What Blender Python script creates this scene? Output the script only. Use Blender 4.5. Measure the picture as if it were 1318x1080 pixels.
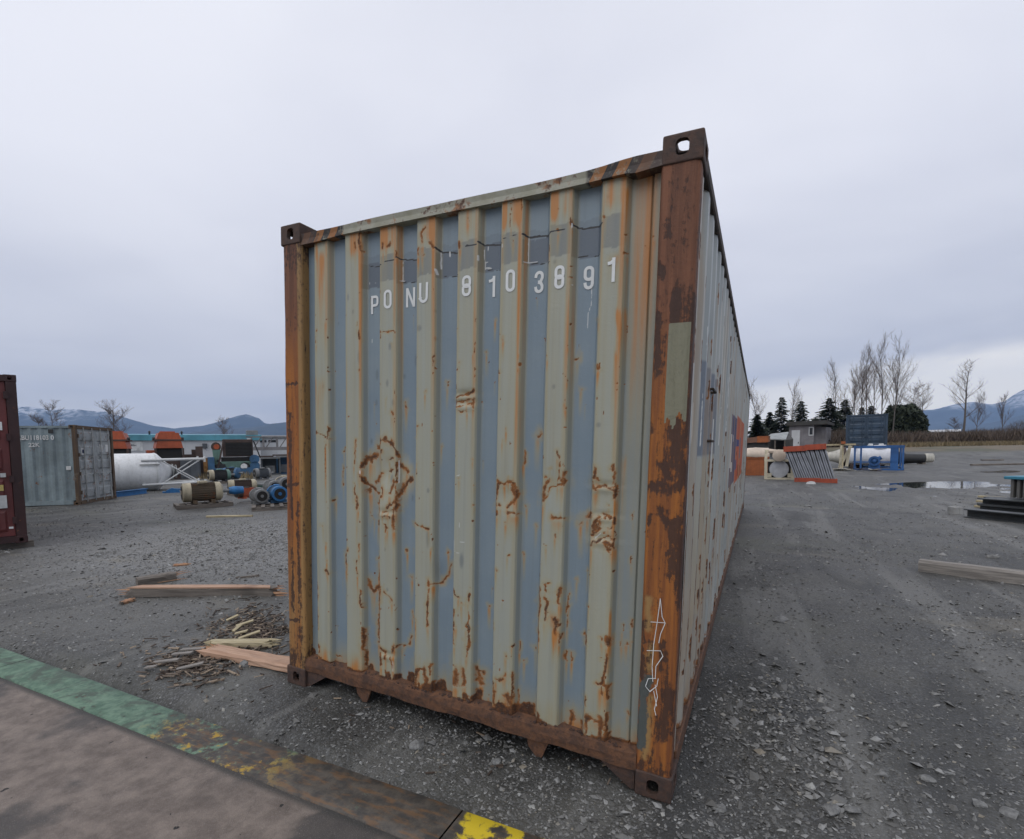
import bpy, bmesh, math, random
import numpy as np
from mathutils import Vector, Matrix
PI = math.pi
for o in list(bpy.data.objects): bpy.data.objects.remove(o, do_unlink=True)
SC = bpy.context.scene
COL = SC.collection
RNG = random.Random(7)

# ------------------------------------------------------------------ camera
PW, PH = 1318.0, 1080.0                       # size of the photograph the calibration was made on
FPX, CX, CY = 657.602, 650.991, 620.604       # focal length and principal point in photo pixels
CAM = np.array([1.54778, -2.28766, 1.60703])
UP = np.array([-0.01388305, 0.99784436, 0.06413963])      # true vertical in camera axes
# container attitude relative to the level ground (its left side sits about 0.1 m higher)
MC = np.array([[.99923, 0, .03921], [.00003, 1, -.00082], [-.03921, .00082, .99923]])
PIV = np.array([1.219, 0, 0])
def _rot(rx, ry, rz):
    c, s = math.cos, math.sin
    A = np.array([[c(rz), -s(rz), 0], [s(rz), c(rz), 0], [0, 0, 1]])
    B = np.array([[1, 0, 0], [0, c(rx), -s(rx)], [0, s(rx), c(rx)]])
    D = np.array([[c(ry), -s(ry), 0], [s(ry), c(ry), 0], [0, 0, 1]])
    return A @ B @ D
RWC = MC @ _rot(1.48850236, 0.02098108, 0.45769736)                 # camera -> world
cam = bpy.data.cameras.new('camera'); camo = bpy.data.objects.new('camera', cam); COL.objects.link(camo)
m4 = Matrix.Identity(4)
for i in range(3):
    for j in range(3): m4[i][j] = RWC[i, j]
    m4[i][3] = CAM[i]
camo.matrix_world = m4
cam.sensor_width = 36; cam.sensor_fit = 'HORIZONTAL'; cam.lens = FPX/PW*36
cam.shift_x = -(CX-PW/2)/PW; cam.shift_y = (CY-PH/2)/PW
cam.clip_start = .05; cam.clip_end = 60000
SC.camera = camo

# ------------------------------------------------------------------ sky, sun, exposure
world = bpy.data.worlds.new('World'); SC.world = world; world.use_nodes = True
nt = world.node_tree; nt.nodes.clear()
def N(t, typ, **kw):
    n = t.nodes.new(typ)
    for k, v in kw.items(): setattr(n, k, v)
    return n
def mathn(t, op, a, b=None, c=None, clamp=False):
    n = N(t, 'ShaderNodeMath', operation=op); n.use_clamp = clamp
    for i, v in enumerate((a, b, c)):
        if v is None: continue
        if isinstance(v, (int, float)): n.inputs[i].default_value = v
        else: t.links.new(v, n.inputs[i])
    return n.outputs[0]
def sstep(t, v, lo, hi):
    n = N(t, 'ShaderNodeMapRange', interpolation_type='SMOOTHSTEP')
    t.links.new(v, n.inputs[0]); n.inputs[1].default_value = lo; n.inputs[2].default_value = hi
    return n.outputs[0]
def mixc(t, fac, a, b, mode='MIX'):
    n = N(t, 'ShaderNodeMix', data_type='RGBA', blend_type=mode)
    for s, v in ((n.inputs[0], fac), (n.inputs[6], a), (n.inputs[7], b)):
        if isinstance(v, (int, float)): s.default_value = v
        elif isinstance(v, (tuple, list)): s.default_value = (*v[:3], 1)
        else: t.links.new(v, s)
    return n.outputs[2]
def noise(t, vec, scale, detail=4, rough=.55, dist=0, out=0):
    n = N(t, 'ShaderNodeTexNoise'); n.inputs['Scale'].default_value = scale; n.inputs['Detail'].default_value = detail
    n.inputs['Roughness'].default_value = rough; n.inputs['Distortion'].default_value = dist
    if vec is not None: t.links.new(vec, n.inputs['Vector'])
    return n.outputs[out]
def vscale(t, vec, s, loc=(0, 0, 0)):
    n = N(t, 'ShaderNodeMapping'); n.inputs['Scale'].default_value = s; n.inputs['Location'].default_value = loc
    t.links.new(vec, n.inputs['Vector']); return n.outputs[0]

SUN_EL, SUN_AZ = math.radians(48), math.radians(188)      # the bright part of the overcast, behind the camera
sky = N(nt, 'ShaderNodeTexSky', sky_type='NISHITA', sun_disc=False, sun_elevation=SUN_EL, sun_rotation=SUN_AZ)
tc = N(nt, 'ShaderNodeTexCoord')
sep = N(nt, 'ShaderNodeSeparateXYZ'); nt.links.new(tc.outputs['Generated'], sep.inputs[0])
dz = mathn(nt, 'MAXIMUM', sep.outputs[2], 0.0)
# stratus deck: noise on the plane of the cloud base
den = mathn(nt, 'ADD', dz, .10)
comb = N(nt, 'ShaderNodeCombineXYZ')
nt.links.new(mathn(nt, 'DIVIDE', sep.outputs[0], den), comb.inputs[0]); nt.links.new(mathn(nt, 'DIVIDE', sep.outputs[1], den), comb.inputs[1])
cl = noise(nt, comb.outputs[0], .42, 4, .5, .6)
cl2 = noise(nt, comb.outputs[0], 1.1, 4, .5, .5)
cloud = mathn(nt, 'ADD', mathn(nt, 'MULTIPLY', cl, .7), mathn(nt, 'MULTIPLY', cl2, .3))
cl01 = sstep(nt, cloud, .34, .66)
elev = N(nt, 'ShaderNodeValToRGB'); nt.links.new(dz, elev.inputs[0])
cr = elev.color_ramp
cr.elements[0].position = 0; cr.elements[0].color = (.86, .83, .82, 1)
cr.elements[1].position = 1; cr.elements[1].color = (.86, .87, .93, 1)
for p, c in ((.10, (.69, .685, .735)), (.22, (.67, .68, .755)), (.42, (.80, .81, .885))):
    e = cr.elements.new(p); e.color = (*c, 1)
deck = mixc(nt, cl01, mixc(nt, 1.0, elev.outputs[0], (.90, .905, .925), 'MULTIPLY'), mixc(nt, 1.0, elev.outputs[0], (1.10, 1.095, 1.075), 'MULTIPLY'))
# a break under the deck along the eastern horizon
dot = N(nt, 'ShaderNodeVectorMath', operation='DOT_PRODUCT'); nt.links.new(tc.outputs['Generated'], dot.inputs[0]); dot.inputs[1].default_value = (.52, .854, 0)
az = sstep(nt, dot.outputs['Value'], .62, .93)
edge = mathn(nt, 'ADD', dz, mathn(nt, 'MULTIPLY', mathn(nt, 'SUBTRACT', cl2, .5), .07))
edge = mathn(nt, 'SUBTRACT', edge, mathn(nt, 'MULTIPLY', mathn(nt, 'SUBTRACT', dot.outputs['Value'], .9), .30))
band = mathn(nt, 'MULTIPLY', az, mathn(nt, 'SUBTRACT', 1.0, sstep(nt, edge, .085, .135)))
skyc = mixc(nt, band, deck, (1.25, 1.18, 1.08))
skyc = mixc(nt, .06, skyc, mixc(nt, 1.0, sky.outputs[0], (.1, .1, .1), 'MULTIPLY'))
bg = N(nt, 'ShaderNodeBackground'); nt.links.new(skyc, bg.inputs[0]); bg.inputs[1].default_value = 1.12
wo = N(nt, 'ShaderNodeOutputWorld'); nt.links.new(bg.outputs[0], wo.inputs[0])
sl = bpy.data.lights.new('sun', 'SUN'); sl.energy = 1.0; sl.angle = math.radians(50); sl.color = (1, .975, .94)
slo = bpy.data.objects.new('sun', sl); COL.objects.link(slo)
sd = Vector((math.sin(SUN_AZ)*math.cos(SUN_EL), math.cos(SUN_AZ)*math.cos(SUN_EL), math.sin(SUN_EL)))
slo.rotation_euler = sd.to_track_quat('Z', 'Y').to_euler(); slo.location = (0, -20, 30)
vs = SC.view_settings; vs.view_transform = 'Standard'; vs.look = 'None'; vs.gamma = 1; vs.use_curve_mapping = False; vs.exposure = 0.0
SC.render.engine = 'CYCLES'

# ------------------------------------------------------------------ pixel -> place helpers
def ray(u, v): return RWC @ np.array([(u-CX)/FPX, -(v-CY)/FPX, -1.0])
def G(u, v, z=0.0):
    d = ray(u, v); t = (z-CAM[2])/d[2]; return CAM + d*t
def far(u, depth):
    """ground point (z 0) straight below pixel column u at a given depth from the camera"""
    d = ray(u, 575); d = d/np.dot(d, -RWC[:, 2]); p = CAM + d*depth; p[2] = 0; return p
CI = np.linalg.inv(MC)
CC = CI @ (CAM-PIV) + PIV                     # camera in container axes
def panel(u, v, y=.03):
    d = CI @ ray(u, v); t = (y-CC[1])/d[1]; p = CC + d*t; return p[0], p[2]
def side(u, v, x=1.205):
    d = CI @ ray(u, v); t = (x-CC[0])/d[0]; p = CC + d*t; return p[1], p[2]
def px_per_m(p): return FPX/np.dot(p-CAM, -RWC[:, 2])
def facing(p):
    """z-rotation whose local +x runs to the right as seen from the camera and -y towards it"""
    d = p-CAM; return math.atan2(d[1], d[0])-PI/2

# ------------------------------------------------------------------ noise on arrays
def vnoise(x, y, seed=0):
    x = np.asarray(x, float); y = np.asarray(y, float)
    xi = np.floor(x).astype(np.int64); yi = np.floor(y).astype(np.int64); xf = x-xi; yf = y-yi
    def h(a, b):
        n = (a*374761393 + b*668265263 + seed*974634777) & 0xffffffff
        n = ((n ^ (n >> 13))*1274126177) & 0xffffffff
        return ((n ^ (n >> 16)) & 0xffff)/65535.0
    u = xf*xf*(3-2*xf); v = yf*yf*(3-2*yf)
    return (h(xi, yi)*(1-u)+h(xi+1, yi)*u)*(1-v) + (h(xi, yi+1)*(1-u)+h(xi+1, yi+1)*u)*v
def fbm(x, y, oct=4, seed=0):
    s = 0; a = .5
    for i in range(oct): s = s + a*vnoise(np.asarray(x)*2**i+17*i, np.asarray(y)*2**i+31*i, seed+i); a *= .5
    return s/(1-.5**oct)
def S(t): t = np.clip(t, 0, 1); return t*t*(3-2*t)

# ------------------------------------------------------------------ materials
MATS = {}
def newmat(name):
    m = bpy.data.materials.new(name); m.use_nodes = True; t = m.node_tree
    b = t.nodes['Principled BSDF']; MATS[name] = m
    return m, t, b
def lk(t, a, b): t.links.new(a, b)
def bumpn(t, b, h, strength=.4, dist=.01):
    n = N(t, 'ShaderNodeBump'); n.inputs['Strength'].default_value = strength; n.inputs['Distance'].default_value = dist
    lk(t, h, n.inputs['Height']); lk(t, n.outputs[0], b.inputs['Normal'])
RUSTD, RUSTO = (.040, .017, .010), (.20, .068, .020)
def paint(name, col, rough=.55, rust=0.0, dirt=.25, metal=0.0, sc=1.0, var=.18, col2=None):
    """weathered paint or bare material: large tone drift, grime, vertical streaks, optional rust patches"""
    m, t, b = newmat(name)
    co = N(t, 'ShaderNodeTexCoord').outputs['Object']
    n1 = noise(t, co, 1.3*sc, 5, .6); n2 = noise(t, co, 14*sc, 5, .65); st = noise(t, vscale(t, co, (9*sc, 9*sc, .7*sc)), 1.0, 4, .6)
    lo = tuple(c*(1-var*1.6) for c in col); hi = tuple(min(1, c*(1+var)) for c in (col2 or col))
    c = mixc(t, sstep(t, n1, .3, .7), lo, hi)
    d = mathn(t, 'MULTIPLY', sstep(t, mathn(t, 'ADD', mathn(t, 'MULTIPLY', st, .6), mathn(t, 'MULTIPLY', n2, .4)), .42, .72), dirt)
    c = mixc(t, d, c, tuple(x*.35+.012 for x in col))
    if rust > 0:
        rn = mathn(t, 'ADD', mathn(t, 'MULTIPLY', n2, .5), mathn(t, 'MULTIPLY', noise(t, co, 3.1*sc, 6, .65), .5))
        rm = sstep(t, rn, .68-.30*rust, .74-.30*rust)
        rc = mixc(t, sstep(t, n2, .35, .65), RUSTD, RUSTO)
        c = mixc(t, rm, c, rc)
    lk(t, c, b.inputs['Base Color']); b.inputs['Metallic'].default_value = metal
    lk(t, mathn(t, 'MULTIPLY_ADD', n2, .25, rough-.12), b.inputs['Roughness'])
    bumpn(t, b, n2, .25, .006)
    return m
def woodmat(name, col, col2, rough=.75):
    m, t, b = newmat(name)
    co = N(t, 'ShaderNodeTexCoord').outputs['Object']
    g = noise(t, vscale(t, co, (2.2, 45, 45)), 1.0, 6, .65, .4); n1 = noise(t, co, 3, 4)
    c = mixc(t, sstep(t, g, .35, .65), col, col2); c = mixc(t, mathn(t, 'MULTIPLY', sstep(t, n1, .5, .75), .5), c, tuple(x*.4 for x in col))
    lk(t, c, b.inputs['Base Color']); b.inputs['Roughness'].default_value = rough; bumpn(t, b, g, .6, .006)
    return m
def flat(name, col, rough=.6, metal=0.0):
    m, t, b = newmat(name); co = N(t, 'ShaderNodeTexCoord').outputs['Object']
    n = noise(t, co, 20, 3); lk(t, mixc(t, n, tuple(c*.82 for c in col), tuple(min(1, c*1.15) for c in col)), b.inputs['Base Color'])
    b.inputs['Roughness'].default_value = rough; b.inputs['Metallic'].default_value = metal
    return m

# ------------------------------------------------------------------ mesh builder
class MB:
    def __init__(s): s.v = []; s.f = []
    def add(s, v, f):
        k = len(s.v); s.v += [tuple(p) for p in v]; s.f += [tuple(i+k for i in q) for q in f]; return s
    def box(s, x0, x1, y0, y1, z0, z1, ch=0.0):
        if ch <= 0:
            v = [(x, y, z) for z in (z0, z1) for x, y in ((x0, y0), (x1, y0), (x1, y1), (x0, y1))]
            return s.add(v, [(3, 2, 1, 0), (4, 5, 6, 7), (0, 1, 5, 4), (1, 2, 6, 5), (2, 3, 7, 6), (3, 0, 4, 7)])
        ring = lambda z, i: [(x0+ch+i, y0+i, z), (x1-ch-i, y0+i, z), (x1-i, y0+ch+i, z), (x1-i, y1-ch-i, z), (x1-ch-i, y1-i, z), (x0+ch+i, y1-i, z), (x0+i, y1-ch-i, z), (x0+i, y0+ch+i, z)]
        v = ring(z0, ch)+ring(z0+ch, 0)+ring(z1-ch, 0)+ring(z1, ch)
        f = [tuple(range(7, -1, -1)), tuple(range(24, 32))]
        for r in range(3):
            for i in range(8): j = (i+1) % 8; f.append((r*8+i, r*8+j, r*8+8+j, r*8+8+i))
        return s.add(v, f)
    def prism(s, pts, axis, a, b):
        """closed 2-D outline (counter-clockwise) swept along an axis; pts in the other two axes in order"""
        def mk(p, q): return {'x': (q, p[0], p[1]), 'y': (p[0], q, p[1]), 'z': (p[0], p[1], q)}[axis]
        n = len(pts); v = [mk(p, a) for p in pts]+[mk(p, b) for p in pts]
        f = [tuple(range(n-1, -1, -1)), tuple(range(n, 2*n))]+[(i, (i+1) % n, n+(i+1) % n, n+i) for i in range(n)]
        return s.add(v, f)
    def tube(s, p0, p1, r0, r1=None, n=8, cap=True):
        r1 = r0 if r1 is None else r1
        p0 = Vector(p0); p1 = Vector(p1); d = (p1-p0)
        if d.length < 1e-6: return s
        d.normalize(); a = d.orthogonal().normalized(); b = d.cross(a)
        v = [p+(a*math.cos(2*PI*i/n)+b*math.sin(2*PI*i/n))*r for p, r in ((p0, r0), (p1, r1)) for i in range(n)]
        f = [(i, (i+1) % n, n+(i+1) % n, n+i) for i in range(n)]
        if cap: f += [tuple(range(n-1, -1, -1)), tuple(range(n, 2*n))]
        return s.add(v, f)
    def lathe(s, prof, axis='x', n=24, c=(0, 0, 0)):
        """prof: (along, radius) list"""
        v = []
        for a, r in prof:
            for i in range(n):
                t = 2*PI*i/n; p = {'x': (a, r*math.cos(t), r*math.sin(t)), 'y': (r*math.sin(t), a, r*math.cos(t)), 'z': (r*math.cos(t), r*math.sin(t), a)}[axis]
                v.append((p[0]+c[0], p[1]+c[1], p[2]+c[2]))
        k = len(prof); f = [(j*n+i, j*n+(i+1) % n, (j+1)*n+(i+1) % n, (j+1)*n+i) for j in range(k-1) for i in range(n)]
        f += [tuple(range(n-1, -1, -1)), tuple(range((k-1)*n, k*n))]
        return s.add(v, f)
    def beam(s, p0, p1, w, h):
        p0 = Vector(p0); p1 = Vector(p1); d = (p1-p0).normalized()
        up = Vector((0, 0, 1)) if abs(d.z) < .9 else Vector((1, 0, 0))
        a = d.cross(up).normalized()*(w/2); b = a.cross(d).normalized()*(h/2)
        v = [p+q for p in (p0, p1) for q in (-a-b, a-b, a+b, -a+b)]
        return s.add(v, [(3, 2, 1, 0), (4, 5, 6, 7), (0, 1, 5, 4), (1, 2, 6, 5), (2, 3, 7, 6), (3, 0, 4, 7)])
    def mesh(s, name='mesh'):
        me = bpy.data.meshes.new(name); me.from_pydata(s.v, [], s.f); me.update()
        bm = bmesh.new(); bm.from_mesh(me); bmesh.ops.recalc_face_normals(bm, faces=bm.faces); bm.to_mesh(me); bm.free()
        return me
    def build(s, name, mat, parent=None, smooth=False, **kw):
        o = link(name, s.mesh(name), mat, parent)
        if smooth: shade(o.data)
        return o
def shade(me, ang=40):
    me.polygons.foreach_set('use_smooth', [True]*len(me.polygons))
    bm = bmesh.new(); bm.from_mesh(me); a = math.radians(ang)
    for e in bm.edges:
        if len(e.link_faces) == 2 and e.calc_face_angle(0) > a: e.smooth = False
    bm.to_mesh(me); bm.free()
def link(name, me, mat, parent=None):
    o = bpy.data.objects.new(name, me); COL.objects.link(o)
    if mat is not None: me.materials.append(MATS[mat] if isinstance(mat, str) else mat)
    if parent is not None: o.parent = parent
    return o
def tag(o, label, cat, group=None):
    o['label'] = label; o['category'] = cat
    if group: o['group'] = group
    return o
def thing(name, label, cat, loc=(0, 0, 0), rz=0.0, group=None):
    o = bpy.data.objects.new(name, None); COL.objects.link(o); o.empty_display_size = .2
    o.location = tuple(loc); o.rotation_euler = (0, 0, rz); return tag(o, label, cat, group)
def structure(o): o['kind'] = 'structure'; return o
def stuff(o, label=None, cat=None):
    o['kind'] = 'stuff'
    if label: tag(o, label, cat)
    return o
def mesh_np(name, v, f, mat, parent=None, smooth=False):
    """fast mesh from arrays; f is (n,3) or (n,4)"""
    me = bpy.data.meshes.new(name); v = np.asarray(v, np.float32); f = np.asarray(f, np.int32); k = f.shape[1]
    me.vertices.add(len(v)); me.vertices.foreach_set('co', v.ravel())
    me.loops.add(f.size); me.loops.foreach_set('vertex_index', f.ravel())
    me.polygons.add(len(f)); me.polygons.foreach_set('loop_start', np.arange(0, f.size, k, dtype=np.int32))
    me.polygons.foreach_set('use_smooth', [bool(smooth)]*len(f)); me.update(calc_edges=True); me.validate()
    return link(name, me, mat, parent)
def attr(me, name, arr):
    a = me.attributes.new(name, 'FLOAT', 'POINT'); a.data.foreach_set('value', np.asarray(arr, np.float32).ravel())
def copy_tree(o, parent=None):
    c = o.copy(); COL.objects.link(c)
    if parent is not None: c.parent = parent
    for ch in list(o.children): copy_tree(ch, c)
    return c

# ================================================================== GROUND
def gh(x, y):
    x = np.asarray(x, float); y = np.asarray(y, float)
    r = np.hypot(x-CAM[0], y-CAM[1])
    z = .088*S((1.05-x)/2.1)*S((x+10)/6)*(1-S((y-14)/8))
    near = np.clip(1.0, 0, 1)
    z = z + (fbm(x*.9, y*.9, 3, 3)-.5)*.045*S((r-1.0)/3)*(1-.0*near)
    z = z + (fbm(x*5, y*5, 3, 9)-.5)*.016*S((r-.6)/1.5)
    # low wet ground by the cooler
    w = S((x-3.5)/2.0)*(1-S((x-17)/5))*S((y-14.5)/3)*(1-S((y-25.5)/3))
    z = z - w*(.035+.11*(fbm(x*.28+4, y*.20, 3, 21)-.5))
    w2 = S((x-10)/3)*(1-S((x-24)/4))*S((y-31)/2)*(1-S((y-40)/3)); z = z-.05*w2
    # heap of loose rubble pushed up beside the container corner
    z = z + .05*np.exp(-(((x-1.72)/.30)**2+((y-.95)/.55)**2)) - .035*np.exp(-(((x-1.5)/.22)**2+((y-.15)/.5)**2))
    # under and around the container the ground is worn a little lower
    z = z - .03*np.exp(-(((x)/.8)**2+((y-.6)/.7)**2))
    z = z + 1.25*S((y-54)/24)*S((x+30)/40) + S((y-80)/60)*S((x+20)/40)*.8*(fbm(x*.03, y*.03, 3, 5)-.3)
    z = np.where(y < -.40, z*(1-S((-.40-y)/.12))+.03*S((-.40-y)/.12)*S((1.5-x)/1.5), z)
    fade = 1-S((r-400)/800)
    return z*fade - .25*(1-fade)
def axis_coords(lo, hi, dmin, centre, grow):
    out = [centre]; d = dmin; x = centre
    while x < hi: x += d; out.append(x); d = d*grow if abs(x-centre) > 2.0 else d
    d = dmin; x = centre
    while x > lo: x -= d; out.insert(0, x); d = d*grow if abs(x-centre) > 2.0 else d
    return np.array(out)
gx = axis_coords(-14000, 14000, .036, .6, 1.045); gy = axis_coords(-9000, 14000, .036, .6, 1.045)
XX, YY = np.meshgrid(gx, gy); ZZ = gh(XX, YY)
def grid_faces(nx, ny):
    i = np.arange(nx-1)[None, :]+np.arange(ny-1)[:, None]*nx
    return np.stack([i, i+1, i+nx+1, i+nx], -1).reshape(-1, 4)

m, t, b = newmat('gravel')
pos = N(t, 'ShaderNodeNewGeometry').outputs['Position']
big = noise(t, pos, .23, 4, .6, .5); mid = noise(t, pos, 1.6, 5, .65); fine = noise(t, pos, 34, 4, .7)
vo = N(t, 'ShaderNodeTexVoronoi'); vo.inputs['Scale'].default_value = 95; lk(t, pos, vo.inputs['Vector'])
vo2 = N(t, 'ShaderNodeTexVoronoi'); vo2.inputs['Scale'].default_value = 48; lk(t, pos, vo2.inputs['Vector'])
c = mixc(t, sstep(t, mid, .35, .68), (.038, .037, .034), (.086, .084, .075))
c = mixc(t, mathn(t, 'MULTIPLY', sstep(t, big, .42, .66), .7), c, (.118, .115, .104))
peb = N(t, 'ShaderNodeSeparateColor'); lk(t, vo.outputs['Color'], peb.inputs[0])
c = mixc(t, mathn(t, 'MULTIPLY', sstep(t, peb.outputs[0], .55, 1.0), .50), c, (.19, .195, .195))
c = mixc(t, mathn(t, 'MULTIPLY', sstep(t, peb.outputs[1], .62, .95), .35), c, (.030, .032, .032))
peb2 = N(t, 'ShaderNodeSeparateColor'); lk(t, vo2.outputs['Color'], peb2.inputs[0])
c = mixc(t, mathn(t, 'MULTIPLY', sstep(t, peb2.outputs[2], .90, .95), sstep(t, vo2.outputs['Distance'], .30, .22)), c, (.17, .17, .165))
trk = noise(t, vscale(t, pos, (1.9, .16, 1), (2, 5, 0)), 1.0, 5, .6, .8)
c = mixc(t, mathn(t, 'MULTIPLY', sstep(t, trk, .52, .64), .65), c, (.155, .153, .142))
c = mixc(t, mathn(t, 'MULTIPLY', sstep(t, noise(t, vscale(t, pos, (1.2, .5, 1), (9, 1, 0)), 1.0, 5, .65, .5), .50, .66), .75), c, (.028, .028, .026))
lgv = N(t, 'ShaderNodeVectorMath', operation='DISTANCE'); lk(t, vscale(t, pos, (1, 1.35, 0)), lgv.inputs[0]); lgv.inputs[1].default_value = (-6.5, 5.2, 0)
lg = mathn(t, 'SUBTRACT', 1.0, sstep(t, mathn(t, 'ADD', lgv.outputs['Value'], mathn(t, 'MULTIPLY', mid, 5.0)), 4.2, 8.0))
c = mixc(t, mathn(t, 'MULTIPLY', lg, sstep(t, mathn(t, 'ADD', mathn(t, 'MULTIPLY', fine, .5), mathn(t, 'MULTIPLY', peb.outputs[1], .5)), .25, .60)), c, (.195, .193, .185))
# tan silt smears and faint moss
silt = noise(t, vscale(t, pos, (.35, .9, 1)), 1.0, 4, .6, .6)
c = mixc(t, mathn(t, 'MULTIPLY', sstep(t, silt, .58, .72), .55), c, (.185, .165, .125))
moss = noise(t, vscale(t, pos, (.16, .5, 1), (7, 3, 0)), 1.0, 4, .6)
c = mixc(t, mathn(t, 'MULTIPLY', sstep(t, moss, .58, .70), .35), c, (.10, .105, .065))
# beyond the yard the land is rough pasture and brown scrub
sp = N(t, 'ShaderNodeSeparateXYZ'); lk(t, pos, sp.inputs[0])
field = mathn(t, 'MULTIPLY', sstep(t, mathn(t, 'ADD', sp.outputs[1], mathn(t, 'MULTIPLY', big, 8)), 70, 73), sstep(t, sp.outputs[0], -34, -26))
field = mathn(t, 'MAXIMUM', field, sstep(t, sp.outputs[1], 170, 200))
field = mathn(t, 'MAXIMUM', field, sstep(t, sp.outputs[0], -95, -130))
fc = mixc(t, mid, (.075, .055, .03), (.16, .12, .06)); fc = mixc(t, sstep(t, big, .45, .6), fc, (.06, .06, .025))
c = mixc(t, field, c, fc)
lk(t, c, b.inputs['Base Color'])
lk(t, mathn(t, 'MULTIPLY_ADD', mid, .35, .42), b.inputs['Roughness'])
hgt = mathn(t, 'ADD', mathn(t, 'MULTIPLY', vo.outputs['Distance'], -.30), mathn(t, 'ADD', mathn(t, 'MULTIPLY', fine, .9), mathn(t, 'MULTIPLY', mid, .6)))
bumpn(t, b, hgt, .6, .016)
ground = mesh_np('ground', np.stack([XX, YY, ZZ], -1).reshape(-1, 3), grid_faces(len(gx), len(gy)), 'gravel', smooth=True)
structure(ground)

# puddles: level water sheets that the uneven ground pierces
m, t, b = newmat('water')
b.inputs['Base Color'].default_value = (.02, .022, .022, 1); b.inputs['Roughness'].default_value = .06; b.inputs['IOR'].default_value = 1.33
pos = N(t, 'ShaderNodeNewGeometry').outputs['Position']; bumpn(t, b, noise(t, pos, 5.0, 4), .06, .012)
def puddle(x0, x1, y0, y1, z):
    n = 40; a = np.arange(n)*2*PI/n
    v = [((x0+x1)/2+(x1-x0)/2*math.cos(q)*(.9+.2*float(vnoise(q*2, x0, 4))), (y0+y1)/2+(y1-y0)/2*math.sin(q)*(.9+.2*float(vnoise(q*2, y0, 8))), z) for q in a]
    o = MB().add(v, [tuple(range(n))]).build('puddle', 'water'); return structure(o)
puddle(5.0, 17.5, 15.5, 26.0, -.025)
puddle(10.5, 23.5, 31.5, 38.5, -.052)

# loose stones: uncountable gravel as one mesh of little faceted chips
m, t, b = newmat('stone')
rp = N(t, 'ShaderNodeNewGeometry').outputs['Random Per Island']; co = N(t, 'ShaderNodeTexCoord').outputs['Object']
rr = N(t, 'ShaderNodeValToRGB'); lk(t, rp, rr.inputs[0])
rr.color_ramp.elements[0].color = (.115, .113, .106, 1); rr.color_ramp.elements[1].color = (.42, .43, .42, 1)
for p_, c_ in ((.45, (.165, .163, .155)), (.75, (.24, .238, .23)), (.92, (.34, .34, .33)), (.95, (.25, .22, .17))):
    e = rr.color_ramp.elements.new(p_); e.color = (*c_, 1)
sn = noise(t, co, 60, 4); lk(t, mixc(t, sn, mixc(t, 1.0, rr.outputs[0], (.7, .7, .7), 'MULTIPLY'), rr.outputs[0]), b.inputs['Base Color']); b.inputs['Roughness'].default_value = .7
SLAB_Z, SLAB_Y, SLAB_IN = .10, -.527, -.761
def stone_cloud(px, py, size, rg, sink=.25):
    n = len(px); base = np.array([[1, 0, 0], [-1, 0, 0], [0, 1, 0], [0, -1, 0], [0, 0, 1], [0, 0, -1]], float)
    bf = np.array([[0, 2, 4], [2, 1, 4], [1, 3, 4], [3, 0, 4], [2, 0, 5], [1, 2, 5], [3, 1, 5], [0, 3, 5]])
    v = base[None]*(.65+.7*rg.random((n, 6, 1)))+rg.normal(0, .13, (n, 6, 3))
    v = v*np.stack([np.ones(n), .5+.5*rg.random(n), .22+.30*rg.random(n)], -1)[:, None, :]
    tilt = rg.normal(0, .3, (n, 2)); v[:, :, 2] += v[:, :, 0]*tilt[:, :1]+v[:, :, 1]*tilt[:, 1:]
    a = rg.random(n)*2*PI; ca, sa = np.cos(a)[:, None], np.sin(a)[:, None]
    x = v[..., 0]*ca-v[..., 1]*sa; y = v[..., 0]*sa+v[..., 1]*ca
    v = np.stack([x, y, v[..., 2]], -1)*size[:, None, None]
    v[..., 0] += px[:, None]; v[..., 1] += py[:, None]; v[..., 2] += (gh(px, py)+size*(.5-sink)-size*.12)[:, None]
    f = (bf[None]+np.arange(n)[:, None, None]*6).reshape(-1, 3)
    return v.reshape(-1, 3), f
rg = np.random.default_rng(11)
n = 165000
uu = rg.random(n)*1500-100
r = np.exp(rg.random(n)*np.log(30/1.6))*1.6
dirs = np.array([ray(u, 600)[:2] for u in np.linspace(-100, 1400, 151)]); dirs /= np.linalg.norm(dirs, axis=1)[:, None]
qi = np.arange(151)*10-100.0; di = np.stack([np.interp(uu, qi, dirs[:, 0]), np.interp(uu, qi, dirs[:, 1])], -1)
px = CAM[0]+di[:, 0]*r; py = CAM[1]+di[:, 1]*r
size = .0052*np.exp(rg.normal(0, .5, n))*(1+.055*np.clip(r, 0, 16))
clump = fbm(px*.8, py*.8, 3, 31)
keep = (rg.random(n) < .25+.75*S((clump-.30)/.35)) & ~((py < SLAB_Y+.02) & (px < 3.2))
hx = rg.normal(1.78, .26, 1500); hy = rg.normal(.85, .50, 1500); hs = .011*np.exp(rg.normal(0, .5, 1500))
kk = hx > 1.30+.0*hy
lx = rg.normal(-5.6, 2.0, 15000); ly = rg.normal(3.6, 1.5, 15000); ls = .0115*np.exp(rg.normal(0, .45, 15000)); lk_ = (ly > .3) & (lx < -1.6)
px = np.concatenate([px[keep], hx[kk], lx[lk_]]); py = np.concatenate([py[keep], hy[kk], ly[lk_]]); size = np.concatenate([size[keep], hs[kk], ls[lk_]])
v, f = stone_cloud(px, py, size, rg)
o = mesh_np('gravel_stones', v, f, 'stone'); stuff(o, 'loose grey gravel and stone chips scattered over the yard', 'gravel')
paint('rock', (.19, .19, .185), .85, 0, .45, sc=1.2, var=.25)
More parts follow.
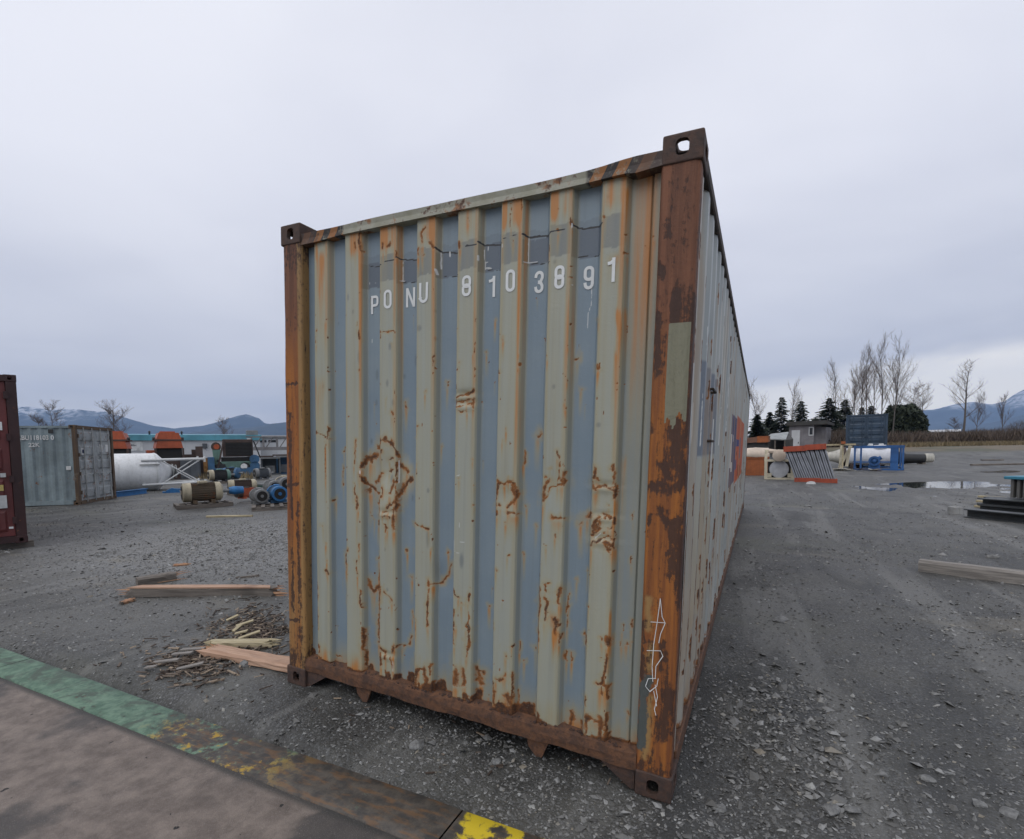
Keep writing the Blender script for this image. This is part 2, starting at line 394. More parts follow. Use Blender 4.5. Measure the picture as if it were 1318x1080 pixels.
# bigger stones lying singly
def rock(u, v_, d, flat_=.5, seed=0):
    p = G(u, v_); rs = np.random.default_rng(seed+100); bm = bmesh.new(); bmesh.ops.create_icosphere(bm, subdivisions=2, radius=1)
    for w in bm.verts:
        k = .75+.5*float(vnoise(w.co.x*1.7+seed*3.1+9, w.co.y*1.7+w.co.z*2.3+9, seed)); w.co = w.co*k
        w.co.z *= flat_; w.co.x *= 1.25
    for _ in range(4):
        nn = Vector(rs.normal(0, 1, 3)).normalized()
        for w in bm.verts:
            e = w.co.dot(nn)-.62*(flat_ if abs(nn.z) > .6 else 1)
            if e > 0: w.co -= nn*e
    me = bpy.data.meshes.new('stone'); bm.to_mesh(me); bm.free()
    o = link('stone', me, 'rock'); o.scale = (d/2,)*3; o.rotation_euler = (0, 0, rs.random()*6)
    o.location = (p[0], p[1], float(gh(p[0], p[1]))+d*flat_*.18); return o
ROCKS = [(1132, 997, .075, .4), (1189, 1000, .075, .35), (1072, 1046, .085, .5), (1098, 1048, .06, .5), (1051, 963, .04, .7), (1003, 798, .14, .3), (1147, 936, .035, .6), (1262, 862, .10, .4),
         (926, 1035, .06, .5), (994, 936, .055, .6), (1217, 995, .06, .35), (1258, 1034, .06, .4), (1299, 1046, .07, .4), (1297, 691, .10, .7), (1280, 718, .13, .5), (1212, 736, .1, .5),
         (555, 965, .06, .5), (640, 985, .05, .6), (540, 968, .09, .4), (298, 870, .05, .6), (258, 893, .06, .4), (285, 905, .05, .4), (318, 873, .10, .7), (1040, 652, .2, .4)]
for i, q in enumerate(ROCKS):
    o = rock(*q, seed=i)
    tag(o, 'angular grey stone lying loose on the dark gravel', 'stone', 'larger loose stones on the gravel')
o = thing('concrete_block', 'small pale concrete cube lying on gravel beside the black steel beams', 'block', (*G(1229, 661)[:2], float(gh(*G(1229, 661)[:2]))), .5)
paint('pale_concrete', (.33, .33, .32), .8, 0, .5)
MB().box(-.10, .10, -.10, .10, -.01, .17, .015).build('body', 'pale_concrete', o); MB().box(-.03, .03, -.03, .03, .165, .185, .006).build('lifting_stub', 'pale_concrete', o)

# ------------------------------------------------------------------ concrete pad with a painted steel edge, at the camera's feet
m, t, b = newmat('pad_concrete')
pos = N(t, 'ShaderNodeNewGeometry').outputs['Position']
n1 = noise(t, pos, 1.15, 5, .55, .3); n2 = noise(t, pos, 9, 6, .7); n3 = noise(t, pos, 120, 3, .6)
c = mixc(t, sstep(t, n2, .3, .7), (.120, .095, .080), (.245, .200, .168))
c = mixc(t, mathn(t, 'MULTIPLY', sstep(t, n1, .50, .58), .80), c, (.050, .046, .044))
c = mixc(t, mathn(t, 'MULTIPLY', sstep(t, n3, .62, .75), .35), c, (.30, .27, .24))
c = mixc(t, sstep(t, noise(t, pos, 21, 2, .4), .735, .745), c, (.012, .010, .010))
spx = N(t, 'ShaderNodeSeparateXYZ'); lk(t, pos, spx.inputs[0])
# grime collected along the steel edge
e1 = mathn(t, 'ADD', spx.outputs[1], mathn(t, 'MULTIPLY', n2, .05))
c = mixc(t, mathn(t, 'MULTIPLY', sstep(t, e1, SLAB_IN-.035, SLAB_IN+.005), .85), c, (.035, .034, .031))
gr = noise(t, pos, 420, 2, .5); c = mixc(t, mathn(t, 'MULTIPLY', sstep(t, gr, .58, .70), .55), c, (.055, .048, .042)); c = mixc(t, mathn(t, 'MULTIPLY', sstep(t, noise(t, pos, 260, 2, .5), .62, .72), .5), c, (.36, .33, .30))
ck = N(t, 'ShaderNodeTexVoronoi', feature='DISTANCE_TO_EDGE'); ck.inputs['Scale'].default_value = .8; wv_ = N(t, 'ShaderNodeVectorMath', operation='ADD'); lk(t, pos, wv_.inputs[0]); lk(t, vscale(t, noise(t, pos, 5, 5, .7, 0, 1), (.25, .25, .25)), wv_.inputs[1]); lk(t, wv_.outputs[0], ck.inputs['Vector'])
c = mixc(t, mathn(t, 'MULTIPLY', mathn(t, 'SUBTRACT', 1.0, sstep(t, ck.outputs['Distance'], .0015, .004)), .25), c, (.030, .027, .025))
lk(t, c, b.inputs['Base Color']); lk(t, mathn(t, 'MULTIPLY_ADD', n1, -.5, .92), b.inputs['Roughness']); bumpn(t, b, mathn(t, 'ADD', n2, mathn(t, 'ADD', n3, gr)), .45, .006)
padx = np.linspace(-7, 2.6, 161); pady = np.linspace(-7, SLAB_IN-.012, 90)
PX, PY = np.meshgrid(padx, pady); PZ = SLAB_Z-.006+(fbm(PX*1.3, PY*1.3, 3, 77)-.5)*.012
pad = mesh_np('concrete_pad', np.stack([PX, PY, PZ], -1).reshape(-1, 3), grid_faces(len(padx), len(pady)), 'pad_concrete', smooth=True); structure(pad)
MB().box(-7, 2.6, -7, SLAB_IN-.03, -.3, SLAB_Z-.03).build('pad_body', 'pad_concrete', pad)
m, t, b = newmat('edge_paint')
pos = N(t, 'ShaderNodeNewGeometry').outputs['Position']
n1 = noise(t, pos, 2.6, 6, .65, .4); n2 = noise(t, pos, 16, 6, .72); n4 = noise(t, vscale(t, pos, (9, 30, 30)), 1.0, 4)
spx = N(t, 'ShaderNodeSeparateXYZ'); lk(t, pos, spx.inputs[0])
bare = mixc(t, sstep(t, n2, .35, .65), (.040, .036, .032), (.095, .080, .064))
bare = mixc(t, mathn(t, 'MULTIPLY', sstep(t, n4, .48, .66), .6), bare, (.17, .085, .032))
wear = mathn(t, 'ADD', mathn(t, 'MULTIPLY', n1, .6), mathn(t, 'MULTIPLY', n2, .4))
xg = mathn(t, 'MULTIPLY_ADD', spx.outputs[0], .10, .60)                     # paint is worn away towards the container end
gm = sstep(t, mathn(t, 'SUBTRACT', wear, xg), -.02, .05)
gcol = mixc(t, sstep(t, n2, .3, .7), (.055, .115, .075), (.150, .240, .165))
gcol = mixc(t, mathn(t, 'MULTIPLY', sstep(t, noise(t, pos, 4.5, 6, .7, .5), .46, .60), .85), gcol, (.055, .075, .055))
c = mixc(t, gm, bare, gcol)
yx = mathn(t, 'MULTIPLY', sstep(t, spx.outputs[0], -1.6, -1.15), mathn(t, 'SUBTRACT', 1.0, sstep(t, spx.outputs[0], -.75, -.3)))
ym = mathn(t, 'MULTIPLY', sstep(t, mathn(t, 'ADD', mathn(t, 'MULTIPLY', noise(t, pos, 5.5, 4, .6), .5), mathn(t, 'MULTIPLY', n2, .5)), .515, .575), yx)
c = mixc(t, ym, c, (.40, .25, .025))
y2 = mathn(t, 'MULTIPLY', sstep(t, spx.outputs[0], .475, .49), sstep(t, mathn(t, 'ADD', mathn(t, 'MULTIPLY', wear, .6), mathn(t, 'MULTIPLY', noise(t, pos, 8, 5, .6, .4), .4)), .50, .55))
c = mixc(t, y2, c, (.62, .46, .02))
lk(t, c, b.inputs['Base Color']); b.inputs['Roughness'].default_value = .62; bumpn(t, b, mathn(t, 'ADD', n2, mathn(t, 'MULTIPLY', gm, .4)), .5, .006)
for k, (x0, x1) in enumerate(((-7, -3.3), (-3.292, .455), (.463, 2.6))):
    xs = np.linspace(x0, x1, max(8, int((x1-x0)/.05))); ys = [SLAB_IN-.014, SLAB_IN-.006, SLAB_IN+.06, SLAB_IN+.15, SLAB_Y-.012, SLAB_Y]
    XX_, YY_ = np.meshgrid(xs, ys); ZZ_ = SLAB_Z+.004*np.sin(XX_*1.1)+(fbm(XX_*4, YY_*4, 2, 5)-.5)*.006
    YY_ = YY_ + (fbm(XX_*.7, YY_*0, 2, 8)-.5)*.012 + ((YY_ == ys[0])*0)
    ZZ_[0] -= .025; ZZ_[-1] -= .012
    vv = np.stack([XX_, YY_, ZZ_], -1).reshape(-1, 3); ff = grid_faces(len(xs), len(ys))
    nlast = (len(ys)-1)*len(xs); low = vv[nlast:].copy(); low[:, 2] -= .25; low[:, 1] += .002
    k0 = len(vv); vv = np.vstack([vv, low]); i = np.arange(len(xs)-1); ff = np.vstack([ff, np.stack([nlast+i, nlast+i+1, k0+i+1, k0+i], -1)])
    mesh_np('edge_plate', vv, ff, 'edge_paint', pad, smooth=True)

# ================================================================== THE BIG CONTAINER
CL, CW, CH = 12.192, 1.219, 2.896
box = thing('shipping_container', 'long weathered grey-blue high shipping container with rust-orange corner posts and white serial number', 'container')
mm = Matrix.Identity(4); off = PIV-MC @ PIV
for i in range(3):
    for j in range(3): mm[i][j] = MC[i, j]
    mm[i][3] = off[i]
box.matrix_world = mm
RIBD, VALD = .030, .066                               # outer rib face and valley, metres behind the corner castings
RIBS = [(-.968, -.866), (-.723, -.607), (-.468, -.356), (-.214, -.100), (.041, .157), (.291, .403), (.546, .654), (.797, .901)]
SLP = .021
XL, XR, ZB, ZT = -1.095, 1.052, .185, 2.792
prof = [(XL, VALD)]
for a_, b_ in RIBS: prof += [(a_-SLP, VALD), (a_, RIBD), (b_, RIBD), (b_+SLP, VALD)]
prof += [(1.006, VALD), (1.008, VALD+.012), (1.014, VALD+.012), (1.016, VALD-.006), (XR, VALD-.006)]
def subdiv(pts, d):
    out = [pts[0]]
    for p, q in zip(pts[:-1], pts[1:]):
        k = max(1, int(math.ceil(math.dist(p, q)/d)))
        out += [(p[0]+(q[0]-p[0])*i/k, p[1]+(q[1]-p[1])*i/k) for i in range(1, k+1)]
    return np.array(out)
class Canvas:
    """feature masks painted over a grid of (a, z) surface coordinates"""
    def __init__(s, A, Z, warp=.020):
        s.A, s.Z = A, Z; s.m = {}
        s.WA = A+(fbm(A*42+3, Z*42, 3, 71)-.5)*warp+(fbm(A*140, Z*140, 2, 72)-.5)*warp*.35; s.WZ = Z+(fbm(A*42, Z*42+7, 3, 73)-.5)*warp*1.6; s.RN = np.clip(.35+1.1*fbm(A*55+3, Z*2.2, 3, 91), 0, 1); s.RW = (fbm(Z*5, A*6, 2, 92)-.5)*1.2; s.WN = .35+1.25*fbm(A*55+9, Z*26, 3, 74)
    def get(s, k):
        if k not in s.m: s.m[k] = np.zeros(s.A.shape)
        return s.m[k]
    def stroke(s, k, pts, w, val=1.0, soft=.6):
        thin = k in ('white', 'crack', 'lw2')
        m = s.get(k); pts = np.array(pts, float)
        if len(pts) == 1: pts = np.vstack([pts, pts+1e-5])
        pad = w*2+.02
        sel = (s.A > pts[:, 0].min()-pad) & (s.A < pts[:, 0].max()+pad) & (s.Z > pts[:, 1].min()-pad) & (s.Z < pts[:, 1].max()+pad)
        if not sel.any(): return
        a, z = s.WA[sel], s.WZ[sel]
        if thin: a, z = s.A[sel]*.8+a*.2, s.Z[sel]*.8+z*.2
        d = np.full(a.shape, 9.0)
        for p, q in zip(pts[:-1], pts[1:]):
            e = q-p; L = max(e@e, 1e-12); t_ = np.clip(((a-p[0])*e[0]+(z-p[1])*e[1])/L, 0, 1)
            d = np.minimum(d, np.hypot(a-p[0]-t_*e[0], z-p[1]-t_*e[1]))
        wv = w if thin else w*s.WN[sel]
        m[sel] = np.maximum(m[sel], val*(1-S((d/wv-(1-soft))/(2*soft))))
    def blob(s, k, a0, z0, ra, rz, val=1.0):
        m = s.get(k); q = np.hypot((s.A-a0)/ra, (s.Z-z0)/rz); m[:] = np.maximum(m, val*(1-S((q-.5)/1.0)))
    def run(s, k, a0, z0, z1, w, val=1.0):
        """stain running down from z0 to z1"""
        m = s.get(k); q = np.abs(s.A+s.RW*w-a0)/w; t_ = (z0-s.Z)/max(1e-4, z0-z1)
        m[:] = np.maximum(m, val*(1-S((q-.3)/1.0))*np.where(t_ < 1, S((z0+.015-s.Z)/(.03+.12*abs(z0-z1)))*(1-np.clip(t_, 0, 1))**.8, 0)*s.RN)
    def rect(s, k, a0, a1, z0, z1, val=1.0): s.get(k)[(s.A >= a0) & (s.A <= a1) & (s.Z >= z0) & (s.Z <= z1)] = val

cols = subdiv(prof, .0068); rows = np.linspace(ZB, ZT, int((ZT-ZB)/.0068))
A, Z = np.meshgrid(cols[:, 0], rows); Yg = np.repeat(cols[:, 1][None], len(rows), 0)
CV = Canvas(A, Z)
ZM = {'A': (360, 280, 5.069), 'B': (600, 180, 5.069), 'C': (360, 470, 5.069), 'D': (600, 380, 5.069), 'E': (600, 570, 5.069), 'F': (360, 670, 5.069), 'G': (600, 770, 5.069), 'H': (790, 380, 3.375)}
def surf_y(x):
    return float(np.interp(x, [p[0] for p in prof], [p[1] for p in prof]))
def zp(k, x, y):
    ox, oy, s_ = ZM[k]; u, v_ = ox+x/s_, oy+y/s_
    a_, z_ = panel(u, v_, .03); yy = surf_y(a_)
    return panel(u, v_, yy)
PXM = .0048/5.069*1.0
def ms(k, w): return w*.0054/5.069
STROKES = {
 'A': [([(490, 165), (497, 205)], 9), ([(515, 150), (520, 215)], 8), ([(540, 110), (545, 200), (530, 225)], 9), ([(670, 160), (672, 215)], 5), ([(725, 155), (722, 180), (690, 190)], 5), ([(757, 220), (755, 245)], 6),
       ([(948, 70), (925, 105), (930, 170)], 9), ([(985, 165), (1000, 190)], 9), ([(905, 205), (903, 250)], 7), ([(1175, 160), (1175, 190)], 7), ([(1228, 10), (1232, 20)], 6), ([(502, 680), (502, 705)], 4),
       ([(518, 742), (520, 795)], 9), ([(520, 995)], 7), ([(1000, 905), (1000, 960)], 5), ([(1277, 825), (1270, 875)], 5), ([(1272, 985), (1275, 1030)], 6), ([(655, 735), (655, 780)], 4), ([(750, 745)], 6), ([(733, 815)], 5),
       ([(240, 740), (238, 820)], 4), ([(315, 670)], 5), ([(1170, 942)], 6), ([(1155, 718)], 4), ([(1010, 755)], 4), ([(1278, 660), (1278, 690)], 3), ([(660, 742), (745, 744)], 2), ([(130, 880), (130, 905)], 5),
       ([(585, 318), (660, 309)], 4), ([(680, 290), (745, 274)], 3), ([(770, 262), (800, 276), (895, 264)], 5), ([(930, 250), (945, 243)], 4), ([(1025, 200), (1060, 228), (1160, 217)], 6), ([(1210, 190), (1285, 172)], 4), ([(1055, 385), (1160, 372)], 3), ([(800, 422), (895, 414)], 3)],
 'B': [([(0, 690), (60, 684)], 4), ([(85, 672), (120, 690), (180, 685), (228, 672)], 6), ([(240, 640), (375, 622)], 3), ([(378, 618), (410, 640), (480, 628), (545, 612)], 6), ([(548, 600), (640, 585)], 3), ([(600, 595)], 6),
       ([(700, 560), (770, 585), (810, 575), (888, 545)], 6), ([(685, 510), (685, 560)], 6), ([(598, 457)], 5), ([(15, 522)], 6), ([(900, 490)], 9), ([(1045, 610)], 6), ([(1045, 740)], 7), ([(1225, 630)], 7), ([(685, 820)], 6), ([(685, 900)], 6), ([(232, 333)], 5), ([(545, 700), (545, 720)], 4),
       ([(730, 765), (870, 742)], 3), ([(125, 850), (215, 840)], 3), ([(395, 808), (540, 795)], 3), ([(305, 648)], 6), ([(292, 385), (292, 560)], 3), ([(362, 375), (360, 480)], 3)],
 'C': [([(642, 540), (655, 495), (700, 483), (735, 520)], 15), ([(735, 520), (770, 545), (792, 590)], 8), ([(560, 660), (575, 605), (632, 590)], 16), ([(598, 612)], 20), ([(553, 730), (590, 785), (640, 835)], 12), ([(590, 815)], 18), ([(800, 652), (835, 690)], 14),
       ([(785, 860), (815, 795), (862, 742)], 16), ([(783, 870), (783, 945)], 9), ([(742, 760), (718, 835)], 14), ([(655, 700), (625, 770)], 13), ([(650, 575), (665, 560)], 8), ([(705, 615), (735, 603)], 8), ([(700, 695), (730, 685)], 7), ([(660, 800), (665, 850), (640, 900)], 7),
       ([(745, 885), (700, 930)], 12), ([(645, 930), (645, 1070)], 8), ([(745, 930), (747, 1070)], 8), ([(670, 955), (735, 955)], 5), ([(670, 985), (742, 1003)], 6), ([(680, 1040), (700, 1065)], 7), ([(780, 640), (780, 830)], 6),
       ([(232, 440), (275, 458), (312, 470)], 6), ([(312, 398), (315, 490)], 8), ([(297, 500), (297, 745)], 4), ([(497, 490), (488, 650)], 5), ([(490, 765), (490, 850)], 5), ([(503, 870), (505, 935)], 10), ([(517, 720)], 9), ([(415, 660), (415, 780)], 3), ([(420, 540), (418, 565)], 4),
       ([(1148, 212), (1200, 197), (1230, 190), (1266, 168)], 8), ([(1155, 238), (1262, 222)], 4), ([(1160, 265), (1262, 255)], 4), ([(1170, 297), (1220, 298)], 4), ([(1265, 205), (1263, 275)], 6), ([(1148, 205), (1150, 270)], 5), ([(1275, 25)], 8), ([(1274, 68)], 8), ([(1097, 110), (1097, 140)], 5),
       ([(897, 392)], 7), ([(760, 160), (760, 180)], 4), ([(825, 270), (828, 285)], 6), ([(737, 318)], 9), ([(822, 238)], 6), ([(895, 158)], 4), ([(950, 178)], 5), ([(1167, 738)], 5), ([(875, 1030), (970, 1062)], 5), ([(520, 30)], 6), ([(1143, 515)], 4), ([(995, 437)], 4), ([(750, 355)], 4), ([(282, 1045)], 7), ([(365, 880)], 7), ([(590, 960), (620, 1005)], 4), ([(895, 655)], 4), ([(883, 468)], 4), ([(1053, 527)], 4), ([(693, 217)], 4)],
 'D': [([(60, 160), (60, 180)], 4), ([(60, 318)], 7), ([(50, 365)], 7), ([(55, 483), (58, 525)], 6), ([(245, 285)], 6), ([(345, 362)], 4), ([(345, 455)], 5), ([(215, 490), (215, 508)], 5), ([(660, 322)], 4), ([(720, 425), (730, 412)], 7), ([(857, 460), (858, 490)], 6), ([(645, 685)], 6), ([(650, 730)], 6), ([(470, 920), (490, 905)], 10), ([(1085, 190)], 6), ([(1045, 240), (1052, 200)], 3), ([(985, 570)], 6), ([(590, 1015), (597, 1050)], 6), ([(135, 377)], 4), ([(262, 877)], 4), ([(235, 950)], 4), ([(527, 410)], 4), ([(752, 608)], 5), ([(658, 550)], 4), ([(0, 650), (48, 625)], 7), ([(0, 690), (55, 675)], 4), ([(0, 715), (45, 705)], 4), ([(48, 680), (45, 730)], 5), ([(47, 752)], 6), ([(860, 160)], 3), ([(190, 158)], 3)],
 'E': [([(207, 250), (200, 320), (192, 400), (196, 470)], 7), ([(212, 260), (245, 265), (280, 252)], 6), ([(280, 250), (315, 262), (325, 340), (302, 388), (272, 420)], 11), ([(300, 280), (312, 330)], 12), ([(262, 453), (320, 460)], 8), ([(252, 520)], 5), ([(275, 222)], 5), ([(195, 405), (215, 415)], 6),
       ([(588, 48), (605, 110), (606, 200), (596, 272)], 5), ([(640, 185), (636, 265)], 8), ([(615, 235), (630, 265)], 10), ([(499, 390), (505, 305), (540, 250)], 9), ([(510, 372), (545, 300), (600, 272), (640, 268)], 5), ([(558, 483), (600, 492), (645, 490)], 10), ([(582, 606)], 6), ([(518, 235)], 6), ([(545, 165)], 4),
       ([(845, 158), (836, 235)], 8), ([(858, 240)], 9), ([(958, 152), (966, 262)], 9), ([(823, 268), (828, 290), (900, 288), (980, 302)], 8), ([(980, 285), (965, 360)], 8), ([(828, 300), (850, 312)], 5), ([(882, 475), (925, 482), (970, 494)], 6), ([(968, 490), (965, 545)], 7), ([(820, 548), (862, 488)], 8), ([(822, 575), (874, 515)], 8), ([(820, 605), (868, 550)], 8), ([(813, 660), (872, 624)], 9), ([(897, 652), (960, 672)], 10), ([(900, 615), (960, 630)], 5), ([(962, 620), (962, 690)], 6), ([(915, 685), (940, 695)], 8), ([(920, 553), (950, 560)], 6), ([(897, 580)], 7), ([(925, 412)], 5),
       ([(748, 520)], 10), ([(795, 487), (812, 470)], 10), ([(1090, 445), (1087, 500)], 5), ([(1075, 755), (1075, 785)], 4), ([(390, 60), (378, 130)], 5), ([(370, 715), (380, 735)], 5), ([(392, 413)], 5), ([(455, 540)], 4), ([(50, 405)], 4), ([(42, 108)], 4), ([(70, 275)], 4),
       ([(540, 905), (518, 930), (522, 965)], 8), ([(612, 950), (606, 1045)], 11), ([(480, 955), (478, 1070)], 8), ([(515, 1010), (530, 1060)], 6), ([(195, 832)], 6), ([(20, 990), (18, 1035)], 6), ([(667, 990), (667, 1070)], 3), ([(270, 738), (295, 738)], 4), ([(790, 835)], 4), ([(720, 893)], 4), ([(27, 955)], 4), ([(150, 1060)], 4), ([(522, 675)], 4)],
 'F': [([(240, 232), (242, 280)], 5), ([(245, 400), (247, 560), (250, 710)], 4), ([(250, 800), (262, 900)], 7), ([(300, 322), (318, 350)], 8), ([(310, 265)], 6), ([(300, 150)], 6), ([(443, 180), (426, 225), (426, 315)], 6), ([(430, 325)], 8), ([(437, 290)], 5), ([(437, 348)], 5), ([(430, 440), (432, 600)], 5), ([(517, 155), (517, 210)], 5), ([(500, 265), (505, 350)], 6), ([(505, 385)], 5),
       ([(583, 395), (595, 440), (610, 465), (640, 435)], 14), ([(642, 310), (640, 530), (640, 800)], 7), ([(655, 430), (648, 520)], 10), ([(680, 468), (705, 490), (732, 532)], 7), ([(553, 450), (556, 560)], 8), ([(565, 700), (567, 830)], 10), ([(565, 810)], 16), ([(575, 835), (578, 965)], 7), ([(640, 800), (690, 862)], 9), ([(655, 860), (660, 940)], 12), ([(690, 880), (690, 900)], 9), ([(718, 885), (735, 965)], 8), ([(742, 825), (740, 870)], 11),
       ([(775, 812), (800, 822), (842, 805), (862, 758)], 7), ([(880, 650)], 11), ([(880, 695), (880, 725)], 6), ([(877, 885)], 5), ([(970, 395), (968, 540), (962, 690)], 7), ([(1003, 412), (1060, 405), (1098, 355), (1116, 282)], 7), ([(1100, 206)], 6), ([(875, 15), (970, 55)], 5), ([(985, 182)], 5), ([(860, 375)], 8), ([(865, 595), (865, 640)], 4), ([(832, 190), (832, 205)], 5),
       ([(1135, 455), (1145, 490), (1165, 500)], 5), ([(1242, 485), (1238, 520)], 5), ([(1185, 545)], 6), ([(1185, 583)], 4), ([(1137, 580), (1135, 690)], 5), ([(1147, 692)], 6), ([(1135, 710), (1135, 815)], 5), ([(1232, 590), (1232, 665)], 5), ([(1215, 680), (1240, 710), (1237, 800), (1215, 890)], 7), ([(1212, 700)], 7), ([(1215, 512)], 5), ([(1210, 785)], 5), ([(1243, 447)], 5),
       ([(885, 970), (885, 1065)], 14), ([(940, 970), (960, 1065)], 20), ([(900, 970), (945, 972)], 12), ([(980, 935), (980, 1000)], 7), ([(1150, 1000), (1145, 1060)], 26), ([(1200, 975), (1203, 1065)], 16), ([(1290, 960), (1310, 1060)], 12), ([(380, 885), (400, 885)], 11), ([(255, 880), (270, 895)], 8), ([(1073, 1045), (1073, 1065)], 6), ([(698, 45), (690, 80)], 6), ([(640, 0), (640, 30)], 6), ([(742, 0), (740, 60)], 9), ([(645, 225), (640, 260)], 6)],
 'G': [([(12, 170), (17, 250), (10, 330)], 9), ([(15, 145)], 6), ([(72, 455), (80, 470), (118, 485)], 12), ([(75, 520), (105, 555)], 13), ([(85, 480), (78, 520)], 8), ([(90, 612)], 16), ([(103, 672), (157, 690)], 7), ([(145, 632)], 6), ([(172, 540), (178, 600), (178, 690)], 9), ([(182, 610)], 16), ([(195, 530), (240, 523)], 10), ([(253, 500)], 8), ([(300, 495), (302, 640)], 6), ([(262, 640), (312, 632)], 14), ([(270, 640), (272, 745)], 12), ([(300, 640), (298, 745)], 9), ([(212, 668)], 6), ([(343, 595), (345, 720)], 6), ([(440, 695), (440, 750)], 6), ([(462, 745), (470, 790)], 12), ([(175, 150), (177, 200)], 4),
       ([(478, 0), (470, 150), (470, 270)], 6), ([(515, 0), (530, 30), (522, 90), (515, 145)], 8), ([(530, 95)], 9), ([(578, 130), (592, 180)], 16), ([(588, 180), (580, 235)], 8), ([(610, 0), (605, 22)], 8), ([(450, 310), (450, 345)], 6), ([(653, 340), (655, 405)], 5), ([(690, 360), (690, 405)], 5), ([(685, 745), (700, 775)], 14), ([(692, 780), (675, 850)], 10), ([(640, 820)], 13), ([(665, 0), (660, 190)], 3), ([(770, 222), (782, 235), (780, 300)], 5), ([(635, 215), (612, 290)], 4), ([(350, 280), (348, 345)], 4), ([(297, 310)], 5), ([(260, 380)], 6), ([(375, 405)], 5), ([(155, 52)], 5), ([(797, 60)], 5),
       ([(875, 245), (885, 275)], 6), ([(925, 260), (918, 300)], 13), ([(922, 370), (912, 470), (890, 520), (900, 560)], 8), ([(880, 395), (920, 405)], 4), ([(852, 548), (895, 570), (930, 568)], 6), ([(930, 565), (925, 645)], 10), ([(890, 570), (892, 640)], 6), ([(776, 635), (776, 705)], 6), ([(790, 770), (810, 780)], 16), ([(820, 790), (880, 800)], 8), ([(880, 785), (882, 905)], 13), ([(912, 760), (908, 910)], 8), ([(932, 870), (930, 900)], 9), ([(752, 800), (752, 860)], 9), ([(785, 790), (780, 880)], 9), ([(1020, 180), (1032, 180), (1020, 205)], 5), ([(1047, 285)], 7), ([(1015, 297)], 6), ([(1084, 145), (1082, 185)], 6), ([(1080, 270)], 5), ([(1055, 735), (1058, 750)], 6), ([(560, 850), (600, 855)], 8)]}
for k, L in STROKES.items():
    for pts, w in L: 
        pp = [zp(k, *p) for p in pts]; wm = max(ms(k, w), .0036); dark_line = (k == 'A' and 150 < pts[0][1] < 430 and len(pts) > 1 and abs(pts[0][0]-pts[-1][0]) > 40) or (k == 'B' and 540 < pts[0][1] < 860 and len(pts) > 1 and abs(pts[0][0]-pts[-1][0]) > 40)
        CV.stroke('crack' if dark_line else 'rust', pp, wm*(.7 if dark_line else 1.0), .95 if dark_line else .86, .95)
        if not dark_line:
            CV.stroke('stain', pp, wm*2.2+.004, .5, 1.0); lo_ = min(pp, key=lambda p: p[1]); CV.run('stain', lo_[0], lo_[1]+.004, lo_[1]-.09-9*wm, wm*1.3+.003, .75)
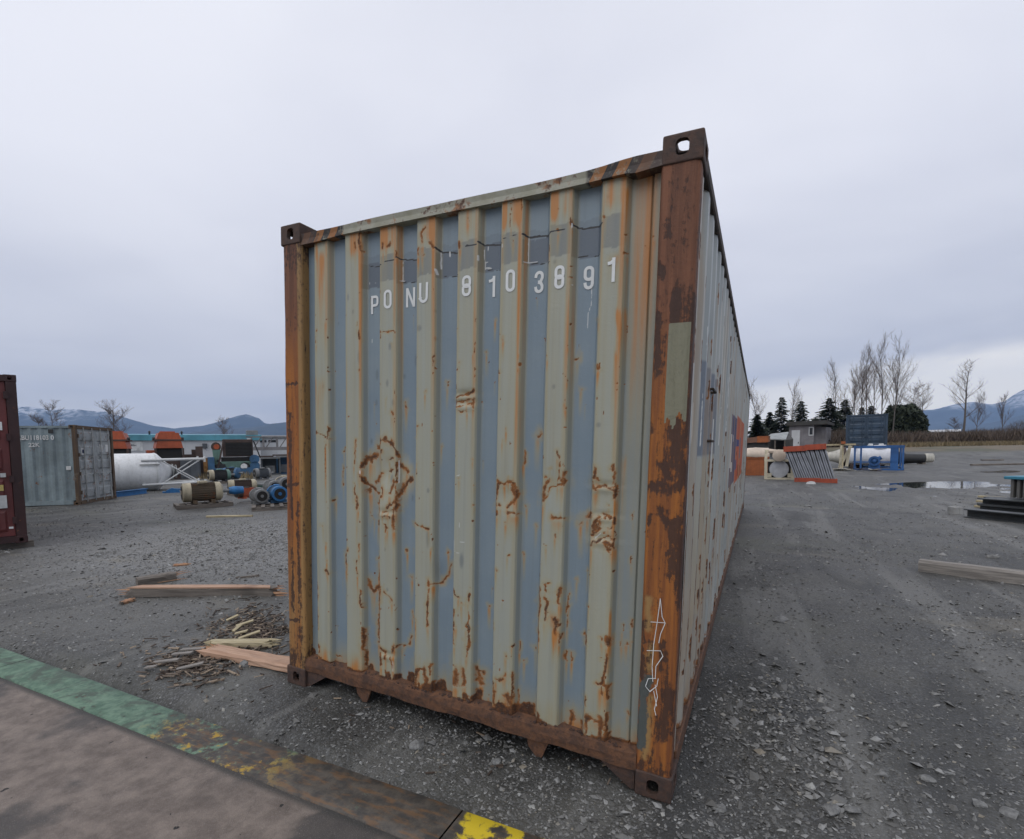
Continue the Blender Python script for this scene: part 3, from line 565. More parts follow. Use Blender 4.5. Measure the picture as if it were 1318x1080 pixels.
# stains that run down below the rust and along the rib edges
RUNS = {'A': [(270, 160, 1060, 44, .95), (300, 640, 1060, 18, .9), (240, 100, 1060, 10, .9), (530, 100, 700, 12, .8), (700, 70, 260, 40, .7), (500, 100, 420, 40, .55), (520, 740, 1060, 12, .8), (955, 20, 240, 45, .75), (1230, 0, 160, 50, .55), (1000, 240, 1060, 12, .6), (1275, 800, 1065, 9, .8), (165, 300, 1065, 14, .7)],
        'B': [(300, 380, 600, 45, .6), (255, 390, 600, 12, .7), (365, 380, 640, 10, .9), (570, 310, 540, 14, .8), (640, 310, 540, 50, .45), (690, 310, 540, 10, .8), (905, 240, 500, 9, .8), (1050, 230, 1060, 22, 1.0), (960, 720, 1060, 60, .55), (1140, 190, 900, 50, .8), (1100, 200, 1060, 24, .8), (620, 740, 1050, 60, .35), (40, 430, 660, 40, .5), (70, 430, 660, 8, .7), (1235, 200, 1060, 20, .45)],
        'C': [(270, 0, 1065, 40, .6), (297, 480, 1000, 8, .9), (235, 0, 900, 8, .7), (590, 820, 1065, 30, .6), (640, 880, 1065, 8, .8), (740, 960, 1065, 10, .9), (690, 540, 660, 40, .45), (800, 880, 1000, 22, .6), (1160, 280, 520, 10, .6), (995, 0, 300, 8, .6), (500, 850, 1065, 9, .8), (160, 0, 1065, 16, .65), (490, 480, 760, 7, .6)],
        'D': [(1010, 0, 1065, 16, 1.0), (980, 300, 1065, 20, .8), (857, 470, 700, 9, .95), (1045, 0, 1065, 30, .75), (55, 480, 620, 9, .7), (725, 430, 560, 10, .3), (1195, 0, 1065, 14, .5)],
        'E': [(290, 460, 660, 30, .6), (195, 400, 560, 8, .6), (500, 380, 700, 9, .85), (605, 490, 700, 40, .65), (640, 270, 380, 20, .4), (830, 300, 560, 14, .9), (815, 650, 1065, 10, .85), (968, 300, 1065, 12, .95), (900, 300, 420, 70, .30), (945, 500, 1065, 26, .6), (900, 660, 760, 40, .5), (1030, 0, 1065, 20, .7), (748, 520, 580, 10, .6), (800, 490, 560, 10, .8), (1090, 480, 560, 7, .6)],
        'F': [(170, 0, 860, 16, .6), (300, 0, 320, 14, .3), (310, 330, 430, 10, .7), (505, 0, 350, 10, .6), (640, 300, 960, 9, .8), (575, 830, 980, 14, .85), (740, 0, 120, 12, .9), (745, 820, 980, 10, .8), (968, 400, 760, 10, .6), (910, 975, 1065, 40, .7), (1180, 980, 1065, 50, .7), (385, 890, 960, 40, .8), (320, 840, 930, 20, .7), (1215, 690, 900, 14, .5), (690, 870, 1065, 40, .4)],
        'G': [(580, 180, 470, 20, .9), (520, 130, 200, 40, .6), (905, 560, 930, 30, .8), (950, 0, 900, 8, .7), (800, 780, 930, 20, .7), (90, 480, 700, 30, .6), (240, 620, 780, 60, .6), (290, 640, 790, 24, .9), (470, 750, 830, 24, .6), (690, 770, 880, 26, .6), (855, 800, 960, 40, .6), (1000, 850, 960, 60, .45), (930, 280, 560, 12, .8), (780, 640, 800, 8, .6), (1090, 0, 930, 26, .35), (470, 0, 320, 7, .7)]}
for k, L in RUNS.items():
    for x, y0, y1, w, val in L:
        p, q = zp(k, x, y0), zp(k, x, y1); CV.run('stain', p[0], p[1], q[1], max(ms(k, w)*1.1, .006), val)
for a_, b_ in RIBS:
    for e_, val, w in ((a_+.006, .55, .013), (b_-.008, .80, .020), (b_+.012, .62, .018)):
        m_ = CV.get('stain'); q = np.abs(A-e_)/w; m_[:] = np.maximum(m_, val*(1-S(q-.2))*(.25+.95*fbm(A*9+e_*50, Z*1.3+e_*20, 3, 2))*(.45+.55*S((Z-.9)/1.6)))
    m_ = CV.get('stain'); inside = (A > a_) & (A < b_); m_[:] = np.maximum(m_, np.where(inside, (.26+.75*S((Z-2.60)/.10))*fbm(A*30, Z*1.5, 3, 4)*1.1, 0))
CV.m['stain'] = np.maximum(CV.m['stain'], np.where(A > .925, .52*(.4+fbm(A*25, Z*.9, 3, 6))*(.5+.6*S((Z-1.2)/1.4)), 0))
# rust creeping up from the bottom rail
low = S((.40-Z)/.20)*fbm(A*16, Z*9, 4, 12); CV.m['rust'] = np.maximum(CV.m['rust'], S((low-.50)/.14)*.95); CV.m['stain'] = np.maximum(CV.m['stain'], S((.40-Z)/.22)*.75*fbm(A*12, Z*3, 3, 13)*1.3)
CV.m['rust'] = np.maximum(CV.m['rust'], .9*S((.205+.03*fbm(A*9, Z*0, 3, 41)-Z)/.02))
for _ in range(210):
    a_ = RNG.uniform(XL, XR); z_ = RNG.uniform(.3, 2.5)
    if RNG.random() < .6:
        rb = RNG.choice(RIBS); a_ = RNG.choice((rb[0]+.003, rb[1]-.004))+RNG.gauss(0, .004)
    r_ = RNG.uniform(.0022, .0048); CV.stroke('rust', [(a_, z_), (a_, z_-RNG.uniform(0, .012))], r_, .9); CV.run('stain', a_, z_, z_-RNG.uniform(.03, .12), .006, .35)
# grey touch-up spots
SPOTS = {'A': [(645, 650, 7, 30), (720, 840, 9, 18), (518, 910, 10, 32), (880, 930, 8, 28), (635, 1030, 9, 24), (815, 1038, 7, 12), (445, 520, 6, 18), (478, 615, 6, 12), (385, 690, 5, 8), (910, 722, 14, 14), (1035, 620, 6, 8), (1035, 798, 8, 8)],
         'C': [(635, 60, 9, 25), (702, 118, 8, 18), (740, 243, 8, 16), (632, 245, 8, 16), (600, 497, 7, 15), (722, 745, 12, 24), (812, 75, 7, 12), (970, 818, 8, 12), (285, 138, 6, 12), (868, 865, 5, 18)],
         'D': [(862, 846, 10, 10), (572, 597, 8, 10)], 'F': [(968, 115, 9, 45), (1188, 262, 11, 36), (688, 188, 5, 10), (700, 452, 6, 10)], 'B': [(932, 370, 8, 8), (577, 795, 7, 9)]}
for k, L in SPOTS.items():
    for x, y, w, h in L: p = zp(k, x, y); CV.blob('spot', p[0], p[1], w*.0011, h*.0011, 1)
# the painted-over band behind the number
def band_quad(x0, x1, ztop, zbot, val):
    CV.get('patch')[(A > x0) & (A < x1) & (Z < ztop+.006*np.sin(A*60)) & (Z > zbot+.004*np.sin(A*47+2))] = val
xb0 = zp('A', 548, 400)[0]
for i in range(1, 8):
    a_, b_ = RIBS[i]
    nx = RIBS[i+1][0] if i < 7 else None
    if i >= 2: band_quad(a_, b_, 2.628, 2.488, .72)
    if nx is not None:
        jt = .010*math.sin(i*2.1)
        band_quad((xb0 if i == 1 else b_), nx, 2.606+jt, 2.470, 1.0); band_quad((xb0 if i == 1 else b_), nx, 2.640+jt, 2.60+jt, .35)
for k, L in {'A': [([(588, 425), (590, 440)], 4), ([(625, 425)], 5), ([(808, 290), (806, 410)], 3), ([(790, 415), (818, 415)], 4), ([(1057, 235), (1057, 340)], 3), ([(1040, 350), (1046, 380)], 7), ([(1110, 225), (1112, 255)], 7), ([(603, 795), (603, 815)], 5)],
              'B': [([(145, 700), (143, 720)], 6), ([(120, 720), (125, 850)], 3), ([(100, 765), (98, 800)], 5), ([(130, 803), (145, 803)], 4), ([(125, 840), (165, 838)], 6), ([(410, 640), (408, 800)], 3), ([(390, 803), (465, 795)], 5), ([(690, 545), (690, 575)], 4), ([(700, 955)], 5), ([(235, 680), (235, 700)], 3)],
              'D': [([(822, -60), (820, 50), (798, 120), (790, 215)], 4)], 'E': [([(875, 590), (840, 620)], 3)], 'F': [([(243, 340), (242, 390)], 4), ([(240, 50), (240, 100)], 3), ([(1170, 10), (1172, 45)], 4), ([(1140, 130), (1140, 200)], 3), ([(1175, 138), (1208, 138)], 3), ([(1145, 205), (1175, 215)], 4), ([(738, 920), (738, 985)], 4)],
              'C': [([(545, 690), (552, 705)], 9), ([(1150, 725), (1175, 715)], 4), ([(1185, 882)], 5), ([(345, 650)], 4), ([(790, 620), (790, 770)], 4), ([(1170, 1030), (1172, 1060)], 4)]}.items():
    for pts, w in L: CV.stroke('white', [zp(k, *p) for p in pts], max(ms(k, w)*.8, .0034), .72)
# scraped pale paint round the punched-in hole
for x, y, w, h in ((690, 690, 70, 160), (600, 690, 50, 80), (820, 720, 40, 80), (690, 900, 50, 80)): p = zp('C', x, y); CV.blob('pale', p[0], p[1], w*.0012, h*.0012, .7)
p = zp('E', 260, 340); CV.blob('pale', p[0], p[1], .05, .09, .5); p = zp('E', 895, 500); CV.blob('pale', p[0], p[1], .06, .2, .5)
# dents
Yd = Yg + (fbm(A*2.2, Z*1.6, 3, 51)-.5)*.010
for k, x, y, ra, rz, d in (('C', 690, 700, .07, .12, .022), ('E', 895, 420, .06, .12, .012), ('E', 260, 350, .05, .07, .010), ('C', 1205, 220, .05, .05, .010), ('E', 570, 300, .05, .10, .008), ('F', 1060, 380, .06, .08, .010)):
    p = zp(k, x, y); Yd = Yd + d*np.exp(-(((A-p[0])/ra)**2+((Z-p[1])/rz)**2))
for k, x, y in (('E', 900, 290), ('E', 900, 485), ('C', 1205, 200), ('C', 1205, 260), ('E', 890, 640), ('C', 690, 970), ('F', 690, 880)):
    p = zp(k, x, y); Yd = Yd + .007*np.sin((Z-p[1])/.012)*np.exp(-(((A-p[0])/.06)**2+((Z-p[1])/.025)**2))
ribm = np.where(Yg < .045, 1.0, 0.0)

def rust_nodes(t, c, co, rust, sc=1.0):
    n2 = noise(t, co, 55*sc, 5, .7); n3 = noise(t, co, 14*sc, 4, .6)
    rm = sstep(t, mathn(t, 'ADD', rust, mathn(t, 'MULTIPLY', mathn(t, 'SUBTRACT', n2, .5), 1.5)), .34, .80)
    core = sstep(t, mathn(t, 'ADD', rust, mathn(t, 'MULTIPLY', mathn(t, 'SUBTRACT', n3, .5), .9)), .55, .95)
    rc = mixc(t, core, (.275, .105, .026), mixc(t, sstep(t, n2, .4, .65), (.045, .021, .012), (.125, .050, .018)))
    return mixc(t, rm, c, rc), rm
def attn(t, name): return N(t, 'ShaderNodeAttribute', attribute_name=name).outputs['Fac']
m, t, b = newmat('end_panel_paint')
co = N(t, 'ShaderNodeTexCoord').outputs['Object']
streak = noise(t, vscale(t, co, (34, 34, .9)), 1.0, 5, .62); cloudn = noise(t, co, 2.1, 4, .6); fine = noise(t, co, 70, 4, .7)
c = mixc(t, attn(t, 'rib'), (.178, .234, .276), (.325, .344, .298))  # valleys darker than ribs: own tone plus some occlusion shade in the colour
c = mixc(t, mathn(t, 'MULTIPLY', sstep(t, cloudn, .35, .7), .30), c, (.27, .315, .32))
c = mixc(t, mathn(t, 'MULTIPLY', sstep(t, streak, .45, .75), .28), c, (.15, .18, .195))
c = mixc(t, mathn(t, 'MULTIPLY', sstep(t, fine, .55, .8), .14), c, (.36, .39, .38))
c = mixc(t, attn(t, 'pale'), c, (.37, .375, .32))
c = mixc(t, mathn(t, 'MULTIPLY', attn(t, 'patch'), .88), c, (.100, .122, .150))
c = mixc(t, mathn(t, 'MULTIPLY', attn(t, 'spot'), .7), c, (.125, .155, .175))
sn = mathn(t, 'MULTIPLY', attn(t, 'stain'), mathn(t, 'MULTIPLY_ADD', streak, 1.9, .45), clamp=True)
scol = mixc(t, sstep(t, sn, .45, 1.0), (.345, .285, .135), (.43, .170, .028))
c = mixc(t, mathn(t, 'MULTIPLY', sn, .92), c, scol)
c, rm = rust_nodes(t, c, co, attn(t, 'rust'))
c = mixc(t, sstep(t, attn(t, 'crack'), .35, .6), c, (.022, .022, .024))
c = mixc(t, mathn(t, 'MULTIPLY', sstep(t, attn(t, 'white'), .35, .7), .8), c, (.60, .61, .60))
lk(t, c, b.inputs['Base Color'])
lk(t, mathn(t, 'MULTIPLY_ADD', rm, .35, .48), b.inputs['Roughness'])
bumpn(t, b, mathn(t, 'ADD', mathn(t, 'MULTIPLY', rm, -.6), mathn(t, 'MULTIPLY', fine, .35)), .5, .006)
ep = mesh_np('end_panel', np.stack([A, Yd, Z], -1).reshape(-1, 3), grid_faces(A.shape[1], A.shape[0]), 'end_panel_paint', box, smooth=True)
for k in ('rust', 'stain', 'spot', 'patch', 'white', 'pale', 'crack'): attr(ep.data, k, CV.get(k))
attr(ep.data, 'rib', ribm); ep['label'] = 'corrugated front end panel streaked with rust'

# ------------------------------------------------------------------ white serial number, one flat character each
paint('stencil_white', (.70, .72, .71), .6, 0, .12, var=.06)
def rrect(x0, x1, z0, z1, r, n=5):
    out = []
    for cx_, cz_, a0 in ((x1-r, z1-r, 0), (x0+r, z1-r, 90), (x0+r, z0+r, 180), (x1-r, z0+r, 270)):
        for i in range(n+1): a_ = math.radians(a0+90*i/n); out.append((cx_+r*math.cos(a_), cz_+r*math.sin(a_)))
    return out
def ribbon(mb, pts, w, y, closed=False):
    pts = [Vector((p[0], p[1])) for p in pts]; n = len(pts); L, R_ = [], []
    for i, p in enumerate(pts):
        a_ = pts[(i-1) % n] if (closed or i > 0) else p; c_ = pts[(i+1) % n] if (closed or i < n-1) else p
        d = (c_-a_).normalized(); nn = Vector((-d.y, d.x))
        if closed or 0 < i < n-1:
            d1 = (p-a_).normalized(); k = max(.5, nn.dot(Vector((-d1.y, d1.x)))); nn = nn/k
        L.append(p+nn*w/2); R_.append(p-nn*w/2)
    v = [(q.x, y, q.y) for q in L]+[(q.x, y, q.y) for q in R_]
    f = [(i, (i+1) % n, n+(i+1) % n, n+i) for i in range(n if closed else n-1)]
    mb.add(v, f)
def arcpts(cx_, cz_, rx, rz, a0, a1, n=8): return [(cx_+rx*math.cos(math.radians(a0+(a1-a0)*i/n)), cz_+rz*math.sin(math.radians(a0+(a1-a0)*i/n))) for i in range(n+1)]
def glyph(ch, x0, x1, z0, z1, y, s, mb):
    h = s/2; X0, X1, Z0, Z1 = x0+h, x1-h, z0+h, z1-h; zm = (z0+z1)/2; r = (X1-X0)/2*.96; xm = (x0+x1)/2
    dy = [0]
    def st(pts, closed=False): ribbon(mb, pts, s, y-dy[0], closed); dy[0] += .0004
    if ch == '0' or ch == 'O': st(rrect(X0, X1, Z0, Z1, r), True)
    elif ch == '8': st(rrect(X0, X1, zm-h*.6, Z1, r*.95), True); st(rrect(X0, X1, Z0, zm+h*.6, r*.95), True)
    elif ch == '9':
        st(rrect(X0, X1, zm-h, Z1, r*.95), True); st([(X1, zm+.01)]+[(X1, Z0+r)]+arcpts(X1-r, Z0+r, r, r, 0, -180)[1:]+[(X0, Z0+r+.008)])
    elif ch == '3':
        st([(X0, Z1-r-.008)]+arcpts(X1-r, Z1-r, r, r, 180, 0)+[(X1, zm+h+.012), (X1-.008, zm+.002), (X1-.022, zm)]); st([(X1-.022, zm-.001), (X1-.008, zm-.004), (X1, zm-h-.012)]+arcpts(X1-r, Z0+r, r, r, 0, -180)+[(X0, Z0+r+.008)])
    elif ch == '1': st([(x1-h, z0), (x1-h, z1)]); st([(x1-h, z1-.012), (x1-h-.012, z1-.022), (x0, z1-.024)])
    elif ch == 'P': st([(X0, z0), (X0, z1)]); st([(X0+h*.9, Z1), (X1-r*.8, Z1)]+arcpts(X1-r*.8, Z1-r*.8, r*.8, r*.8, 90, 0)[1:]+arcpts(X1-r*.8, zm-h*.5+r*.8, r*.8, r*.8, 0, -90)+[(X0+h*.9, zm-h*.5)])
    elif ch == 'N': st([(X0, z0), (X0, z1)]); st([(X1, z0), (X1, z1)]); st([(X0+.002, z1-.004), (X1-.002, z0+.004)])
    elif ch == 'U': st([(X0, z1), (X0, Z0+r)]+arcpts(X0+r, Z0+r, r, r, 180, 360)+[(X1, z1)])
SER = [('P', 1, -.560, -.506, 2.428, 2.326), ('O', 0, -.438, -.383, 2.438, 2.336), ('N', 1, -.311, -.249, 2.444, 2.340), ('U', 0, -.197, -.139, 2.449, 2.343), ('8', 0, .070, .124, 2.455, 2.351), ('1', 1, .208, .244, 2.446, 2.342), ('0', 0, .321, .372, 2.453, 2.347), ('3', 1, .459, .508, 2.440, 2.335), ('8', 0, .577, .627, 2.440, 2.334), ('9', 1, .709, .759, 2.431, 2.325), ('1', 0, .832, .866, 2.441, 2.335)]
def panel_y(x, z):
    j = int(np.argmin(np.abs(cols[:, 0]-x))); i = int(np.argmin(np.abs(rows-z))); return float(Yd[max(0, i-12):i+12, max(0, j-4):j+5].min())
for ch, val, x0, x1, z1, z0 in SER:
    mb = MB(); glyph(ch, x0, x1, z0, z1, min(panel_y((x0+x1)/2, (z0+z1)/2), panel_y(x0+.004, z1), panel_y(x0+.004, z0))-.0022, .0145, mb); mb.build('serial_character', 'stencil_white', ep)

# ------------------------------------------------------------------ rusty steel for posts, castings, rails
def rusty(name, base, dark, orange, amt, vert=True):
    m, t, b = newmat(name); co = N(t, 'ShaderNodeTexCoord').outputs['Object']
    st = noise(t, vscale(t, co, (22, 22, 1.6 if vert else 22)), 1.0, 5, .65, .3); n2 = noise(t, co, 42, 5, .7); n1 = noise(t, co, 3.2, 5, .6, .5)
    c = mixc(t, sstep(t, st, .33, .68), orange, dark); c = mixc(t, mathn(t, 'MULTIPLY', sstep(t, n2, .5, .72), .55), c, tuple(x*.45 for x in dark))
    c = mixc(t, sstep(t, mathn(t, 'ADD', mathn(t, 'MULTIPLY', n1, .65), mathn(t, 'MULTIPLY', n2, .35)), amt, amt+.05), c, base)
    lk(t, c, b.inputs['Base Color']); b.inputs['Roughness'].default_value = .78; bumpn(t, b, mathn(t, 'ADD', n2, mathn(t, 'MULTIPLY', st, .6)), .55, .008)
    return m
rusty('casting_steel', (.095, .062, .050), (.050, .034, .029), (.085, .046, .032), .62, False)
rusty('rail_rust', (.20, .16, .12), (.070, .038, .026), (.155, .072, .036), .66, False)
rusty('rail_dark', (.14, .13, .11), (.03, .024, .02), (.07, .045, .03), .62, False)
rusty('under_steel', (.06, .05, .045), (.022, .018, .016), (.06, .035, .022), .6, False)
m, t, b = newmat('post_rust')
co = N(t, 'ShaderNodeTexCoord').outputs['Object']
st = noise(t, vscale(t, co, (30, 30, 1.3)), 1.0, 5, .65, .25); n2 = noise(t, co, 46, 5, .72); n1 = noise(t, co, 5, 5, .65, .4)
c = mixc(t, sstep(t, st, .36, .66), (.34, .120, .022), (.19, .064, .020))
c = mixc(t, mathn(t, 'MULTIPLY', attn(t, 'red'), .85), c, mixc(t, sstep(t, st, .35, .65), (.085, .038, .028), (.205, .085, .045)))
c = mixc(t, mathn(t, 'MULTIPLY', attn(t, 'tan'), .8), c, (.33, .22, .085))
nv = noise(t, vscale(t, co, (42, 42, 5.0)), 1.0, 7, .72, .6)
dk = sstep(t, mathn(t, 'ADD', mathn(t, 'MULTIPLY', attn(t, 'dark'), .88), mathn(t, 'ADD', mathn(t, 'MULTIPLY', mathn(t, 'SUBTRACT', nv, .45), 2.6), mathn(t, 'MULTIPLY', mathn(t, 'SUBTRACT', n2, .5), 1.7))), .26, .66)
c = mixc(t, mathn(t, 'MULTIPLY', dk, .9), c, mixc(t, n2, (.020, .012, .010), (.070, .034, .024)))
c = mixc(t, sstep(t, mathn(t, 'ADD', attn(t, 'smear'), mathn(t, 'MULTIPLY', mathn(t, 'SUBTRACT', n2, .5), .6)), .45, .75), c, (.075, .085, .08))
c = mixc(t, sstep(t, mathn(t, 'ADD', attn(t, 'cream'), mathn(t, 'MULTIPLY', mathn(t, 'SUBTRACT', n2, .5), .35)), .45, .55), c, mixc(t, st, (.17, .165, .105), (.245, .24, .175)))
c = mixc(t, sstep(t, attn(t, 'white'), .4, .6), c, (.70, .70, .68))
lk(t, c, b.inputs['Base Color']); b.inputs['Roughness'].default_value = .75; bumpn(t, b, mathn(t, 'ADD', n2, mathn(t, 'MULTIPLY', dk, -.5)), .55, .006)
def post(sgn, name_mat='post_rust'):
    p = [(1.052, .115), (1.052, .016), (1.060, .006), (1.188, .006), (1.204, .012), (1.210, .024), (1.2095, .090), (1.196, .094), (1.196, .135)]
    pr = subdiv(p, .008); zz = np.linspace(.112, 2.782, 330); AA, ZZp = np.meshgrid(pr[:, 0]*sgn, zz); YYp = np.repeat(pr[:, 1][None], len(zz), 0)
    AA = AA+(fbm(ZZp*3, AA*2, 3, 5)-.5)*.006; YYp = YYp+(fbm(ZZp*4, AA*9, 3, 15)-.5)*.006
    f = grid_faces(len(pr), len(zz)); f = f if sgn > 0 else f[:, ::-1]
    o = mesh_np('corner_post', np.stack([AA, YYp, ZZp], -1).reshape(-1, 3), f, name_mat, box, smooth=True)
    # unrolled coordinate: true x on the front, pushed past the edge on the flank
    cv = Canvas(AA+np.where(YYp > .02, np.sign(AA)*0, 0), ZZp); return o, cv, YYp
o, cv, yy = post(1); CHALK = []
def hp(x, y): return panel(790+x/3.375, 380+y/3.375, .006)
def gp(k, x, y): ox, oy, s_ = ZM[k]; return panel(ox+x/s_, oy+y/s_, .006)
front = yy < .02
for x, y, w in ((285, 300, 40), (275, 200, 42), (265, 400, 42), (240, 470, 34)): p = hp(x, y); cv.blob('cream', p[0], p[1], w*.0017, .26, .9)
a0, z0 = hp(237, 122); a1, _ = hp(330, 125); _, z1 = hp(250, 520); q = cv.get('cream'); q[:] = 0; q[(cv.A > a0) & (cv.A < a1+.004) & (cv.Z < z0) & (cv.Z > z1-.05*(a1-cv.A)/(a1-a0)+.03*np.sin(cv.A*130)) & front] = 1.0
for pts, w, val in (([(270, 560), (275, 700), (305, 800)], 26, 1), ([(265, 0), (285, 110)], 24, 1), ([(195, 85), (195, 200), (192, 340)], 13, .9), ([(150, 830), (285, 832)], 15, .9), ([(200, 940), (230, 990), (290, 990)], 11, .9), ([(215, 740), (240, 790)], 18, .9), ([(320, 480), (300, 620)], 16, .9), ([(165, 560), (168, 590)], 8, .9), ([(155, 965), (155, 985)], 7, .8), ([(255, 1000), (275, 1080)], 18, .9), ([(270, 1080), (285, 1260), (300, 1330)], 24, 1), ([(350, 0), (335, 500), (320, 1080)], 12, .8)):
    cv.stroke('dark', [hp(*p) for p in pts], w*.0015, val*.85, .9)
for k, pts, w, val in (('G', [(1150, 160), (1150, 520)], 18, .7), ('G', [(1290, 300), (1310, 760)], 20, .5), ('B', [(1275, 830), (1280, 870)], 14, .8), ('B', [(1310, 520), (1315, 640)], 12, .6), ('G', [(1300, 620), (1290, 900)], 24, .9)):
    cv.stroke('dark', [gp(k, *p) for p in pts], w*.0011, val, .9)
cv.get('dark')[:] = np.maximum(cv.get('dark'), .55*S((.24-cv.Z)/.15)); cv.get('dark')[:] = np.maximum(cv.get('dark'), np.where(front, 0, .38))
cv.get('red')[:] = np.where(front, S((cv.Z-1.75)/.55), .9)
for pts in ([(1190, 520), (1150, 700), (1130, 880)], [(1150, 560), (1160, 800), (1140, 960)]): cv.stroke('smear', [gp('G', *p) for p in pts], .022, .9, .9)
for pts in ([(1210, 300), (1195, 460)], [(1200, 640), (1180, 960), (1165, 1040)], [(1195, 0), (1190, 200)]): cv.stroke('tan', [gp('G', *p) for p in pts], .014, .9, .9)
for pts in ([(1268, 0), (1250, 140), (1225, 300), (1215, 440)], [(1268, 0), (1280, 120), (1300, 160), (1270, 230), (1258, 290)], [(1205, 152), (1300, 158)], [(1180, 338), (1270, 340), (1285, 375), (1240, 440), (1235, 520)], [(1240, 520), (1190, 520), (1172, 570), (1200, 605), (1245, 570), (1255, 520)], [(1235, 560), (1250, 640), (1230, 720), (1240, 760)], [(1225, 600), (1245, 700)], [(1215, 440), (1220, 540)]):
    cmb = MB(); ribbon(cmb, [gp('G', *p) for p in pts], .0030, .0008); CHALK.append(cmb)
for k in ('red', 'tan', 'dark', 'smear', 'cream', 'white'): attr(o.data, k, cv.get(k))
for i_, q_ in enumerate(CHALK):
    for k_ in range(len(q_.v)): q_.v[k_] = (q_.v[k_][0], q_.v[k_][1]-.0004*i_, q_.v[k_][2])
    q_.build('chalk_mark', 'stencil_white', o)
o['label'] = 'rust-orange right corner post with a cream paint patch and chalk scrawl'
o, cv, yy = post(-1); front = yy < .02
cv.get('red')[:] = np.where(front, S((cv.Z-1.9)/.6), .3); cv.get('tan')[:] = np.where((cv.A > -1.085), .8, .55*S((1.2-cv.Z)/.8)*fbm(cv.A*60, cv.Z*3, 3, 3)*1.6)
for z_ in (1.93, 1.30, .42): cv.stroke('dark', [(-1.21, z_), (-1.10, z_+.015)], .012, .8)
cv.stroke('dark', [(-1.165, 1.75), (-1.16, 1.1)], .012, .8); cv.stroke('dark', [(-1.165, .9), (-1.16, .5)], .012, .7); cv.stroke('dark', [(-1.105, 1.2), (-1.10, .3)], .012, .6)
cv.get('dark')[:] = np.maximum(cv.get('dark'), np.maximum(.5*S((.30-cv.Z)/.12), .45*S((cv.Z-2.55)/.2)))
for k in ('red', 'tan', 'dark', 'smear', 'cream', 'white'): attr(o.data, k, cv.get(k))
for sgn in (-1, 1): MB().box(min(sgn*1.06, sgn*1.21), max(sgn*1.06, sgn*1.21), CL-.12, CL-.006, .112, 2.782).build('corner_post', 'rail_rust', box)

# corner castings: hollow blocks with a slotted hole on each outer face
def casting_mesh():
    def bx(x0, x1, y0, y1, z0, z1, bev=0):
        bm = bmesh.new(); bmesh.ops.create_cube(bm, size=1)
        for w in bm.verts: w.co = Vector((x0+(w.co.x+.5)*(x1-x0), y0+(w.co.y+.5)*(y1-y0), z0+(w.co.z+.5)*(z1-z0)))
        if bev: bmesh.ops.bevel(bm, geom=bm.edges[:], offset=bev, segments=3, profile=.6, affect='EDGES')
        me = bpy.data.meshes.new('m'); bm.to_mesh(me); bm.free(); return me
    def slot(axis, c, w, h, a, b_):
        r_ = min(w, h)/2; pts = rrect(c[0]-w/2, c[0]+w/2, c[1]-h/2, c[1]+h/2, r_*.72, 4); return MB().prism(pts, axis, a, b_).mesh()
    body = bpy.data.objects.new('m', bx(0, .165, 0, .178, 0, .119, .010)); COL.objects.link(body); tmp = []
    for me in (bx(.027, .140, .027, .155, .024, .097), slot('y', (.085, .062), .054, .066, -.02, .06), slot('x', (.089, .060), .078, .050, -.02, .06), slot('z', (.085, .089), .064, .118, .06, .15)):
        q = bpy.data.objects.new('m', me); COL.objects.link(q); tmp.append(q); md = body.modifiers.new('b', 'BOOLEAN'); md.operation = 'DIFFERENCE'; md.object = q; md.solver = 'EXACT'
    bpy.context.view_layer.update(); dg = bpy.context.evaluated_depsgraph_get(); me = bpy.data.meshes.new_from_object(body.evaluated_get(dg))
    for q in tmp+[body]: bpy.data.objects.remove(q, do_unlink=True)
    return me
cme = casting_mesh()      # local: x inward from the outer side, y inward from the end, z towards the hole on top
def casting(parent, sx, ye, ztop, mat, W_=CW, L_=CL, H_=CH):
    me = cme.copy(); M = Matrix.Identity(4)
    fx = -1 if sx > 0 else 1; fy = 1 if ye == 0 else -1; fz = 1 if ztop else -1
    for w in me.vertices:
        x, y, z = w.co; w.co = (sx*W_+fx*x*1.0, (0 if ye == 0 else L_)+fy*y, (H_-.119+z) if ztop else (.119-z))
    if fx*fy*fz < 0: me.flip_normals()
    me.materials.clear(); return link('corner_casting', me, mat, parent)
for sx in (-1, 1):
    for ye in (0, 1):
        for zt in (0, 1): casting(box, sx, ye, zt, 'casting_steel')

# header over the end panel, with worn hazard stripes at both ends
m, t, b = newmat('header_paint'); co = N(t, 'ShaderNodeTexCoord').outputs['Object']; s_ = N(t, 'ShaderNodeSeparateXYZ'); lk(t, co, s_.inputs[0])
n2 = noise(t, co, 30, 5, .7); n1 = noise(t, co, 6, 5, .65)
c = mixc(t, sstep(t, n1, .35, .65), (.26, .255, .19), (.36, .36, .30)); c = mixc(t, sstep(t, n1, .52, .62), c, (.25, .11, .04))
ax = mathn(t, 'ABSOLUTE', s_.outputs[0]); ph = mathn(t, 'FRACT', mathn(t, 'MULTIPLY_ADD', mathn(t, 'ADD', mathn(t, 'MULTIPLY', s_.outputs[0], 1), mathn(t, 'MULTIPLY', s_.outputs[2], -.55)), 9.5, 30))
hz = mixc(t, sstep(t, ph, .46, .50), (.030, .026, .024), mixc(t, n1, (.20, .075, .028), (.33, .15, .04)))
c = mixc(t, mathn(t, 'MULTIPLY', sstep(t, ax, .715, .735), sstep(t, n2, .68, .52)), c, hz); c = mixc(t, mathn(t, 'MULTIPLY', sstep(t, ax, .90, .99), .75), c, (.07, .042, .032))
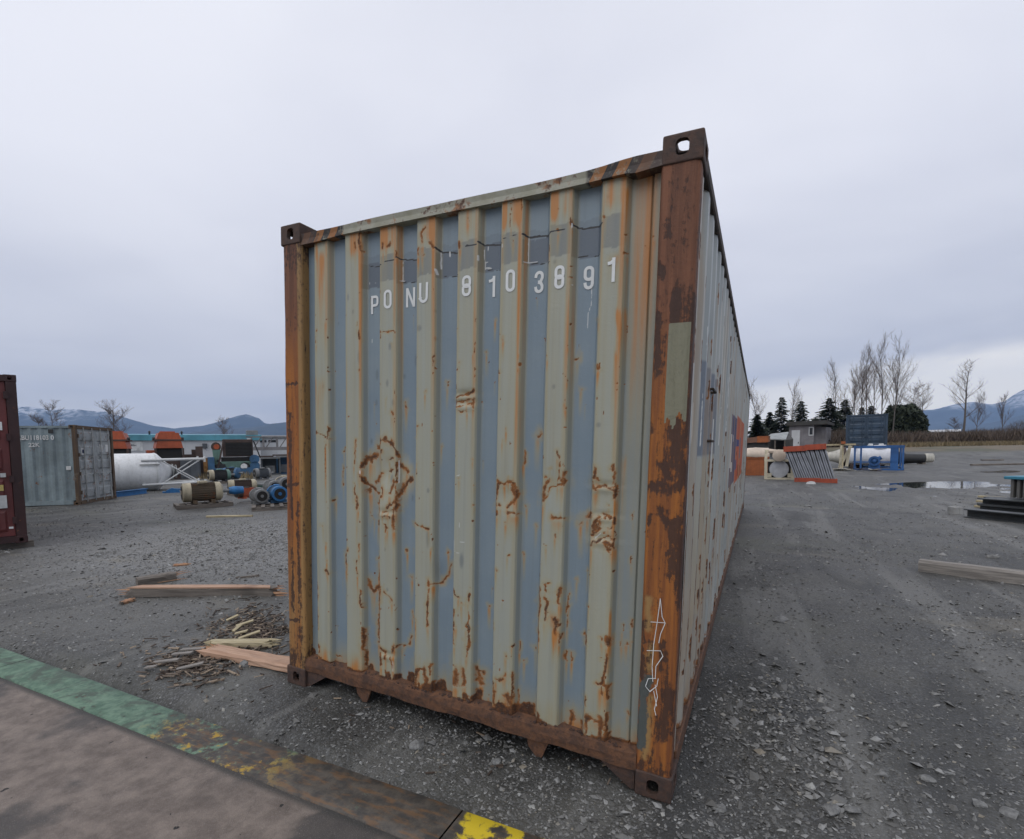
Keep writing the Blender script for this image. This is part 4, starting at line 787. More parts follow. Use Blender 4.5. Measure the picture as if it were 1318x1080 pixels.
c = mixc(t, sstep(t, mathn(t, 'ADD', mathn(t, 'MULTIPLY', n2, .5), mathn(t, 'MULTIPLY', n1, .5)), .53, .60), c, (.085, .042, .025)); lk(t, c, b.inputs['Base Color']); b.inputs['Roughness'].default_value = .65; bumpn(t, b, n2, .4, .006)
hx = [-1.06, -1.0, -.95, -.90, -.82, -.72]+[-.6+.1*i for i in range(13)]+[.72, .80, .86, .90, .95, 1.0, 1.06]
v, f = [], []
for i, x in enumerate(hx):
    e = S((abs(x)-.72)/.25); top = 2.829+.0012*math.sin(x*9)+.012*float(e)*(1 if x > 0 else .0); bot = 2.777+.0012*math.sin(x*7+1)+(-.012*float(e) if x < 0 else .004*float(e)-.010*math.exp(-((x-.96)/.05)**2))
    y0 = .012-.006*float(e)+.004*math.sin(x*5); v += [(x, y0, bot), (x, y0+.004, (top+bot)/2), (x, y0, top), (x, .10, top+.006), (x, .10, bot)]
for i in range(len(hx)-1):
    for k in range(5): f.append((i*5+k, (i+1)*5+k, (i+1)*5+(k+1) % 5, i*5+(k+1) % 5))
f += [(0, 1, 2, 3, 4), tuple(len(v)-5+k for k in (4, 3, 2, 1, 0))]
MB().add(v, f).build('header_rail', 'header_paint', box)
# bottom rail with gussets and two hanging tabs
bx_ = np.linspace(-1.06, 1.055, 40); v, f = [], []
for x in bx_:
    w1 = .006*math.sin(x*11)+.004*math.sin(x*31); v += [(x, .012+w1*.3, .106+w1*.5), (x, .008, .150), (x, .012+w1*.4, .188+w1), (x, .075, .205+w1), (x, .11, .10)]
for i in range(len(bx_)-1):
    for k in range(5): f.append((i*5+k, (i+1)*5+k, (i+1)*5+(k+1) % 5, i*5+(k+1) % 5))
MB().add(v, f).build('bottom_rail', 'rail_rust', box)
MB().prism([(-1.062, .004), (-1.040, .004), (-.885, .104), (-1.062, .104)], 'y', .022, .034).build('gusset_plate', 'casting_steel', box)
MB().prism([(1.048, .004), (1.048, .104), (.878, .104), (1.030, .004)], 'y', .022, .034).build('gusset_plate', 'casting_steel', box)
for x0 in (-.66, .49): MB().prism([(x0, .112), (x0+.012, .050), (x0+.055, .006), (x0+.088, .010), (x0+.128, .112)], 'y', .035, .050).build('hanging_tab', 'rail_rust', box)
# dirt crumbs lodged on the bottom rail
rgc = np.random.default_rng(3); mb = MB()
for i in range(130):
    x = rgc.uniform(-1.0, 1.03); w_ = rgc.uniform(.004, .013); mb.lathe([(-w_, .001), (0, w_*.8), (w_*.7, .001)], 'x', 5, (x, rgc.uniform(.022, .05), .192+w_*.3+.006*math.sin(x*11)))
o = mb.build('lodged_dirt', 'casting_steel', box); o['kind'] = 'stuff'

# ------------------------------------------------------------------ flanks, roof, floor, door end
def corr(y0, y1, pitch=.2785, fo=.072, sl_=.068, xo=1.205, xi=1.169):
    out = [(y0, xo)]; y = y0+.05
    while y+pitch < y1-.03:
        out += [(y, xo), (y+sl_, xi), (y+pitch-fo-sl_, xi), (y+pitch-fo, xo)]; y += pitch
    return out+[(y1, xo)]
pr = corr(.13, CL-.13); fine_ = subdiv([p for p in pr if p[0] < 3.2], .013); co_ = subdiv([p for p in pr if p[0] >= 3.2], .034); pc = np.vstack([fine_, co_])
zz = np.linspace(.155, 2.815, 190); YA, ZA = np.meshgrid(pc[:, 0], zz); XA = np.repeat(pc[:, 1][None], len(zz), 0)
endf = S((ZA-2.73)/.06)+S((.21-ZA)/.05); XA = XA+(1.169-XA)*np.clip(endf, 0, 1)*.0 + (fbm(YA*1.2, ZA*1.2, 3, 61)-.5)*.012
cs = Canvas(YA, ZA)
def sp_(u, v_): return side(u, v_, 1.19)
y0_, y1_ = .42, 1.62
cs.rect('patch', .62, 1.55, 1.55, 2.06, 1); cs.rect('cream', .60, 1.55, .60, 1.54, .8)
cs.rect('blue', 3.85, 5.22, 1.13, 1.97, 1); cs.rect('orange', 5.30, 8.6, 1.08, 2.02, 1)
for a0, a1, z0, z1 in ((3.85, 4.25, 1.50, 1.74), (3.85, 4.06, 1.36, 1.56), (4.06, 4.5, 1.30, 1.42), (4.3, 4.55, 1.66, 1.74)): cs.rect('lw', a0, a1, z0, z1, 1)
for a0, a1, z0, z1 in ((5.3, 6.4, 1.60, 1.70), (6.6, 7.2, 1.40, 1.74), (5.3, 5.7, 1.28, 1.42)): cs.rect('lb', a0, a1, z0, z1, 1)
rs = random.Random(5)
for i in range(260):
    y = rs.uniform(.15, 12) if i > 120 else rs.uniform(.14, 3.2); z = rs.choice((rs.uniform(.2, 1.3), rs.uniform(.2, 2.7))); L_ = rs.uniform(.01, .16); w_ = rs.uniform(.006, .016)*(1 if y < 3 else 1.8)
    k = round((y-.18)/.2785); yr = .18+k*.2785+rs.choice((-.072, 0, -.02))
    if yr < .14: continue
    cs.stroke('rust', [(yr, z), (yr+rs.gauss(0, .006), z-L_)], w_, .95); cs.run('stain', yr, z, z-L_-rs.uniform(.1, .5), w_*2.2, .8)
for i in range(26):
    yr = rs.uniform(.14, 3.0); z = rs.uniform(.8, 2.6); cs.stroke('lw2', [(yr, z), (yr+rs.gauss(0, .01), z-rs.uniform(.1, .7))], .005, .9)
cs.stroke('lw2', [(.145, 2.3), (.15, .7)], .006, 1); cs.stroke('rust', [(.17, 1.3), (.16, .3)], .014, .9); cs.run('stain', .18, 1.6, .2, .05, .9); cs.run('stain', .45, 1.2, .2, .05, .7)
cs.get('rust')[:] = np.maximum(cs.get('rust'), S((.24-ZA)/.07)*fbm(YA*6, ZA*9, 3, 8)*1.5)
cs.get('stain')[:] = np.maximum(cs.get('stain'), np.maximum(S((3.2-YA)/3.0)*S((1.7-ZA)/1.2)*fbm(YA*7, ZA*1.2, 3, 18)*1.2, .55*S((fbm(YA*5, ZA*.7, 3, 19)-.45)/.2)))
m, t, b = newmat('flank_paint'); co = N(t, 'ShaderNodeTexCoord').outputs['Object']
streak = noise(t, vscale(t, co, (14, 14, .8)), 1.0, 5, .62); fine = noise(t, co, 50, 4, .7); cloudn = noise(t, co, 1.4, 4)
c = mixc(t, sstep(t, cloudn, .35, .65), (.33, .36, .355), (.42, .44, .42)); c = mixc(t, mathn(t, 'MULTIPLY', sstep(t, streak, .45, .7), .4), c, (.26, .29, .29))
c = mixc(t, mathn(t, 'MULTIPLY', attn(t, 'patch'), .9), c, (.15, .18, .225)); c = mixc(t, mathn(t, 'MULTIPLY', attn(t, 'cream'), .6), c, (.44, .42, .33))
c = mixc(t, sstep(t, attn(t, 'blue'), .4, .6), c, (.030, .038, .135)); c = mixc(t, sstep(t, attn(t, 'orange'), .4, .6), c, (.46, .085, .030))
c = mixc(t, sstep(t, attn(t, 'lw'), .4, .6), c, (.68, .68, .66)); c = mixc(t, sstep(t, attn(t, 'lb'), .4, .6), c, (.04, .05, .17)); c = mixc(t, sstep(t, attn(t, 'lw2'), .4, .6), c, (.66, .67, .65))
sn = mathn(t, 'MULTIPLY', attn(t, 'stain'), mathn(t, 'MULTIPLY_ADD', streak, 1.2, .3), clamp=True); c = mixc(t, mathn(t, 'MULTIPLY', sn, .8), c, mixc(t, sn, (.40, .33, .20), (.37, .18, .05)))
c, rm = rust_nodes(t, c, co, attn(t, 'rust'), .8)
lk(t, c, b.inputs['Base Color']); lk(t, mathn(t, 'MULTIPLY_ADD', rm, .35, .46), b.inputs['Roughness']); bumpn(t, b, mathn(t, 'ADD', mathn(t, 'MULTIPLY', rm, -.6), mathn(t, 'MULTIPLY', fine, .3)), .4, .006)
sp2 = mesh_np('side_panel', np.stack([XA, YA, ZA], -1).reshape(-1, 3), grid_faces(len(pc), len(zz)), 'flank_paint', box, smooth=True); shade(sp2.data, 24)
for k in ('rust', 'stain', 'patch', 'cream', 'blue', 'orange', 'lw', 'lb', 'lw2'): attr(sp2.data, k, cs.get(k))
sp2['label'] = 'corrugated flank with a blue and orange emblem and a grey repainted patch'
v = []; f = []
for (y, x) in pr: v += [(-x, y, .155), (-x, y, 2.815)]
for i in range(len(pr)-1): f.append((2*i, 2*i+1, 2*i+3, 2*i+2))
paint('box_paint', (.31, .36, .37), .55, .25, .3); MB().add(v, f).build('side_panel', 'box_paint', box)
for z in (1.64, 1.945):
    y_ = 1.09; mb = MB(); pts = [(1.172, y_-.11, z), (1.222, y_-.11, z), (1.222, y_+.11, z), (1.172, y_+.11, z)]
    for p, q in zip(pts[:-1], pts[1:]): mb.tube(p, q, .008, n=8)
    mb.build('grab_bar', 'rail_dark', sp2)
for sx in (-1, 1):
    a_, b_ = sorted((sx*1.148, sx*1.2165)); MB().box(a_, b_, .165, CL-.165, 2.808, 2.872, .008).build('top_side_rail', 'rail_dark', box)
    a_, b_ = sorted((sx*1.150, sx*1.2125)); MB().box(a_, b_, .170, CL-.170, .050, .162, .006).build('bottom_side_rail', 'rail_rust', box)
pr2 = [(.10, 2.868)]; y = .2
while y < CL-.3: pr2 += [(y, 2.868), (y+.02, 2.885), (y+.11, 2.885), (y+.13, 2.868)]; y += .21
pr2 += [(CL-.1, 2.868)]; v = []; f = []
for y, z in pr2: v += [(-1.15, y, z), (1.15, y, z)]
for i in range(len(pr2)-1): f.append((2*i, 2*i+1, 2*i+3, 2*i+2))
MB().add(v, f).build('roof_panel', 'box_paint', box)
MB().box(-1.15, 1.15, .12, CL-.1, .168, .196).build('floor', 'under_steel', box)
cm = MB().prism([(.03, .04), (.055, .04), (.055, .166), (.0, .166), (.0, .158), (.047, .158), (.047, .048), (.03, .048)], 'x', -1.15, 1.15).mesh('cross_member'); cm.materials.append(MATS['under_steel'])
for i in range(38): o = bpy.data.objects.new('cross_member', cm); COL.objects.link(o); o.parent = box; o.location = (0, .25+i*.308, 0)
for x0, x1 in ((-1.05, -.006), (.006, 1.05)):
    d = MB().box(x0, x1, CL-.06, CL-.02, .14, 2.78, .006).build('door', 'box_paint', box)
    for k in (.3, .72):
        xx = x0+(x1-x0)*k; MB().tube((xx, CL-.005, .16), (xx, CL-.005, 2.76), .015, n=8).build('lock_rod', 'rail_rust', d)
MB().box(-1.06, 1.06, CL-.10, CL-.004, .02, .135).build('door_sill', 'rail_rust', box); MB().box(-1.06, 1.06, CL-.10, CL-.004, 2.785, 2.88).build('door_header', 'rail_rust', box)

# ================================================================== CONTAINERS AND YARD GEAR BEHIND
def hor_z(u, v_, depth):
    d = ray(u, v_); d = d/np.dot(d, -RWC[:, 2]); return CAM + d*depth
def gpos(p): return (float(p[0]), float(p[1]), float(gh(p[0], p[1])))
class Spot:
    """a place on the ground with its metres per photo pixel; X/Z turn pixel offsets there into metres"""
    def __init__(s, u, v_=None, depth=None, yaw=0.0):
        s.p = G(u, v_) if depth is None else far(u, depth); s.s = 1/px_per_m(s.p); s.u = u; s.v = v_ if depth is None else None
        if s.v is None:
            q = s.p-CAM; c_ = RWC.T @ q; s.v = CY+FPX*-c_[1]/-c_[2]
        s.rz = facing(s.p)+yaw; s.loc = gpos(s.p)
    def X(s, u): return (u-s.u)*s.s
    def Z(s, v_): return (s.v-v_)*s.s
    def thing(s, name, label, cat, group=None): return thing(name, label, cat, s.loc, s.rz, group)

paint('grey_box', (.20, .25, .265), .6, .28, .45); paint('burgundy', (.145, .034, .032), .55, .22, .4); paint('navy_box', (.030, .056, .090), .5, .08, .3)
paint('rod_steel', (.33, .34, .33), .5, .35, .4); paint('burg_dark', (.035, .012, .012), .6, .3, .4); rusty('post_brown', (.15, .13, .10), (.060, .043, .032), (.115, .070, .036), .58)
paint('door_grey', (.30, .32, .325), .6, .42, .5); paint('label_white', (.62, .63, .62), .6, 0, .3); paint('label_navy', (.03, .04, .10), .6, 0, .2); paint('black_steel', (.022, .023, .024), .55, .2, .3); flat('rubber', (.018, .018, .018), .9)
def container(name, label, L_, H_, loc, rz, body, door, post_m, detail=True, swage=True, z0=0.0):
    """closed box with its door end at local y 0 facing -y"""
    o = thing(name, label, 'container', loc, rz); W_ = 1.219
    for sx in (-1, 1):
        for ye in (0, 1):
            for zt in (0, 1): casting(o, sx, ye, zt, post_m, W_, L_, H_)
            a_, b_ = sorted((sx*1.075, sx*1.213)); MB().box(a_, b_, *((.006, .11) if ye == 0 else (L_-.11, L_-.006)), .112, H_-.112, .006).build('corner_post', post_m, o)
        v, f = [], []; pr_ = corr(.11, L_-.11)
        for y, x in pr_: v += [(sx*x, y, .16), (sx*x, y, H_-.09)]
        for i in range(len(pr_)-1): f.append((2*i, 2*i+1, 2*i+3, 2*i+2))
        MB().add(v, f).build('side_panel', body, o)
        a_, b_ = sorted((sx*1.15, sx*1.216)); MB().box(a_, b_, .17, L_-.17, H_-.10, H_-.03).build('top_side_rail', body, o); MB().box(a_, b_, .17, L_-.17, .03, .17).build('bottom_side_rail', body, o)
    MB().box(-1.15, 1.15, .05, L_-.05, H_-.05, H_-.035).build('roof_panel', body, o); MB().box(-1.15, 1.15, .1, L_-.05, .14, .165).build('floor', 'under_steel', o)
    MB().box(-1.07, 1.07, .006, .09, H_-.115, H_-.01).build('door_header', post_m, o); MB().box(-1.07, 1.07, .006, .09, .015, .125).build('door_sill', post_m, o)
    v, f = [], []; y = -1.07; pts = [(-1.07, L_-.05)]
    while y+.25 < 1.07: pts += [(y+.02, L_-.05), (y+.04, L_-.015), (y+.15, L_-.015), (y+.17, L_-.05)]; y += .25
    pts += [(1.07, L_-.05)]
    for x, yy_ in pts: v += [(x, yy_, .1), (x, yy_, H_-.1)]
    for i in range(len(pts)-1): f.append((2*i, 2*i+1, 2*i+3, 2*i+2))
    MB().add(v, f).build('end_panel', body, o)
    for sx in (-1, 1):
        a_, b_ = (-1.068, -.006) if sx < 0 else (.006, 1.068); mb = MB(); mb.box(a_, b_, .045, .075, .13, H_-.118)
        d = mb.build('door_leaf', door, o); z = .13; hh = H_-.25; nsw = 5
        for k in range(nsw):
            zc = .13+hh*(k+.5)/nsw; h2 = hh/nsw*.36; x0, x1 = a_+.09, b_-.09
            v = [(x0, .0448, zc-h2), (x1, .0448, zc-h2), (x1, .0448, zc+h2), (x0, .0448, zc+h2), (x0+.03, .018, zc-h2+.05), (x1-.03, .018, zc-h2+.05), (x1-.03, .018, zc+h2-.05), (x0+.03, .018, zc+h2-.05)]
            MB().add(v, [(4, 5, 6, 7), (0, 1, 5, 4), (1, 2, 6, 5), (2, 3, 7, 6), (3, 0, 4, 7)]).build('swage', door, d)
        for k in (.28, .78):
            x = a_+(b_-a_)*k; mb = MB(); mb.tube((x, -.012, .08), (x, -.012, H_-.07), .017, n=8)
            for zz_ in (.30, .9, 1.5, 2.1): mb.box(x-.035, x+.035, -.02, .046, zz_, zz_+.07)
            r_ = mb.build('lock_rod', 'rod_steel' if detail else door, d)
            mb = MB(); mb.beam((x, -.04, 1.02), (x+.34*(-sx), -.04, 1.00), .012, .03); mb.build('handle', 'rod_steel' if detail else door, r_)
        xo = sx*1.072
        for k in range(4): MB().box(min(xo-.03, xo+.03), max(xo-.03, xo+.03), -.016, .044, .34+k*(H_-.75)/3, .46+k*(H_-.75)/3).build('hinge', post_m, d)
    return o
# grey container on the left, door end at its right
d2 = np.array([-.65, .76]); cpt = G(103, 650)[:2]; cl_ = cpt+1.219*d2
gc = container('shipping_container', 'grey standard container with brown rusted corner post and white side lettering, beside the burgundy container', 6.058, 2.591, (cl_[0], cl_[1], float(gh(*cl_))-.02), math.atan2(.76, -.65), 'grey_box', 'door_grey', 'post_brown')
def text_mesh(txt, h, mat, parent, loc, rot, name='lettering', xs=1.0):
    cu = bpy.data.curves.new('t', 'FONT'); cu.body = txt; cu.size = h*1.38; cu.offset = h*.03; cu.extrude = .002
    to = bpy.data.objects.new('t', cu); COL.objects.link(to); bpy.context.view_layer.update()
    me = bpy.data.meshes.new_from_object(to.evaluated_get(bpy.context.evaluated_depsgraph_get())); bpy.data.objects.remove(to, do_unlink=True)
    for w in me.vertices: w.co.x *= xs
    me.materials.clear(); o = link(name, me, mat, parent); o.location = loc; o.rotation_euler = rot; return o
# lettering on the flank at x -1.219; reading direction runs towards the door end
text_mesh('PABU118103 0', .145, 'label_white', gc, (-1.212, 1.66, 2.12), (PI/2, 0, -PI/2), xs=.86)
text_mesh('22K', .13, 'label_white', gc, (-1.212, 1.28, 1.90), (PI/2, 0, -PI/2))
MB().box(-.90, -.70, .012, .017, 1.62, 1.86).build('placard', 'label_white', gc); MB().box(-.86, -.76, .006, .011, 1.68, 1.80).build('placard_mark', 'label_navy', gc)
MB().box(.25, .42, .012, .017, 1.72, 1.98).build('placard', 'label_white', gc); MB().box(.65, .82, .012, .017, 1.72, 1.98).build('placard', 'label_white', gc)
for y, z in ((.18, 1.15), (.60, 2.33)): MB().box(-1.220, -1.207, y, y+.13, z, z+.12).build('patch_plate', 'label_white' if z < 2 else 'black_steel', gc)
# burgundy container at the left edge of the view, on timber bearers
bp = far(27.5, 8.85)[:2]; brz = facing(np.array([*bp, 0]))+.05
bx0 = np.array([math.cos(brz), math.sin(brz)]); bl = bp-1.219*bx0
bc = container('shipping_container', 'tall burgundy container with dark door posts and white stickers, raised on timber bearers', 6.058, 2.896, (bl[0], bl[1], float(gh(*bl))+.095), brz, 'burgundy', 'burgundy', 'burg_dark')
for x0, z, w, h, mt in ((.90, 1.95, .10, .14, 'label_white'), (.93, 1.15, .07, .07, 'label_white'), (.86, .62, .13, .22, 'label_white'), (.99, .26, .055, .035, 'label_white'), (.9, .92, .06, .10, 'paper_yellow')):
    if mt == 'paper_yellow' and mt not in MATS: paint('paper_yellow', (.6, .48, .15), .7, 0, .3)
    MB().box(x0, x0+w, .008, .013, z, z+h).build('sticker', mt, bc)
woodmat('grey_wood', (.17, .155, .14), (.30, .275, .245)); woodmat('fresh_wood', (.36, .21, .135), (.52, .34, .235)); woodmat('old_wood', (.10, .085, .072), (.19, .165, .14)); woodmat('orange_wood', (.30, .15, .08), (.45, .26, .15)); woodmat('yellow_wood', (.36, .30, .18), (.50, .43, .28))
for y in (.25, 5.7):
    q = bl+np.array([-math.sin(brz), math.cos(brz)])*y
    o = MB().box(-1.3, 1.3, -.09, .09, -.06, .10, .006).build('timber_bearer', 'old_wood'); o.location = (q[0], q[1], float(gh(*q))+.0); o.rotation_euler = (0, 0, brz)
    tag(o, 'old timber bearer lying under the burgundy container', 'timber', 'bearers under the burgundy container')

# ---- navy container seen end-on, carried on a low trailer chassis behind the white vessel
s = Spot(1114.5, depth=36.3); top = hor_z(1114, 533.5, 36.3)[2]
zc = top-2.591
nc = container('shipping_container', 'dark blue container with closed doors standing high behind the white vessel', 6.058, 2.591, (s.loc[0], s.loc[1], zc), s.rz+.0, 'navy_box', 'navy_box', 'navy_box', False)
for x in (.02, .75): MB().box(x+.05, x+.42, -.03, -.022, .20, .42).build('placard', 'label_white', nc)
tr = thing('container_trailer', 'black skeletal trailer chassis carrying the dark blue container', 'trailer', s.loc, s.rz)
base = s.loc[2]; hh = zc-base
for sx in (-1, 1): MB().box(sx*.5-.07, sx*.5+.07, .05, 6.0, hh-.30, hh-.06).build('main_beam', 'black_steel', tr)
for y in (.15, 2.0, 4.0, 5.8): MB().box(-1.2, 1.2, y, y+.14, hh-.16, hh+.016).build('bolster', 'black_steel', tr)
for y in (.9, 2.1):
    MB().tube((-1.1, y, .48), (1.1, y, .48), .06, n=8).build('axle', 'black_steel', tr)
    for sx in (-1, 1):
        w_ = MB().lathe([(-.13, .30), (-.12, .46), (-.08, .49), (.08, .49), (.12, .46), (.13, .30)], 'x', 20, (sx*1.0, y, .48)).build('tyre', 'rubber', tr); MB().lathe([(-.10, .28), (.0, .12), (.10, .28)], 'x', 16, (sx*1.0, y, .48)).build('rim', 'rod_steel', w_)
    MB().box(-.57, .57, y-.2, y+.2, .50, hh-.28).build('suspension', 'black_steel', tr)

# ---- white silo lying on its side, with its four braced legs pointing right
paint('silo_white', (.72, .73, .73), .5, .10, .38, var=.08); paint('leg_white', (.60, .61, .60), .5, .10, .25, var=.08)
s = Spot(175, 632, yaw=.10); R_ = 24.5*s.s
silo = s.thing('silo', 'white steel silo lying on its side with cone outlet and braced legs', 'silo'); zc_ = R_-.03
x1 = s.X(196); MB().lathe([(-3.2, .02), (-3.2, R_*.97), (-3.15, R_), (x1, R_)]+[(x1+.001, R_*.1)], 'x', 40, (0, 0, zc_)).build('shell', 'silo_white', silo, True)
x2 = s.X(215); MB().lathe([(x1-.02, R_*1.005), (x1+.05, R_*1.005), (x1+.10, R_*.97), (x2, R_*.25), (x2+.04, R_*.25)], 'x', 40, (0, 0, zc_)).build('cone', 'silo_white', silo, True)
MB().lathe([(x2, .34), (x2+.05, .34), (x2+.05, .16), (x2+.14, .16), (x2+.14, .30), (x2+.18, .30)], 'x', 24, (0, 0, zc_)).build('outlet_flange', 'rod_steel', silo, True)
MB().lathe([(x1-.03, R_*1.012), (x1-.03, R_*1.02), (x1+.03, R_*1.02), (x1+.03, R_*1.012)], 'x', 40, (0, 0, zc_)).build('seam_band', 'leg_white', silo)
LE = s.X(250); legs = []
for a_ in (38, 142, 218, 322):
    y, z = R_*1.03*math.cos(math.radians(a_)), R_*1.03*math.sin(math.radians(a_)); y0, z0 = y, z+zc_
    MB().tube((x1-.55, y0, z0), (LE, y0*1.05, z0+.02), .055, n=10).build('leg', 'leg_white', silo); MB().box(LE-.02, LE+.02, y0*1.05-.14, y0*1.05+.14, z0-.12, z0+.14).build('foot_plate', 'leg_white', silo); legs.append((y0, z0))
for i, j in ((0, 1), (1, 2), (2, 3), (3, 0)):
    for p, q in ((legs[i], legs[j]), (legs[j], legs[i])): MB().tube((x1+.15, p[0], p[1]), (LE-.15, q[0]*1.04, q[1]), .030, n=6).build('brace', 'leg_white', silo)
MB().box(x1-.62, x1+.1, -R_*1.02, -R_*.96, zc_+.32, zc_+.37).build('lifting_lug', 'rod_steel', silo)

paint('yard_blue', (.035, .16, .34), .5, .12, .3); paint('bright_blue', (.025, .15, .36), .55, .15, .5); paint('orange_paint', (.40, .085, .030), .55, .2, .35); paint('dark_hollow', (.014, .013, .012), .8, .1, .2); paint('iron_brown', (.065, .042, .034), .7, .3, .3); paint('machine_grey', (.075, .085, .095), .6, .1, .35)
paint('machine_green', (.11, .20, .165), .55, .15, .4); paint('machine_blue', (.035, .105, .20), .55, .15, .35); paint('cream_paint', (.42, .37, .26), .6, .25, .6); paint('motor_brown', (.10, .072, .042), .65, .45, .6); paint('pale_grey', (.20, .205, .205), .6, .2, .6)
def beam_obj(name, label, cat, mat, u0, v0, u1, v1, w, h, group=None):
    a_, b_ = G(u0, v0), G(u1, v1); c_ = (a_+b_)/2; L_ = np.linalg.norm((b_-a_)[:2]); o = thing(name, label, cat, gpos(c_), math.atan2(*(b_-a_)[[1, 0]]), group)
    MB().box(-L_/2, L_/2, -w/2, w/2, h-.016, h).build('top_flange', mat, o); MB().box(-L_/2, L_/2, -w/2, w/2, -.01, .016).build('bottom_flange', mat, o); MB().box(-L_/2, L_/2, -w*.12, w*.12, .014, h-.014).build('web', mat, o); return o
beam_obj('steel_beam', 'bright blue steel beam on the gravel in front of the white silo', 'beam', 'bright_blue', 146, 640, 188, 635, .22, .20)
beam_obj('steel_beam', 'thin pale blue steel beam tucked right under the white silo', 'beam', 'yard_blue', 146, 633, 184, 630, .16, .14)
s = Spot(222, 634); o = s.thing('blue_bracket', 'small folded blue steel bracket with a bar, between silo legs and motor pallet', 'bracket')
MB().prism([(-.30, 0), (.28, 0), (.20, .14), (-.02, .20), (-.20, .10)], 'y', -.12, .12).build('plate', 'bright_blue', o); MB().tube((.1, 0, .14), (.75, .15, .06), .035, n=8).build('bar', 'yard_blue', o); MB().box(-.34, -.26, -.2, .2, -.01, .06).build('foot', 'bright_blue', o)

# ---- two orange-hooded machines
def hopper(u, vb, depth, label, yaw):
    s = Spot(u, depth=depth, yaw=yaw); o = s.thing('hooded_machine', label, 'machine', 'orange hooded machines'); zt = s.Z(557)
    w = 14.5*s.s; d = .9
    MB().box(-w, w, -d, d, 0, zt*.42, .02).build('base_frame', 'iron_brown', o); MB().box(-w*.92, w*.92, -d*.9, d, zt*.40, zt*.66).build('opening_shade', 'dark_hollow', o)  # the opening is a solid block, its inner shade put into the colour
    h2 = zt*.66
    MB().prism([(-w*1.0, h2), (w*1.0, h2), (w*.86, zt*.82), (-w*.86, zt*.82)], 'y', -d*1.05, d).build('lower_hood', 'orange_paint', o)
    MB().box(-w*1.06, w*1.06, -d*1.1, d, zt*.815, zt*.845).build('ledge', 'iron_brown', o)
    MB().prism([(-w*.92, zt*.845), (w*.92, zt*.845), (w*.72, zt*.985), (-w*.72, zt*.985)], 'y', -d*1.0, d*.9).build('upper_hood', 'orange_paint', o)
    for sx in (-1, 1): MB().tube((sx*w*.95, -d*.5, zt*.86), (sx*w*1.15, -d*.5, zt*.86), .10, n=10).build('pulley', 'black_steel', o)
    for sx in (-1, 1): MB().box(sx*w-.05, sx*w+.05, -d*1.02, -d*.92, 0, zt*.66).build('column', 'iron_brown', o)
    MB().box(-.4, .4, -.3, .3, zt*.985, zt*1.02).build('cap', 'orange_paint', o)
    MB().box(-w*1.6, -w*1.02, -d*.6, d*.4, zt*.40, zt*.62, .02).build('side_drum', 'orange_paint', o)
hopper(216, 585, 33, 'orange machine with two stacked sloping hoods standing behind the white silo legs', 0.1)
hopper(149, 585, 31, 'orange machine with two stacked sloping hoods rising beside the grey container doors', -.15)

# ---- white building with a teal roof edge
paint('wall_white', (.50, .51, .52), .7, 0, .2, var=.06, sc=.3); paint('teal_trim', (.10, .32, .40), .5, 0, .15, sc=.3); paint('window_dark', (.015, .017, .02), .2, 0, .1); paint('sign_grey', (.16, .16, .17), .6, 0, .1)
s = Spot(250, depth=66); o = s.thing('white_building', 'long low white building with teal roof edge, behind the machinery', 'building')
zt = s.Z(567); xa, xb = s.X(178), s.X(327)
MB().box(xa, xb, 0, 9, -.3, zt).build('wall', 'wall_white', o)
rf = MB().prism([(-.25, zt), (9.3, zt), (9.3, zt+.15), (4.5, zt+.95), (-.25, zt+.70)], 'x', xa-.15, xb+.15).build('roof', 'teal_trim', o)
for u in (203, 237): MB().lathe([(0, .10), (.3, .10), (.3, .2), (.5, .02)], 'z', 10, (s.X(u), .8, zt+.75)).build('roof_vent', 'black_steel', rf)
sg = MB().box(s.X(178.5), s.X(196), -.06, -.004, s.Z(579.5), s.Z(568.2)).build('sign', 'label_white', o)
text_mesh('SanMac', 2.6*s.s, 'sign_grey', sg, (s.X(179.3), -.066, s.Z(573.8)), (PI/2, 0, 0), xs=1.0)
MB().box(s.X(259), s.X(264.5), -.3, -.01, s.Z(577), s.Z(571)).build('wall_unit', 'machine_grey', o)
MB().box(xb-1.6, xb-.2, .2, 1.6, zt+.7, zt+1.35, .05).build('roof_unit', 'pale_grey', rf)
s = Spot(350, depth=74); o = s.thing('white_building', 'white site building with two dark slit windows behind the grey gantry', 'building')
MB().box(s.X(322), s.X(398), 0, 8, -.3, s.Z(564)).build('wall', 'wall_white', o); MB().prism([(-.2, s.Z(564)), (8.2, s.Z(564)), (8.2, s.Z(564)+.1), (4, s.Z(564)+.5), (-.2, s.Z(564)+.1)], 'x', s.X(321), s.X(399)).build('roof', 'pale_grey', o)
for u in (334, 346): MB().box(s.X(u), s.X(u+10), -.04, .02, s.Z(569.5), s.Z(566.5)).build('window', 'window_dark', o)
# grey gantry
paint('gantry_grey', (.17, .165, .165), .6, .2, .3)
s = Spot(347, depth=52); o = s.thing('steel_gantry', 'weathered grey steel truss gantry spanning in front of the white site building', 'gantry')
z0, z1 = s.Z(577.5), s.Z(562.5)
for z, h in ((z0, 4.2*s.s), (z1, 1.6*s.s)): MB().box(s.X(320), s.X(400), -.12, .12, z-h/2, z+h/2).build('chord', 'gantry_grey', o)
for u in (326, 340, 356, 372): MB().box(s.X(u)-.1, s.X(u)+.1, -.10, .10, z0, z1).build('post', 'gantry_grey', o)
for u in (328, 342, 358): MB().beam((s.X(u), 0, z0), (s.X(u+10), 0, z1), .08, .10).build('diagonal', 'gantry_grey', o)
for u in (323, 395): MB().box(s.X(u)-.15, s.X(u)+.15, -.15, .15, -.1, z0).build('leg', 'gantry_grey', o)

